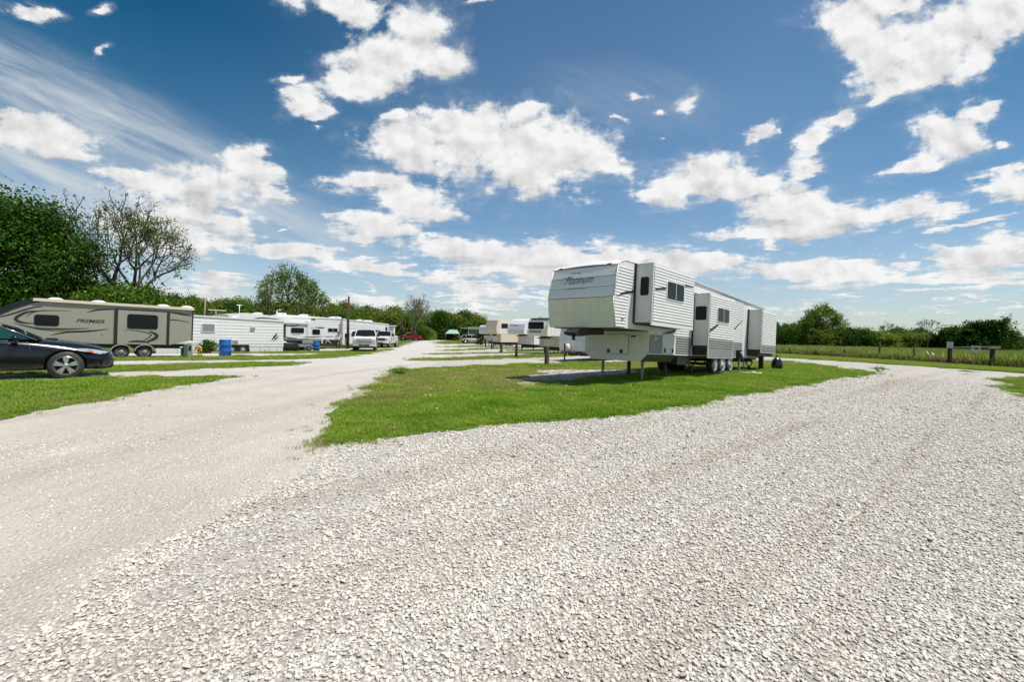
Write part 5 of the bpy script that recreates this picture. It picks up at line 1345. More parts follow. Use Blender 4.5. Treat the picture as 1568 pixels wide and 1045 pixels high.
# ============ long white trailer with two-pane window and ladder (fourth)
def white_ladder():
    t = empty('travel_trailer', (-18.12, 46.97, -.30), 45, 'long white trailer with two pane window and rear ladder beside the dark pole', 'trailer')
    W = 2.5
    b = MB(); b.prism([(-6.4, 3.1), (-5.3, 3.24), (-4.66, 3.25), (.85, 3.10), (.92, 2.9), (.87, .40), (.30, .55), (-6.4, .55)], 0, W); b.build('body', M['rv_white'], t)
    k = MB()
    for z in (1.05, 1.32, 1.6, 2.2, 2.5, 2.78): k.box(-6.3, .86, -.012, .001, z, z + .03)
    k.build('siding', M['rv_panel'], t)
    k = MB(); k.prism([(-6.45, 3.12), (-5.3, 3.27), (-4.66, 3.29), (.9, 3.14), (.9, 3.07), (-6.4, 3.05)], -.05, W + .05); k.build('roof', M['roof_white'], t)
    for a, b_ in ((-5.5, -4.65), (-3.4, -2.6)): roof_unit(t, a, b_, .6, 1.4, 3.20 if b_ < -3 else 3.16, .28)
    roof_unit(t, -.35, .70, .4, 1.4, 3.08, .26)
    window(t, (-.90, 1.75, .10, 2.10), (0, -.012, 0), SX, SZ, SN, frame='trim_white', fw=.03, r=.01, div=[-.40])
    k = MB(); k.box(-2.58, -2.40, -.03, 0, 2.87, 3.0); k.box(-2.36, -2.20, -.03, 0, 2.87, 3.0); build_each(k, 'vent', M['black'], t)
    k = MB(); k.box(-1.4, .10, -.02, .0, .40, .94); k.build('lower_panel', M['black'], t)
    k = MB(); swoosh(k, [(-1.28, 1.22), (-.8, 1.26), (-.25, 1.30)], .08, -.014); build_each(k, 'graphic_stripe', M['decal_grey'], t)
    k = MB(); swoosh(k, [(-1.15, .50), (-1.0, .85), (-.75, .75), (-.55, .50)], .06, -.024); k.build('emblem', M['trim_white'], t)
    k = MB()
    for y in (.25, .60): k.tube([(.98, y, .75), (.98, y, 3.05)], .02, n=5)
    for i in range(9): k.tube([(.98, .25, .85 + i * .25), (.98, .60, .85 + i * .25)], .015, n=5)
    k.build('ladder', M['silver'], t)
    k = MB(); k.box(.86, .90, .02, W - .02, .45, 3.05); k.build('rear_wall', M['trim_white'], t)
    for x in (-3.4, -2.5): wheel(t, x, .12, .32, .35, .2, -1)
    k = MB(); k.box(-6, .2, .3, 2.2, .35, .56); k.build('chassis', M['black'], t)
white_ladder()

def white_far():
    t = empty('travel_trailer', (-17.46, 56.92, -.30), 45, 'white trailer with two roof air conditioners behind the white pickup trucks', 'trailer')
    W = 2.5
    b = MB(); b.prism([(-5.0, 3.20), (-3.05, 3.20), (2.2, 2.84), (2.26, 2.7), (2.19, .5), (-5.0, .5)], 0, W); b.build('body', M['rv_white'], t)
    k = MB()
    for z in (1.0, 1.4, 2.3, 2.6): k.box(-4.9, 2.2, -.012, .001, z, z + .03)
    k.build('siding', M['rv_panel'], t)
    k = MB(); k.prism([(-5.0, 3.25), (-3.05, 3.26), (2.25, 2.90), (2.25, 2.82), (-3, 3.16), (-5, 3.16)], -.05, W); k.build('roof', M['roof_white'], t)
    window(t, (-3.0, 1.72, -1.9, 2.09), (0, -.012, 0), SX, SZ, SN, frame='trim_white', fw=.03, r=.01, div=[-2.4])
    window(t, (-1.4, 1.80, 1.0, 2.08), (0, -.012, 0), SX, SZ, SN, frame='trim_white', fw=.03, r=.01, div=[-.2])
    roof_unit(t, -1.68, -1.02, .6, 1.4, 3.08, .26); roof_unit(t, -.7, .3, .6, 1.4, 3.02, .28)
    k = MB(); k.box(1.77, 2.05, -.03, 0, 1.2, 2.49); k.build('door', M['black'], t)
    for x in (-1.9, -1.0): wheel(t, x, .12, .30, .34, .2, -1)
    k = MB(); k.box(-4.5, 2, .3, 2.2, .30, .52); k.build('chassis', M['black'], t)
    t = empty('travel_trailer', (-17.06, 64.66, -.30), 45, 'small white trailer end with grey window showing above the second white pickup', 'trailer')
    b = MB(); b.prism([(-.78, 2.75), (.45, 2.75), (.45, .5), (-.78, .5)], 0, 2.4); b.build('body', M['rv_white'], t)
    k = MB(); k.prism([(-.8, 2.82), (.65, 2.82), (.65, 2.75), (-.8, 2.752)], -.1, 2.4); k.build('roof', M['roof_white'], t)
    window(t, (-.64, 2.06, .16, 2.57), (0, -.001, 0), SX, SZ, SN, frame='dark', glass='glass_pale', fw=.04, r=.01)
    wheel(t, -.2, .1, .3, .33, .2, -1)
white_far()

# ============ right-hand row, noses towards the road
def nose_trailer(org, label, name, body_mat, side_mat, W, cap, Lb, z_over, lower=None, **kw):
    """cap: side profile (x,z) of the front; lower: (x, z0) start and bottom of the lower box"""
    t = empty(name, org, 45, label, 'trailer')
    zt = max(z for x, z in cap)
    x1, zb = lower
    pts = cap + [(Lb, zt - .15), (Lb, zb), (x1, zb), (x1, z_over)]
    MB().prism(pts, 0, W).build('body', M[body_mat], t)
    k = MB(); ribs(k, 0, z_over + .02, zt - .12, kw.get('rx', .45), Lb - .05, .12, .02); k.build('siding', M[side_mat], t)
    # pale front skin of the overhang
    k = MB(); c_ = [p for p in cap]
    for a, b in zip(c_[:-1], c_[1:]):
        d = Vector((b[0] - a[0], 0, b[1] - a[1])); n_ = Vector((-d.z, 0, d.x)).normalized() * .012
        if n_.x > 0: n_ = -n_
        k.add([(a[0] + n_.x, .03, a[1] + n_.z), (a[0] + n_.x, W - .03, a[1] + n_.z), (b[0] + n_.x, W - .03, b[1] + n_.z), (b[0] + n_.x, .03, b[1] + n_.z)], [(0, 1, 2, 3)])
    k.build('front_cap', M[kw.get('cap_mat', body_mat)], t)
    k = MB(); k.box(x1 - .012, x1, .03, W - .03, zb + .02, z_over - .02); k.build('lower_front', M[kw.get('low_mat', body_mat)], t)
    h = MB(); h.plate(rrect(W * .30, W * .74, zb + .12, z_over - .32, .05), (x1 - .013, 0, 0), FX, FZ, FN, .03); h.build('hatch', M[kw.get('hatch_mat', 'cream_lt')], t)
    k = MB()
    for y in (.4, W - .4): k.box(x1 + .3, x1 + .39, y - .05, y + .05, 0, zb)
    build_each(k, 'landing_leg', M['dark'], t)
    k = MB(); k.prism([(.0, z_over - .2), (.9, z_over - .02), (x1, z_over - .02), (x1, z_over - .15), (.6, z_over - .25)], W / 2 - .2, W / 2 + .2); k.build('hitch_pin_box', M['black'], t)
    k = MB(); k.box(x1 + .4, Lb - .2, .12, W - .2, zb - .38, zb - .003); k.build('chassis', M['black'], t)  # black box made deep to stand for the darkness between the legs
    for x in (Lb * .6, Lb * .6 + .9): wheel(t, x, .12, .36, .37, .2, -1)
    return t

t = nose_trailer((3.38, 43.0, -.29), 'cream fifth wheel with wide dark front window, nearest of the right hand trailer row', 'fifth_wheel_trailer', 'cream_lt', 'rv_white', 2.6,
                 [(-.05, 1.75), (-.10, 2.2), (.05, 2.8), (.22, 3.25), (.45, 3.42), (1.0, 3.46)], 10.0, 1.75, (1.75, .72), cap_mat='cream_lt', low_mat='cream', rx=.5)
window(t, (.42, 2.42, 2.42, 3.10), (-.09, 0, 0), FX, FZ, (-1, 0, 0), frame='cream_lt', fw=.04, r=.12, t=.05)
k = MB(); k.plate(rrect(.75, 2.3, 2.08, 2.28, .03), (-.13, 0, 0), FX, FZ, FN, .03); k.build('front_vent', M['decal_grey'], t)
k = MB(); k.prism([(.25, 3.50), (2.4, 3.54), (2.4, 3.46), (.3, 3.44)], .0, 2.6); k.build('roof_rack', M['black'], t)
k = MB(); k.box(.9, 1.15, -.02, .0, 2.0, 2.05); build_each(k, 'marker_light', M['orange'], t)

t = nose_trailer((1.43, 53.0, -.30), 'white fifth wheel with smooth rounded nose and dark script, between two cream ones', 'fifth_wheel_trailer', 'rv_white', 'rv_white', 2.7,
                 [(.10, 1.93), (-.12, 2.1), (-.10, 2.5), (.10, 3.1), (.5, 3.55), (1.1, 3.74)], 10.0, 1.93, (1.7, .72), cap_mat='pale_blue', low_mat='cream_lt', rx=1.0)
lettering('Tracer', t, (-.12, 2.25, 2.86), (0, -1, 0), (.3, 0, 1), 1.2, .30, M['dark'], shear=.3)
t = nose_trailer((-2.07, 62.0, -.30), 'cream fifth wheel with dark side window and slanted nose in the right row', 'fifth_wheel_trailer', 'cream', 'cream_lt', 2.2,
                 [(.05, 1.90), (-.18, 2.65), (.12, 3.80), (.30, 3.93), (.8, 3.97)], 9.0, 1.92, (.75, .80), cap_mat='cream', low_mat='cream', rx=.4)
window(t, (.82, 2.75, 2.0, 3.34), (0, -.025, 0), SX, SZ, SN, frame='dark', fw=.02, r=.04)
t = nose_trailer((-3.62, 70.0, -.30), 'pale bluish trailer nose half hidden left of the slanted cream fifth wheel', 'fifth_wheel_trailer', 'pale_blue', 'pale_blue', 2.2,
                 [(.0, 1.9), (-.12, 2.3), (.05, 3.0), (.25, 3.25)], 7.0, 1.9, (1.4, .8), cap_mat='pale_blue', low_mat='pale_blue', hatch_mat='rv_white')

# grey travel trailer behind the big fifth wheel
t = empty('travel_trailer', (5.12, 31.0, -.24), 45, 'grey travel trailer with white propane tank behind the big fifth wheel nose', 'trailer')
MB().prism([(.0, .75), (-.02, 1.5), (.10, 2.2), (.3, 2.5), (.7, 2.7), (7.5, 2.7), (7.5, .6), (.15, .6)], 0, 2.4).build('body', M['silver'], t)
k = MB(); k.plate([(.03, 1.48), (2.37, 1.48), (2.37, 2.18), (.03, 2.18)], (-.29, 0, 0), FX, (.171, 0, 1), FN, .012); k.build('front_panel', M['pale_blue'], t)
k = MB(); k.plate([(.03, .72), (2.37, .72), (2.37, 1.46), (.03, 1.46)], (-.02, 0, 0), FX, FZ, FN, .012); k.build('lower_front', M['cream_lt'], t)
k = MB(); k.lathe([(.02, -.02), (.12, 0), (.19, .08), (.19, .40), (.12, .48), (.05, .50)], (-.35, 1.42, .72), 'z', 16); k.build('propane_tank', M['trim_white'], t)
k = MB(); k.tube([(-.9, 1.2, .62), (.3, .5, .62)], .05, n=5); k.tube([(-.9, 1.2, .62), (.3, 1.9, .62)], .05, n=5); k.tube([(-1.1, 1.2, .62), (-.6, 1.2, .62)], .05, n=5); k.build('tongue', M['black'], t)
k = MB(); k.box(-.95, -.87, 1.16, 1.24, .0, 1.25); k.box(-1.05, -.77, 1.05, 1.35, -.02, .04); k.build('tongue_jack', M['black'], t)
k = MB(); k.tube([(-.8, 1.1, .6), (-.7, .9, .2), (-.4, .6, .25), (-.1, .5, .6)], .012, n=4); k.build('safety_chain', M['trim_white'], t)
for x in (3.6, 4.5): wheel(t, x, .12, .36, .36, .2, -1)
k = MB(); k.box(.3, 7.3, .3, 2.1, .38, .6); k.build('chassis', M['black'], t)

# white motorhome at the far end
t = empty('motorhome', (-7.7, 93.0, -.30), 84, 'white motorhome with teal tinted windscreen behind the silver car', 'motorhome', s=1.04)
MB().prism([(0, .5), (-.05, 1.6), (.15, 2.9), (.45, 3.12), (9, 3.15), (9, .5)], -1.25, 1.25).build('body', M['rv_white'], t)
k = MB(); k.plate([(-1.15, 1.75), (1.15, 1.75), (1.12, 2.68), (-1.12, 2.68)], (-.31, 0, 0), FX, (.154, 0, 1), FN, .02); k.build('windscreen', M['glass_auto'], t)
k = MB(); k.box(-.03, .2, -1.32, 1.32, 2.95, 3.15); k.build('visor', M['trim_white'], t)
k = MB(); k.box(-.1, .02, -1.2, 1.2, .45, .85); k.build('bumper', M['rv_gray'], t)
k = MB()
for y in (-.9, .9): k.plate(rrect(y - .16, y + .16, 1.0, 1.2, .05), (-.05, 0, 0), FX, FZ, FN, .02)
build_each(k, 'headlight', M['lamp_glass'], t)
for y in (-1.5, 1.5):
    k = MB(); k.box(-.05, .15, y - .12, y + .12, 1.9, 2.5); k.build('mirror', M['dark'], t)
k = MB(); k.box(1.5, 8, .0, 1.9, 2.9, 3.0); k.v = [(x, y + 1.26, z) for x, y, z in k.v]; k.build('awning', M['roof_white'], t)
for x in (1.5, 6.5): wheel(t, x, -1.12, .42, .44, .25, -1); wheel(t, x, 1.12, .42, .44, .25, 1)
# small white camper beside the first pickup
t = empty('camper', (-17.73, 50.88, -.30), 60, 'small white enclosed camper with dark rounded window beside the nearer white pickup', 'camper')
MB().prism([(-.60, .60), (-.48, 1.6), (-.2, 1.92), (.1, 2.02), (2.4, 2.02), (2.6, 1.7), (2.6, .4), (-.5, .4)], 0, 1.9).build('body', M['rv_panel'], t, bevel=.04)
window(t, (-.22, 1.28, .95, 1.85), (0, -.001, 0), SX, SZ, SN, frame='rv_white', fw=.04, r=.15)
k = MB(); k.plate(rrect(.3, 1.6, 1.1, 1.55, .1), (-.675, 0, 0), FX, (.12, 0, 1), FN, .02); k.build('front_window', M['glass'], t)
for x in (.2,): wheel(t, x, .05, .28, .30, .18, -1)
k = MB(); k.tube([(-1.2, .95, .40), (-.4, .95, .40)], .05, n=5); k.build('tongue', M['black'], t)
# ---------------------------------------------------------------- cars
def body_ring(st, n_top=5):
    """closed cross-section from a station dict: x, zb, zs, w, wb, zbelt, wbelt, zt"""
    x, zb, zm, zbelt, zt, w0, wm, wb, wt = st
    half = [(w0 * .55, zb), (w0, zb + .03), (wm, zm), (wm * 1.0, (zm + zbelt) / 2), (wb, zbelt), (wt, (zbelt * .25 + zt * .75)), (wt * .45, zt)]
    ring = [(x, -y, z) for y, z in half] + [(x, y, z) for y, z in reversed(half)]
    return ring

def cut_arches(o, axles, r, w, zc):
    """wheel arches cut from the body with cylinders"""
    cutter = MB()
    for x in axles:
        for s in (-1, 1):
            cutter.lathe([(r, -0.24), (r, 0.30)] if s > 0 else [(r, -0.30), (r, 0.24)], (x, s * w, zc), 'y', 36)
    c = cutter.build('cut', M['black'])
    bpy.context.view_layer.update()
    md = o.modifiers.new('a', 'BOOLEAN'); md.object = c; md.operation = 'DIFFERENCE'; md.solver = 'EXACT'; md.use_self = True
    bpy.context.view_layer.update()
    bake(o); me = c.data; bpy.data.objects.remove(c); bpy.data.meshes.remove(me)

def greenhouse(parent, xb0, xt0, xt1, xb1, zb0, zb1, zt, wb, wt, paintm, pillars=(), glass='glass_auto', bulge=.04):
    """glass cabin with a painted roof and pillars. x from windscreen foot (front, largest) to rear window foot"""
    g = MB(); g.sm = True
    L = []
    rows = [(xb0, zb0, xb1, zb1, wb), (xb0 + (xt0 - xb0) * .5, (zb0 + zt) / 2 + bulge, xb1 + (xt1 - xb1) * .5, (zb1 + zt) / 2 + bulge * .5, (wb + wt) / 2 + .02), (xt0, zt - .02, xt1, zt - .02, wt)]
    k = 6
    for (xa, za, xc, zc, w) in rows:
        ring = []
        for i in range(k + 1):
            t = i / k; x = xa + (xc - xa) * t; ring.append((x, -w, za + (zc - za) * t))
        for i in range(k, -1, -1):
            t = i / k; x = xa + (xc - xa) * t; ring.append((x, w, za + (zc - za) * t))
        L.append(ring)
    g.sm = False
    g.loft(L, caps=False)
    gh = g.build('windows', M[glass], parent)
    r = MB(); rr = []
    for i in range(9):
        t = i / 8; x = xt0 + .05 + (xt1 - xt0 - .1) * t; zc = zt + .035 * math.sin(PI * t) ** .5
        rr.append([(x, -wt - .012, zt - .035), (x, -wt * .96, zc - .005 if 0 < i < 8 else zt - .01), (x, -wt * .5, zc + .015), (x, 0, zc + .022), (x, wt * .5, zc + .015), (x, wt * .96, zc - .005 if 0 < i < 8 else zt - .01), (x, wt + .012, zt - .035)])
    r.sm = True; r.loft(rr, closed=False, caps=False)
    r.sm = False
    def pil(p, q, w=.035):
        r.tube([p, q], w, n=6)
    for s in (-1, 1):
        w2 = (wb + wt) / 2 + .02
        pil((xb0, s * wb, zb0), (rows[1][0], s * w2, rows[1][1])); pil((rows[1][0], s * w2, rows[1][1]), (xt0, s * wt, zt - .02))
        pil((xb1, s * wb, zb1), (rows[1][2], s * w2, rows[1][3]), .05); pil((rows[1][2], s * w2, rows[1][3]), (xt1, s * wt, zt - .02), .045)
        pil((xt0, s * wt, zt - .02), (xt1, s * wt, zt - .02), .028)
        for x, w in pillars:
            pil((x, s * wb, zb0 - .03), (x + (0 if x < (xt0 + xt1) / 2 else -.03), s * (wt + .0), zt - .02), w)
    r.build('roof', paintm, parent)
    return gh

def sedan():
    t = empty('parked_car', (-13.30 - 3.90 * .707 * 1.1 - .0, 13.56 - 3.90 * .707 * 1.1, 0.0), 45, 'dark navy sedan at the left edge with silver multi spoke wheel, cut by the frame', 'car', s=1.1)
    pm = M['navy']; half = .915
    # stations: x, zb, zm, zbelt, zt, w0, wm, wb, wt
    S_ = [(-.02, .42, .50, .72, .86, .55, .62, .60, .5), (.10, .30, .48, .80, 1.02, .72, .80, .76, .66), (.45, .24, .48, .88, 1.09, .80, .89, .85, .74), (1.12, .20, .48, .92, 1.10, .84, .91, .88, .78), (2.0, .20, .46, .92, 1.04, .84, .915, .88, .80),
          (3.0, .20, .46, .90, 1.03, .84, .915, .875, .79), (3.35, .20, .46, .87, 1.01, .84, .91, .86, .76), (3.9, .20, .46, .81, .955, .83, .905, .84, .70), (4.35, .20, .46, .74, .87, .80, .88, .80, .62), (4.62, .21, .44, .67, .79, .74, .81, .74, .55), (4.80, .23, .42, .60, .70, .62, .68, .62, .46), (4.88, .28, .40, .53, .60, .46, .52, .47, .36)]
    m = MB(); m.sm = True; m.loft([body_ring(s_) for s_ in S_])
    o = m.build('body', pm, None, subsurf=2); bpy.context.view_layer.update(); bake(o)
    cut_arches(o, (1.12, 3.90), .395, .93, .335); o.parent = t
    for p in o.data.polygons: p.use_smooth = True
    ga = MB()
    for x in (1.12, 3.9):
        for s in (-1, 1): ga.lathe([(.36, -.0), (.36, .25)] if s > 0 else [(.36, -.25), (.36, 0)], (x, s * .62, .335), 'y', 20)
    ga.build('wheel_well', M['black'], t)
    greenhouse(t, 3.42, 2.50, 1.25, .50, 1.0, 1.08, 1.44, .80, .60, pm, pillars=((2.02, .03),))
    for x in (1.12, 3.90):
        for s in (-1, 1): wheel(t, x, s * .80, .335, .335, .22, s, rim='alloy', style='alloy', rr=.69)
    # chrome strip along the window line
    k = MB(); k.tube([(.6, -.885, .98), (1.6, -.895, .985), (2.9, -.885, .965)], .011, n=5); k.tube([(3.38, -.83, .985), (2.95, -.745, 1.22), (2.50, -.635, 1.435)], .013, n=5)
    k.build('chrome_strip', M['chrome'], t)
    # headlights: wrapped along the front corner
    for s in (-1, 1):
        k = MB(); top = [(4.05, .845, .775), (4.25, .835, .775), (4.45, .77, .74), (4.62, .68, .70), (4.72, .56, .665)]; bt = [(4.12, .885, .715), (4.3, .865, .68), (4.5, .80, .63), (4.66, .70, .60), (4.76, .57, .59)]
        vs = [(x + .012, s * (y + .012), z) for x, y, z in top] + [(x + .012, s * (y + .014), z) for x, y, z in bt]
        n = len(top); k.add(vs, [(i, i + 1, n + i + 1, n + i) for i in range(n - 1)])
        hl = k.build('headlight', M['lamp_glass'], t)
        k = MB(); a = [(4.28, .868, .735), (4.40, .828, .72), (4.40, .845, .67), (4.28, .880, .685)]
        k.add([(x + .022, s * (y + .022), z) for x, y, z in a], [(0, 1, 2, 3)]); k.build('turn_signal', M['orange'], hl)
        k = MB(); k.box(4.60, 4.66, s * .745 - .12, s * .745 + .08, .31, .38); k.build('fog_light', M['dark'], t)
    k = MB(); ring = []
    for z, x in ((.42, 4.875), (.50, 4.89), (.58, 4.87), (.64, 4.82)): ring.append([(x - abs(y) * .16 + .012, y, z) for y in (-.42, -.2, 0, .2, .42)])
    k.loft(ring, closed=False, caps=False); k.build('grille', M['dark'], t)
    k = MB(); k.tube([(4.80, -.44, .66), (4.87, -.2, .52), (4.90, 0, .44), (4.87, .2, .52), (4.80, .44, .66)], .016, n=5); k.build('grille_trim', M['chrome'], t)
    k = MB(); k.prism([(4.45, .20), (4.80, .23), (4.86, .30), (4.84, .34), (4.5, .26)], -.55, .55); k.build('lower_bumper', M['black'], t)
    # door mirror, door seams and handle
    for s in (-1, 1):
        k = MB(); k.sm = True; k.lathe([(.005, -.11), (.06, -.09), (.075, 0), (.06, .09), (.005, .11)], (3.02, s * .99, 1.03), 'y', 12); k.sm = False; k.tube([(3.05, s * .86, .985), (3.03, s * .95, 1.0)], .02, n=5); k.build('door_mirror', pm, t)
    k = MB()
    for x0, x1 in ((3.28, 3.22), (2.05, 2.03)): k.tube([(x0, -.918, .32), (x0 + .02, -.922, .6), (x1, -.892, .93)], .006, n=4)
    k.tube([(.9, -.90, .27), (3.4, -.90, .27)], .012, n=4)
    k.build('door_seam', M['black'], t)
    for x in (1.35, 2.25):
        k = MB(); k.tube([(x, -.925, .80), (x + .18, -.93, .805)], .014, n=6); k.build('door_handle', pm, t)
    # seats and steering wheel seen through the glass sit behind it as dark shapes
    k = MB(); k.box(3.36, 3.46, -.68, .68, .985, 1.012); k.build('wiper_cowl', M['black'], t)
    k = MB()
    for s in (-1, 1): k.tube([(3.50, s * .70, .992), (4.1, s * .66, .945), (4.55, s * .55, .845)], .006, n=4)
    build_each(k, 'hood_seam', M['black'], t)
    for s in (-1, 1):
        k = MB(); k.lathe([(.05, -.03), (.06, .01), (.04, .02)], (2.4, s * .30, 1.12), 'z', 10); k.box(2.32, 2.44, s * .30 - .14, s * .30 + .14, .9, 1.13); k.build('headrest', M['dark'], t)
sedan()

def pickup(org, yaw, label, pm, cab=(1.9, 3.75), L=5.9, W=1.0, H=1.92, grille='chrome', cap='truck', simple=False, hood_z=1.28, s=1.0):
    t = empty('pickup_truck', org, yaw, label, 'pickup truck', s=s)
    P_ = M[pm]; h = W
    bz = hood_z
    xa, xb = .95, L - .95 - .05
    zb = .50
    m = MB()
    side = [(0.02, zb + .08), (L - .30, zb), (L - .02, zb + .05), (L, .85), (L - .03, bz - .12), (L - .25, bz - .02), (cab[1] + .15, bz + .05), (cab[0] - .02, bz + .08), (cab[0] - .05, bz + .10), (0.0, bz + .08)]
    prof = [(.92, 0), (1, .2), (1, .75), (.94, 1.0)]
    # loft across the width with slight tumblehome
    rings = []
    for y, k_ in ((-h, .0), (-h * .985, .03), (-h * .9, .05), (h * .9, .05), (h * .985, .03), (h, 0)):
        rings.append([(x + (0 if abs(y) < h * .95 else (-.06 if x > L - .5 else (.03 if x < .2 else 0))), y * (1 - .05 * max(0, (z - .95)) / .4), z + (k_ if z > 1.1 else -k_ * .5)) for x, z in side])
    m.loft(rings)
    o = m.build('body', P_, None, bevel=.035); bpy.context.view_layer.update(); bake(o)
    cut_arches(o, (xa, xb), .47, h, .42); o.parent = t
    ga = MB(); ga.box(.3, L - .3, -h * .72, h * .72, .38, zb + .25); ga.build('chassis', M['black'], t)
    if cab[0] > .6:
        bd = MB(); bd.box(.12, cab[0] - .12, -h * .80, h * .80, bz + .105, bz + .145); bd.build('bed_opening', M['black'], t)
    greenhouse(t, cab[1] + .12, cab[1] - .62, cab[0] + .22, cab[0] - .02, bz + .05, bz + .10, H, h * .93, h * .74, P_, pillars=(((cab[0] + cab[1]) / 2 - .15, .035),), glass='glass')
    for x in (xa, xb):
        for sd in (-1, 1): wheel(t, x, sd * (h - .14), .40, .40, .26, sd, rim='alloy', rr=.62)
    f = MB(); f.box(L - .012, L + .03, -h * .62, h * .62, .82, bz - .16); gr = f.build('grille', M['dark' if grille != 'chrome' else 'black'], t)
    if grille == 'chrome':
        f = MB()
        for z in (.86, .995, 1.10): f.box(L + .01, L + .05, -h * .72, h * .72, z, z + .045)
        f.box(L + .01, L + .055, -h * .86, h * .86, 1.0, 1.075)
        f.build('grille_bar', M['chrome'], gr)
    for sd in (-1, 1):
        f = MB(); y0, y1 = sorted((sd * h * .66, sd * h * .97)); f.prism([(L - .22, .86), (L + .02, .84), (L + .015, 1.10), (L - .10, 1.14), (L - .25, 1.12)], y0, y1 - .0 if sd < 0 else y1); f.build('headlight', M['lamp_glass'], t)
    f = MB(); f.bbox(L - .05, L + .12, -h * .96, h * .96, .52, .76, .04); f.cur = 1; f.box(L + .118, L + .13, -h * .45, h * .45, .56, .68); f.build('bumper', [M['chrome' if grille == 'chrome' else pm], M['black']], t)
    for sd in (-1, 1):
        f = MB(); f.bbox(cab[1] - .12, cab[1] + .02, min(sd * (h + .03), sd * (h + .24)), max(sd * (h + .03), sd * (h + .24)), bz + .04, bz + .34, .03); f.tube([(cab[1] - .05, sd * h * .9, bz + .1), (cab[1] - .05, sd * (h + .1), bz + .12)], .02, n=4); f.build('door_mirror', M['black' if not simple else pm], t)
    f = MB(); md = (cab[0] + cab[1]) / 2 - .15
    for x in (cab[0] + .0, md, cab[1] + .02): f.box(x, x + .014, -h - .002, -h * .96, zb + .12, bz - .02); f.box(x, x + .014, h * .96, h + .002, zb + .12, bz - .02)
    f.build('door_seam', M['black'], t)
    for sd in (-1, 1):
        for x in (cab[0] + .12, md + .12):
            f = MB(); f.tube([(x, sd * (h + .008), bz - .15), (x + .18, sd * (h + .008), bz - .15)], .018, n=5); f.build('door_handle', P_ if pm != 'car_white' else M['trim_white'], t)
    for sd in (-1, 1):
        f = MB(); f.box(-.02, .03, sd * h * .93 - .06, sd * h * .93 + .06, .95, bz + .02); f.build('tail_light', M['red'], t)
    return t

def place_front(px, py, yaw, L, W, sgn=-1):
    """origin so that the front corner (x = L, y = sgn*W) lands on px, py"""
    a = R(yaw); return (px - (L * math.cos(a) - sgn * W * math.sin(a)), py - (L * math.sin(a) + sgn * W * math.cos(a)), -.3)
# nearer truck faces the camera; its left side shows on the right
t1 = pickup(place_front(-12.3, 41.2, -75, 6.2, 1.02, 1), -75, 'nearer white pickup truck with chrome barred grille facing the camera', 'car_white', cab=(2.2, 4.3), L=6.2, W=1.02, H=2.0, hood_z=1.33)
k = MB(); k.box(4.9, 5.3, -.35, .35, 1.405, 1.43); k.build('hood_vent', M['black'], t1)
pickup(place_front(-14.35, 52.8, -87, 5.8, 1.0, 1), -87, 'farther white pickup truck with dark grille parked behind the nearer one', 'car_white', cab=(1.9, 4.0), L=5.8, W=1.0, H=1.95, grille='dark')
pickup((-21.6, 107.5, -.28), 172, 'red pickup truck parked far off near the end of the road', 'car_red', cab=(1.7, 3.9), L=5.6, W=.95, H=1.95, simple=True, s=.88)

def suv(org, yaw, label, pm, name='suv', s=1.0, dark=False):
    t = empty(name, org, yaw, label, 'suv', s=s); P_ = M[pm]
    S_ = [(-.02, .48, .60, .90, 1.02, .60, .70, .68, .6), (.08, .36, .6, .96, 1.10, .76, .86, .84, .74), (.9, .28, .6, .98, 1.10, .82, .93, .90, .8), (2.4, .28, .58, .97, 1.08, .82, .935, .90, .82), (3.4, .28, .56, .95, 1.08, .82, .93, .88, .76), (4.0, .28, .55, .90, 1.02, .80, .90, .84, .68), (4.4, .30, .52, .82, .92, .72, .80, .74, .55), (4.62, .36, .50, .70, .78, .55, .62, .56, .42)]
    m = MB(); m.sm = True; m.loft([body_ring(q) for q in S_])
    o = m.build('body', P_, None, subsurf=1); bpy.context.view_layer.update(); bake(o)
    cut_arches(o, (.92, 3.70), .42, .95, .36); o.parent = t
    ga = MB(); ga.box(.4, 4.2, -.62, .62, .25, .7); ga.build('chassis', M['black'], t)
    greenhouse(t, 3.45, 2.70, .55, .10, 1.04, 1.06, 1.66, .84, .66, P_, pillars=((2.1, .04), (1.05, .05)), glass='glass')
    for x in (.92, 3.70):
        for sd in (-1, 1): wheel(t, x, sd * .82, .36, .36, .22, sd, rim='alloy', rr=.64)
    for sd in (-1, 1):
        f = MB(); f.box(-.01, .14, sd * .76 - .09, sd * .76 + .09, .98, 1.28); f.build('tail_light', M['red'], t)
        f = MB(); f.box(4.30, 4.50, sd * .66 - .12, sd * .66 + .12, .74, .84); f.build('headlight', M['lamp_glass'], t)
        f = MB(); f.box(3.05, 3.2, sd * 1.0 - .09, sd * 1.0 + .09, 1.05, 1.2); f.build('door_mirror', P_, t)
    f = MB()
    for sd in (-1, 1): f.tube([(.6, sd * .64, 1.73), (2.5, sd * .64, 1.75)], .02, n=5)
    f.build('roof_rail', M['silver'], t)
    return t
suv((-9.9, 86.6, -.3), 14, 'silver suv parked in front of the white motorhome', 'car_silver', s=1.0)
suv((-17.3, 127.5, -.3), 95, 'black off road car under the green canopy', 'black', name='parked_car', s=.95)['category'] = 'car'
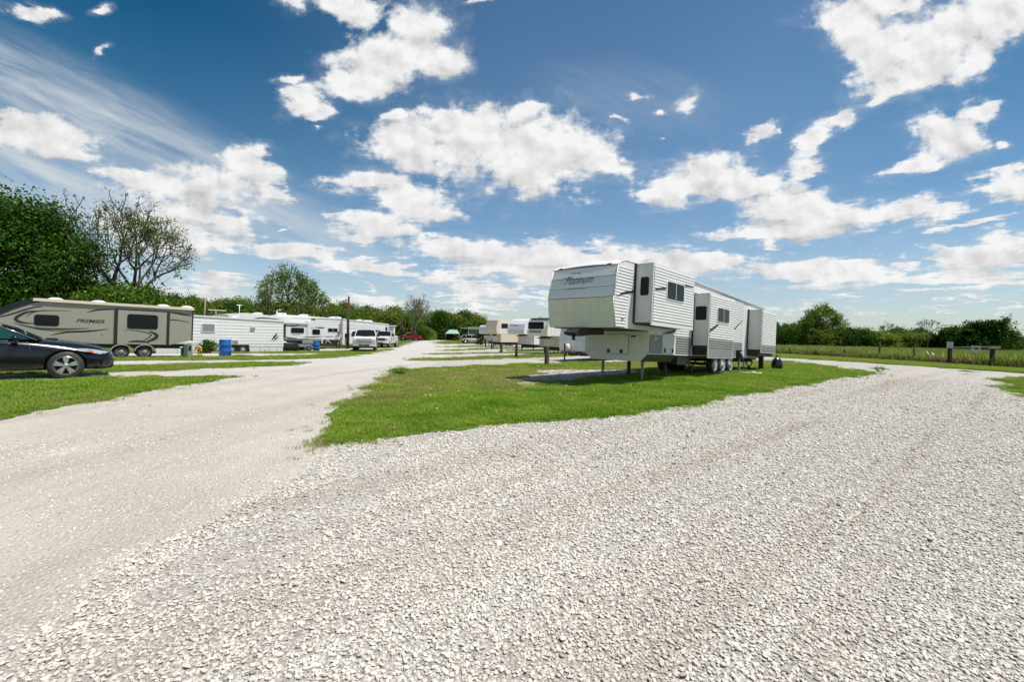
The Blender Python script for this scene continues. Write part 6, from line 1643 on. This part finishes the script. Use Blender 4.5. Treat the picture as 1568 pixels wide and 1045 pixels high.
# ---------------------------------------------------------------- posts, fence, signs and small things
def stump_post(x, y, h, r, label, name='wooden_post', mat='wood', group=None, lean=0.0, seed=0):
    rr = random.Random(seed); m = MB(); z0 = gz(x, y)
    n = 9; rings = []
    for i, z in enumerate((-.15, 0, h * .3, h * .6, h * .9, h)):
        rings.append([(lean * z + (r * (1 + .10 * math.sin(3 * a + seed) + rr.uniform(-.05, .05)) * (1 - .06 * i)) * math.cos(a), (r * (1 + rr.uniform(-.06, .06)) * (1 - .06 * i)) * math.sin(a), z + (rr.uniform(-.03, .03) if i == 5 else 0)) for a in [2 * PI * j / n for j in range(n)]])
    m.loft(rings)
    o = m.build(name, M[mat]); o.location = (x, y, z0)
    return tag(o, label, 'post', group)
stump_post(1.93, 25.0, 1.06, .145, 'thick weathered post nearest the camera in the right row, left of the big fifth wheel', mat='wood', seed=1)
stump_post(.37, 36.7, 1.10, .13, 'dark wooden post second nearest in the right row', mat='wood_dark', seed=2, group='wooden posts at the right row pads')
stump_post(-1.04, 45.0, .98, .14, 'dark wooden post third nearest in the right row', mat='wood_dark', seed=3, group='wooden posts at the right row pads')
stump_post(-2.47, 56.1, 1.15, .12, 'dark wooden post fourth from the camera in the right row', mat='wood_dark', seed=4, group='wooden posts at the right row pads')
stump_post(-3.89, 67.2, 1.15, .13, 'dark wooden post fifth from the camera in the right row', mat='wood_dark', seed=5, group='wooden posts at the right row pads')
stump_post(-5.22, 76.0, 1.15, .13, 'farthest dark wooden post of the right row, by the small bush', mat='wood_dark', seed=6, group='wooden posts at the right row pads')

# field fence: steel posts with three wires, one thing
fence = empty('wire_fence', (33.3, 38.0, 0), 0, 'low wire fence on thin posts between the lawn and the tall field grass', 'fence')
FP = [(29.8, 62.0, 1.1, .045), (30.3, 55.5, 1.1, .045), (30.75, 50.3, .75, .05), (31.39, 47.0, .72, .06), (32.79, 44.85, .85, .07), (33.68, 41.69, 1.62, .07), (33.63, 38.07, 1.25, .06)]
for x, y, h, r in FP:
    m = MB(); m.tube([(x - 33.3, y - 38, -.1), (x - 33.3, y - 38, h)], r, n=6); m.build('fence_post', M['wood_dark'], fence)
for z in (.35, .7, 1.0):
    m = MB(); pts = []
    P_ = FP + [(33.29, 34.61, 1, 1)]
    for i in range(len(P_) - 1):
        a, b = P_[i], P_[i + 1]
        for k_ in range(4): t_ = k_ / 4; pts.append((a[0] + (b[0] - a[0]) * t_ - 33.3, a[1] + (b[1] - a[1]) * t_ - 38, z - .05 * math.sin(PI * t_)))
    m.tube(pts, .006, n=3); m.build('wire', M['decal_grey'], fence)
# wooden brace with rail
br = empty('wooden_gate_brace', (33.3, 34.6, 0), 0, 'two thick dark wooden posts joined by a weathered top rail at the fence', 'fence')
m = MB(); m.bbox(-.09, .09, -.09, .09, -.1, 1.30, .02); m.build('post', M['wood_dark'], br)
m = MB(); m.v = []; m.bbox(.09, .28, -2.97, -2.79, -.1, 1.36, .02); m.build('post', M['wood_dark'], br)
m = MB(); m.tube([(.02, 0, 1.26), (.19, -2.88, 1.36)], .05, n=8); m.build('top_rail', M['rail_wood'], br)
m = MB(); m.box(-.18, .62, -3.02, -2.92, 1.26, 1.45); m.build('cross_board', M['rail_wood'], br)
def sign(x, y, z, w, h, label, yaw, marks):
    t = empty('sign', (x, y, z), yaw, label, 'sign')
    m = MB(); m.box(-w / 2, w / 2, -.012, .012, 0, h); m.build('sign_board', M['sign_white'], t)
    for (a, b, c, d, mt) in marks:
        q = MB(); q.box(a, b, -.02, -.013, c, d); q.build('sign_mark', M[mt], t)
    return t
sign(33.05, 34.35, 1.22, .36, .48, 'pale pinkish square sign on top of the left gate post', -38, [(-.12, .12, .36, .40, 'red'), (-.12, .10, .22, .25, 'decal_grey'), (-.12, .12, .12, .15, 'decal_grey')])
s2_ = sign(33.85, 33.2, .98, .52, .46, 'white sign with dark mark hanging below the rail between the gate posts', -38, [(-.06, .10, .20, .30, 'black'), (-.15, .18, .37, .40, 'red')])
m = MB(); m.tube([(0, .03, -1.0), (0, .03, .45)], .02, n=5); m.build('stake', M['box_grey'], s2_)
m = MB(); m.tube([(0, 0, .9), (.25, -.2, .3), (.35, -.25, .02)], .022, n=5); m.tube([(.35, 0, .85), (.75, -.2, .35), (.9, -.25, .0)], .02, n=5); o = m.build('bent_pipe', M['silver']); o.location = (33.35, 36.6, 0); tag(o, 'pale bent pipes leaning in the grass left of the gate posts', 'pipe')

# poles on the left
def pole(x, y, h, r, label, mat='wood_dark', top=(0, 0), r1=None, name='utility_pole', parts=None, z0=None):
    t = empty(name, (x, y, gz(x, y)), 0, label, 'pole'); m = MB()
    m.tube([(0, 0, -.2), (top[0] * .5, top[1] * .5, h * .5), (top[0], top[1], h)], r, n=10, r1=r1 or r * .8); m.build('pole', M[mat], t)
    return t
t = pole(-16.96, 47.1, 5.45, .12, 'dark wooden pole with red flags at its top beside the ladder', r1=.09)
m = MB(); m.tube([(.02, -.16, -.1), (.02, -.16, 4.55)], .13, n=9, r1=.12); m.build('lower_pole', M['wood_dark'], t)
for s_, z in ((-1, 4.35), (1, 4.55)):
    m = MB(); m.add([(0, -.2, z), (s_ * .22, -.2, z - .06), (s_ * .16, -.22, z + .16), (s_ * .02, -.2, z + .24), (s_ * .1, -.24, z + .08)], [(0, 1, 4), (1, 2, 4), (2, 3, 4), (3, 0, 4)]); m.build('flag', M['red'], t)
pole(-40.8, 60.0, 5.9, .10, 'leaning brown utility pole rising behind the white sided trailer', mat='wood_light', top=(.35, 0))
pole(-24.3, 100.0, 5.7, .14, 'dark pole in front of the woods left of the red pickup', top=(.05, 0))
t = pole(-33.2, 64.2, 4.7, .07, 'slim pale lamp post in front of the thin topped tree', mat='silver', name='lamp_post')
m = MB(); m.tube([(0, 0, 4.6), (.35, 0, 4.65)], .03, n=5); m.build('lamp_arm', M['silver'], t)
m = MB(); m.lathe([(.02, -.12), (.14, -.08), (.14, .06), (.05, .12)], (.38, 0, 4.6), 'z', 10); m.build('lamp_head', M['trim_white'], t)
t = pole(-32.3, 45.0, 3.4, .04, 'thin dark pole with pale cylinder behind the beige trailer roof end', mat='black', name='utility_pole')
m = MB(); m.lathe([(.05, -.05), (.17, 0), (.17, .62), (.05, .72)], (0, 0, 3.15), 'z', 14); m.build('transformer', M['trim_white'], t)
m = MB(); m.tube([(0, 0, 3.8), (0, 0, 4.35)], .02, n=4); m.build('rod', M['decal_grey'], t)

# blue barrels
def barrel(x, y, label, s=1.0):
    m = MB(); r = .31
    m.lathe([(r * .9, 0), (r * .97, .02), (r * .97, .27), (r * 1.02, .29), (r * 1.02, .31), (r * .97, .33), (r * .98, .60), (r * 1.03, .62), (r * 1.03, .64), (r * .98, .66), (r * .96, .90), (r * .92, .93), (r * .85, .935), (r * .84, .90), (.02, .90)], (0, 0, 0), 'z', 28)
    o = m.build('barrel', M['blue_plastic']); o.location = (x, y, gz(x, y)); o.scale = (s, s, s); return tag(o, label, 'barrel')
barrel(-18.45, 29.3, 'blue plastic barrel on the grass in front of the white sided trailer', 1.16)
barrel(-17.4, 40.5, 'smaller looking blue barrel farther back in front of the slide out trailer', .88)
m = MB(); m.bbox(-.5, .5, -.3, .3, 0, .07, .03); o = m.build('tray', M['black']); o.location = (-17.5, 29.6, -.24); tag(o, 'flat black tray lying right of the nearer blue barrel', 'tray')

# hook-ups beside the beige trailer
t = empty('utility_pedestal', (-17.95, 25.0, gz(-18, 25)), 45, 'dark green utility box on the grass behind the beige trailer wheels', 'utility box')
m = MB(); m.bbox(-.07, .10, -.08, .10, 0, .80, .015); m.build('box', M['box_green'], t)
m = MB(); m.tube([(-.25, 0, .60), (-.10, 0, .62)], .05, n=8); m.build('tap', M['silver'], t)
t = empty('utility_pedestal', (-18.4, 26.0, gz(-18, 26)), 40, 'grey tapered electric pedestal beside the dark green utility box', 'utility box')
m = MB(); m.prism([(-.14, 0), (.14, 0), (.10, .80), (-.10, .85)], -.1, .1); m.build('box', M['box_grey'], t)
m = MB(); m.box(-.06, .06, -.13, -.10, .45, .70); m.build('meter', M['black'], t)
t = empty('hose_stand', (-18.0, 26.2, gz(-18, 26)), 20, 'yellow coiled hose over a yellow stand by the end of the beige trailer', 'hose')
m = MB(); m.tube([(.08, 0, 0), (.12, 0, .45), (.10, 0, .58)], .028, n=6); m.tube([(-.05, .05, 0), (.02, 0, .50)], .028, n=6); m.build('stand', M['yellow'], t)
m = MB()
for q in range(3): m.tube([(-.05 + .15 * math.cos(a) + q * .02, -.05 + q * .02, .50 + .17 * math.sin(a)) for a in [2 * PI * i / 14 for i in range(15)]], .022, n=5)
m.build('hose', M['yellow'], t)
t = empty('barbecue_grill', (-22.9, 34.0, -.29), 20, 'black barbecue grill standing by the left end of the white sided trailer', 'grill')
m = MB(); m.lathe([(.03, -.2), (.22, -.12), (.30, .05), (.30, .10), (.24, .22), (.05, .30)], (0, 0, .78), 'z', 16); m.build('lid_and_bowl', M['black'], t)
for a in (0, 120, 240):
    m = MB(); m.tube([(.18 * math.cos(R(a)), .18 * math.sin(R(a)), .65), (.28 * math.cos(R(a)), .28 * math.sin(R(a)), 0)], .015, n=5); m.build('leg', M['dark'], t)
m = MB(); m.bbox(-.2, .2, -.2, .2, 0, 1.15, .03); o = m.build('storage_bin', M['rv_gray']); o.location = (-23.8, 34.2, -.3); tag(o, 'grey brown upright bin left of the black barbecue grill', 'bin')
make_tree('shrub', (-22.4, 33.6, -.3), 'small dark green leafy shrub in front of the barbecue grill', cat='shrub', mat='leaf_dark', seed=81, H=.95, CW=1.2, base=.1, levels=3, kids=(3, 3), leaves=1500, leaf=.12, cr=.3, low=.8, fill=.8)
t = empty('utility_pedestal', (-20.6, 36.4, -.3), 30, 'narrow dark pedestal in front of the white sided trailer', 'utility box')
m = MB(); m.bbox(-.10, .10, -.08, .08, 0, .78, .02); m.build('box', M['box_green'], t)
m = MB(); m.box(-.05, .05, -.1, -.08, .5, .65); m.build('outlet', M['black'], t)
m = MB(); m.tube([(0, 0, 0), (0, 0, 1.0), (.06, 0, 1.08), (.04, 0, .8), (.12, 0, .3), (.4, 0, .06), (.8, .05, .04)], .03, n=6); o = m.build('water_standpipe', M['dark']); o.location = (-20.3, 36.7, -.3); tag(o, 'thin dark standpipe with drooping hose by the white sided trailer', 'pipe')
# covered black heap and low utility trailer in front of the slide-out trailer
t = empty('covered_motorcycle', (-19.1, 38.7, -.3), 45, 'black covered motorcycle between the white sided trailer and the flat trailer', 'motorcycle')
m = MB(); m.sm = True
rings = []
for x, w, h_ in ((-1.0, .05, .35), (-.85, .22, .72), (-.45, .30, 1.0), (0, .33, .86), (.45, .32, .82), (.8, .25, .75), (1.0, .06, .4)):
    rings.append([(x, w * math.cos(a), .08 + (h_ - .08) * max(0, math.sin(a)) ** .8 + .03 * math.sin(7 * x + 3 * a)) for a in [PI * j / 10 for j in range(11)]])
m.loft(rings, closed=True); m.build('cover', M['bag_black'], t)
for x in (-.72, .68):
    q = MB(); q.lathe([(.2, -.06), (.30, -.05), (.30, .05), (.2, .06)], (x, -.02, .27), 'y', 18); q.build('wheel', M['rubber'], t)
t = empty('utility_trailer', (-18.95, 39.3, -.3), 45, 'low flat grey utility trailer with dark wheels in front of the slide outs', 'trailer')
m = MB(); m.box(0, 1.7, 0, 1.1, .38, .45); m.build('deck', M['silver'], t)
m = MB(); m.box(0, 1.7, -.02, .02, .45, .62); m.box(1.67, 1.71, .02, 1.1, .45, .62); m.build('side_rail', M['box_grey'], t)
m = MB(); m.tube([(0, .65, .38), (-.9, .65, .35)], .04, n=5); m.build('tongue', M['black'], t)
for x in (.25, 1.35): wheel(t, x, -.1, .22, .22, .14, -1, rim='decal_grey')

# green canopy at the end of the road
t = empty('canopy', (-16.6, 126.9, -.3), 5, 'pale green canopy roof over the black car at the end of the road', 'canopy')
m = MB(); w_, d_ = 1.95, 2.2
m.add([(-w_, -d_, 1.85), (w_, -d_, 1.85), (w_, d_, 1.85), (-w_, d_, 1.85), (-w_ * .45, -d_ * .3, 2.95), (w_ * .6, -d_ * .3, 2.95), (w_ * .6, d_ * .3, 2.95), (-w_ * .45, d_ * .3, 2.95)], [(0, 1, 5, 4), (1, 2, 6, 5), (2, 3, 7, 6), (3, 0, 4, 7), (4, 5, 6, 7)])
m.build('canopy_roof', M['green_cloth'], t)
for x in (-w_ * .95, w_ * .95):
    for y in (-d_ * .95, d_ * .95):
        q = MB(); q.tube([(x, y, 0), (x, y, 1.88)], .04, n=6); q.build('leg', M['silver'], t)
# shed in the shade
t = empty('shed', (-20.4, 133, -.3), 0, 'low dark shed in the shade left of the green canopy', 'shed')
m = MB(); m.box(-1.8, 1.8, 0, 3, 0, 1.9); m.build('wall', M['dark'], t)
m = MB(); m.prism([(-2, 1.9), (2, 1.9), (0, 2.5)], -.2, 3.2); m.build('roof', M['rv_dgray'], t)
m = MB(); m.box(-.5, .3, -.04, 0, 0, 1.6); m.build('door', M['rv_gray'], t)

# things round the rear of the big fifth wheel
t = empty('utility_pedestal', (9.62, 19.25, gz(9.6, 19.2)), 45, 'electric box on a short wooden post with blue hose under the big fifth wheel', 'utility box')
m = MB(); m.bbox(-.04, .04, -.04, .04, 0, .62, .01); m.build('post', M['wood_light'], t)
m = MB(); m.bbox(-.13, .13, -.09, .09, .62, 1.0, .02); m.build('box', M['black'], t)
m = MB(); m.tube([(-.05, -.1, .8), (.12, -.12, .72), (.18, -.12, .45), (.22, -.1, .2), (.3, -.2, .03), (.5, -.35, .03), (.35, -.5, .03)], .022, n=6); m.build('hose', M['blue_plastic'], t)
m = MB(); m.lathe([(.02, 0), (.06, .01), (.06, .05), (.02, .06)], (-.08, -.1, .85), 'z', 8); m.build('gauge', M['trim_white'], t)
for i, (x, y) in enumerate(((10.0, 19.05), (10.2, 19.2))):
    m = MB(); m.sm = True; m.lathe([(.03, -.14), (.06, -.08), (.055, .05), (.05, .12), (.02, .15)], (0, 0, .06), 'x', 10); o = m.build('shoe', M['trim_white' if i else 'black']); o.location = (x, y, gz(x, y)); o.rotation_euler = (0, 0, .6 + i); tag(o, ['black shoe on the grass beside the blue hose', 'white shoe on the grass beside the blue hose'][i], 'shoe')
t = empty('utility_pedestal', (11.95, 21.75, gz(12, 22)), 45, 'grey metal electric pedestal frame at the rear of the big fifth wheel', 'utility box')
m = MB(); m.bbox(-.22, .20, -.10, .10, .72, .94, .02); m.build('box', M['box_grey'], t)
m = MB(); m.bbox(-.20, -.05, -.10, .08, 0, .72, .01); m.build('post', M['dark'], t)
m = MB(); m.tube([(.14, 0, .0), (.14, 0, .75)], .03, n=6); m.build('post', M['box_grey'], t)
m = MB(); m.lathe([(.07, -.02), (.07, 0)], (-.12, -.1, .60), 'y', 12); m.build('meter', M['trim_white'], t)
m = MB(); m.sm = True; rings = []
rr = random.Random(4)
for z, r in ((0, .22), (.08, .31), (.25, .35), (.45, .33), (.60, .25), (.68, .10), (.74, .05), (.80, .10)):
    rings.append([((r * (1 + rr.uniform(-.1, .1))) * math.cos(a), (r * .9 * (1 + rr.uniform(-.1, .1))) * math.sin(a), z + rr.uniform(-.015, .015)) for a in [2 * PI * j / 16 for j in range(16)]])
m.loft(rings); o = m.build('rubbish_bag', M['bag_black'], subsurf=1); o.location = (13.0, 22.3, gz(13, 22)); o.scale = (.76, .76, .92); tag(o, 'full black rubbish bag tied at the top at the rear of the big trailer', 'bag')
for x, y, rz in ((8.3, 18.0, 20),):
    m = MB()
    for i in range(3): m.bbox(-.3 + i * .06, .3 - i * .06, -.12, .12, i * .05, i * .05 + .045, .01)
    o = m.build('levelling_blocks', M['decal_grey']); o.location = (x, y, gz(x, y)); o.rotation_euler = (0, 0, R(rz)); tag(o, 'stack of grey levelling blocks on the grass before the trailer wheels', 'blocks')
# drain hose on the grass
m = MB(); m.tube([(9.3, 18.9, .10), (9.6, 18.75, .14), (9.9, 18.85, .13), (10.3, 18.7, .14)], .04, n=7); o = m.build('drain_hose', M['trim_white']); tag(o, 'short pale hose lying on the grass in front of the trailer wheels', 'hose')

# weed clumps at gravel edges
for i, (x, y, s_) in enumerate(((23.0, 23.0, .55), (-1.9, 8.9, .0), (-4.0, 16.3, 1.3), (18.9, 23.4, 1.1))):
    if not s_: continue
    make_tree('weed_clump', at(x, y), ['small weed clump alone on the gravel at the right', '', 'dark grass clump at the left rim of the front lawn', 'weedy clump at the pointed right end of the front lawn'][i], cat='weeds', mat='grass_blade', seed=90 + i, H=.20 * s_, CW=.6 * s_, base=.05, levels=2, kids=(3, 3), leaves=1500, leaf=.045, cr=.2, low=2.0, fill=1.0)
# dandelions and daisies in the front lawn
def flowers():
    rs = np.random.RandomState(6); n = 260; m, ntm = [], 0
    P_ = POLY['R1']; X, Y = fill(P_, 2.2, rs); X, Y = X[:420], Y[:420]
    v = [(0.0, 0, 0)] ; f = []
    vs = []; fs = []
    for j in range(6): vs.append((math.cos(j * PI / 3), math.sin(j * PI / 3), .0))
    vs.append((0, 0, .4)); fs = [(j, (j + 1) % 6, 6) for j in range(6)]
    for nm, col, sel in (('yellow_flowers', M['yellow_petal'], X > -99), ):
        C_f = proto_collection(nm + '_head', [(vs, fs)], col)
        k_ = len(X); s = .010 + .008 * rs.rand(k_) + .0005 * Y
        scatter(nm, np.c_[X, Y, gza(X, Y) + .075], np.c_[s, s, s], rs.randn(k_, 3) * .25, np.zeros(k_), C_f, label='tiny yellow flowers scattered through the front lawn')
M['yellow_petal'] = paint('yellow_petal', (0.75, 0.62, 0.10), 0.7, dirt=0.1)
flowers()

# ---------------------------------------------------------------- person
def person():
    z0 = gz(-17.6, 46.2)
    t = empty('person', (-17.62, 46.2, z0), -70, 'man in white shirt and dark trousers standing by the ladder and dark pole', 'person')
    def skin(name, pts, edges, radii, mat, root=0):
        me = bpy.data.meshes.new(name); me.from_pydata(pts, edges, [])
        o = bpy.data.objects.new(name, me); COL.objects.link(o)
        md = o.modifiers.new('s', 'SKIN'); md.use_smooth_shade = True
        for i, r in enumerate(radii):
            sv = me.skin_vertices[0].data[i]; sv.radius = r if isinstance(r, tuple) else (r, r); sv.use_root = (i == root)
        md = o.modifiers.new('u', 'SUBSURF'); md.levels = 2; md.render_levels = 2
        bpy.context.view_layer.update(); bake(o); o.data.materials.clear(); o.data.materials.append(mat); o.parent = t
        for p in o.data.polygons: p.use_smooth = True
        return o
    # x forward, y left; height 1.76
    P_ = [(0, 0, .96), (0, 0, 1.15), (.01, 0, 1.38), (.01, 0, 1.50), (.025, 0, 1.58), (.03, 0, 1.68), (.0, 0, 1.74),
          (0, .10, .92), (.03, .11, .50), (-.01, .11, .10), (.14, .13, .035), (0, -.10, .92), (.0, -.12, .50), (-.03, -.13, .10), (.12, -.16, .035),
          (0, .19, 1.42), (-.03, .27, 1.14), (.10, .22, .94), (0, -.19, 1.42), (-.04, -.28, 1.14), (.12, -.22, .98)]
    E_ = [(0, 1), (1, 2), (2, 3), (3, 4), (4, 5), (5, 6), (0, 7), (7, 8), (8, 9), (9, 10), (0, 11), (11, 12), (12, 13), (13, 14), (2, 15), (15, 16), (16, 17), (2, 18), (18, 19), (19, 20)]
    Rr = [(.14, .12), (.13, .11), (.15, .11), .055, .065, .095, .06, .085, .058, .04, .035, .085, .058, .04, .035, .055, .042, .030, .055, .042, .030]
    b = skin('body', P_, E_, Rr, M['skin'])
    for s_, (hx, hz) in ((1, (.10, .94)), (-1, (.12, .98))):
        for i in range(4):
            q = MB(); y = s_ * .22 + (i - 1.5) * .02; q.tube([(hx, y, hz), (hx + .045, y, hz - .045), (hx + .05, y, hz - .085)], .009, n=5); q.build('finger', M['skin'], b)
        q = MB(); q.tube([(hx + .01, s_ * .19, hz), (hx + .05, s_ * .175, hz - .03)], .010, n=5); q.build('thumb', M['skin'], b)
    skin('shirt', [(0, 0, .92), (0, 0, 1.15), (.01, 0, 1.40), (.01, 0, 1.47), (0, .19, 1.425), (-.02, .245, 1.22), (0, -.19, 1.425), (-.03, -.255, 1.22)], [(0, 1), (1, 2), (2, 3), (2, 4), (4, 5), (2, 6), (6, 7)],
         [(.17, .145), (.16, .14), (.17, .125), .07, .075, .068, .075, .068], M['shirt'], 1)
    skin('trousers', [(0, 0, .98), (0, 0, .90), (0, .10, .86), (.03, .11, .50), (-.01, .115, .10), (0, -.10, .86), (.0, -.12, .50), (-.03, -.135, .10)], [(0, 1), (1, 2), (2, 3), (3, 4), (1, 5), (5, 6), (6, 7)],
         [(.155, .135), (.15, .13), .105, .078, .065, .105, .078, .065], M['trousers'], 0)
    q = MB(); q.sm = True; q.lathe([(.005, -.09), (.075, -.06), (.105, .0), (.10, .05), (.06, .095), (.005, .11)], (-.01, 0, 1.685), 'z', 16); h = q.build('hair', M['hair'], t)
    q = MB(); q.tube([(.125, 0, 1.66), (.145, 0, 1.63)], .012, n=5, r1=.016); q.build('nose', M['skin'], b)
    for s_ in (-1, 1):
        q = MB(); q.lathe([(.004, -.01), (.012, 0), (.004, .01)], (.118, s_ * .033, 1.665), 'x', 8); q.build('eye', M['hair'], b)
        q = MB(); q.bbox(-.08, .19, s_ * .13 - .05, s_ * .13 + .05, 0, .09, .02); q.build('shoe', M['black'], t)
person()
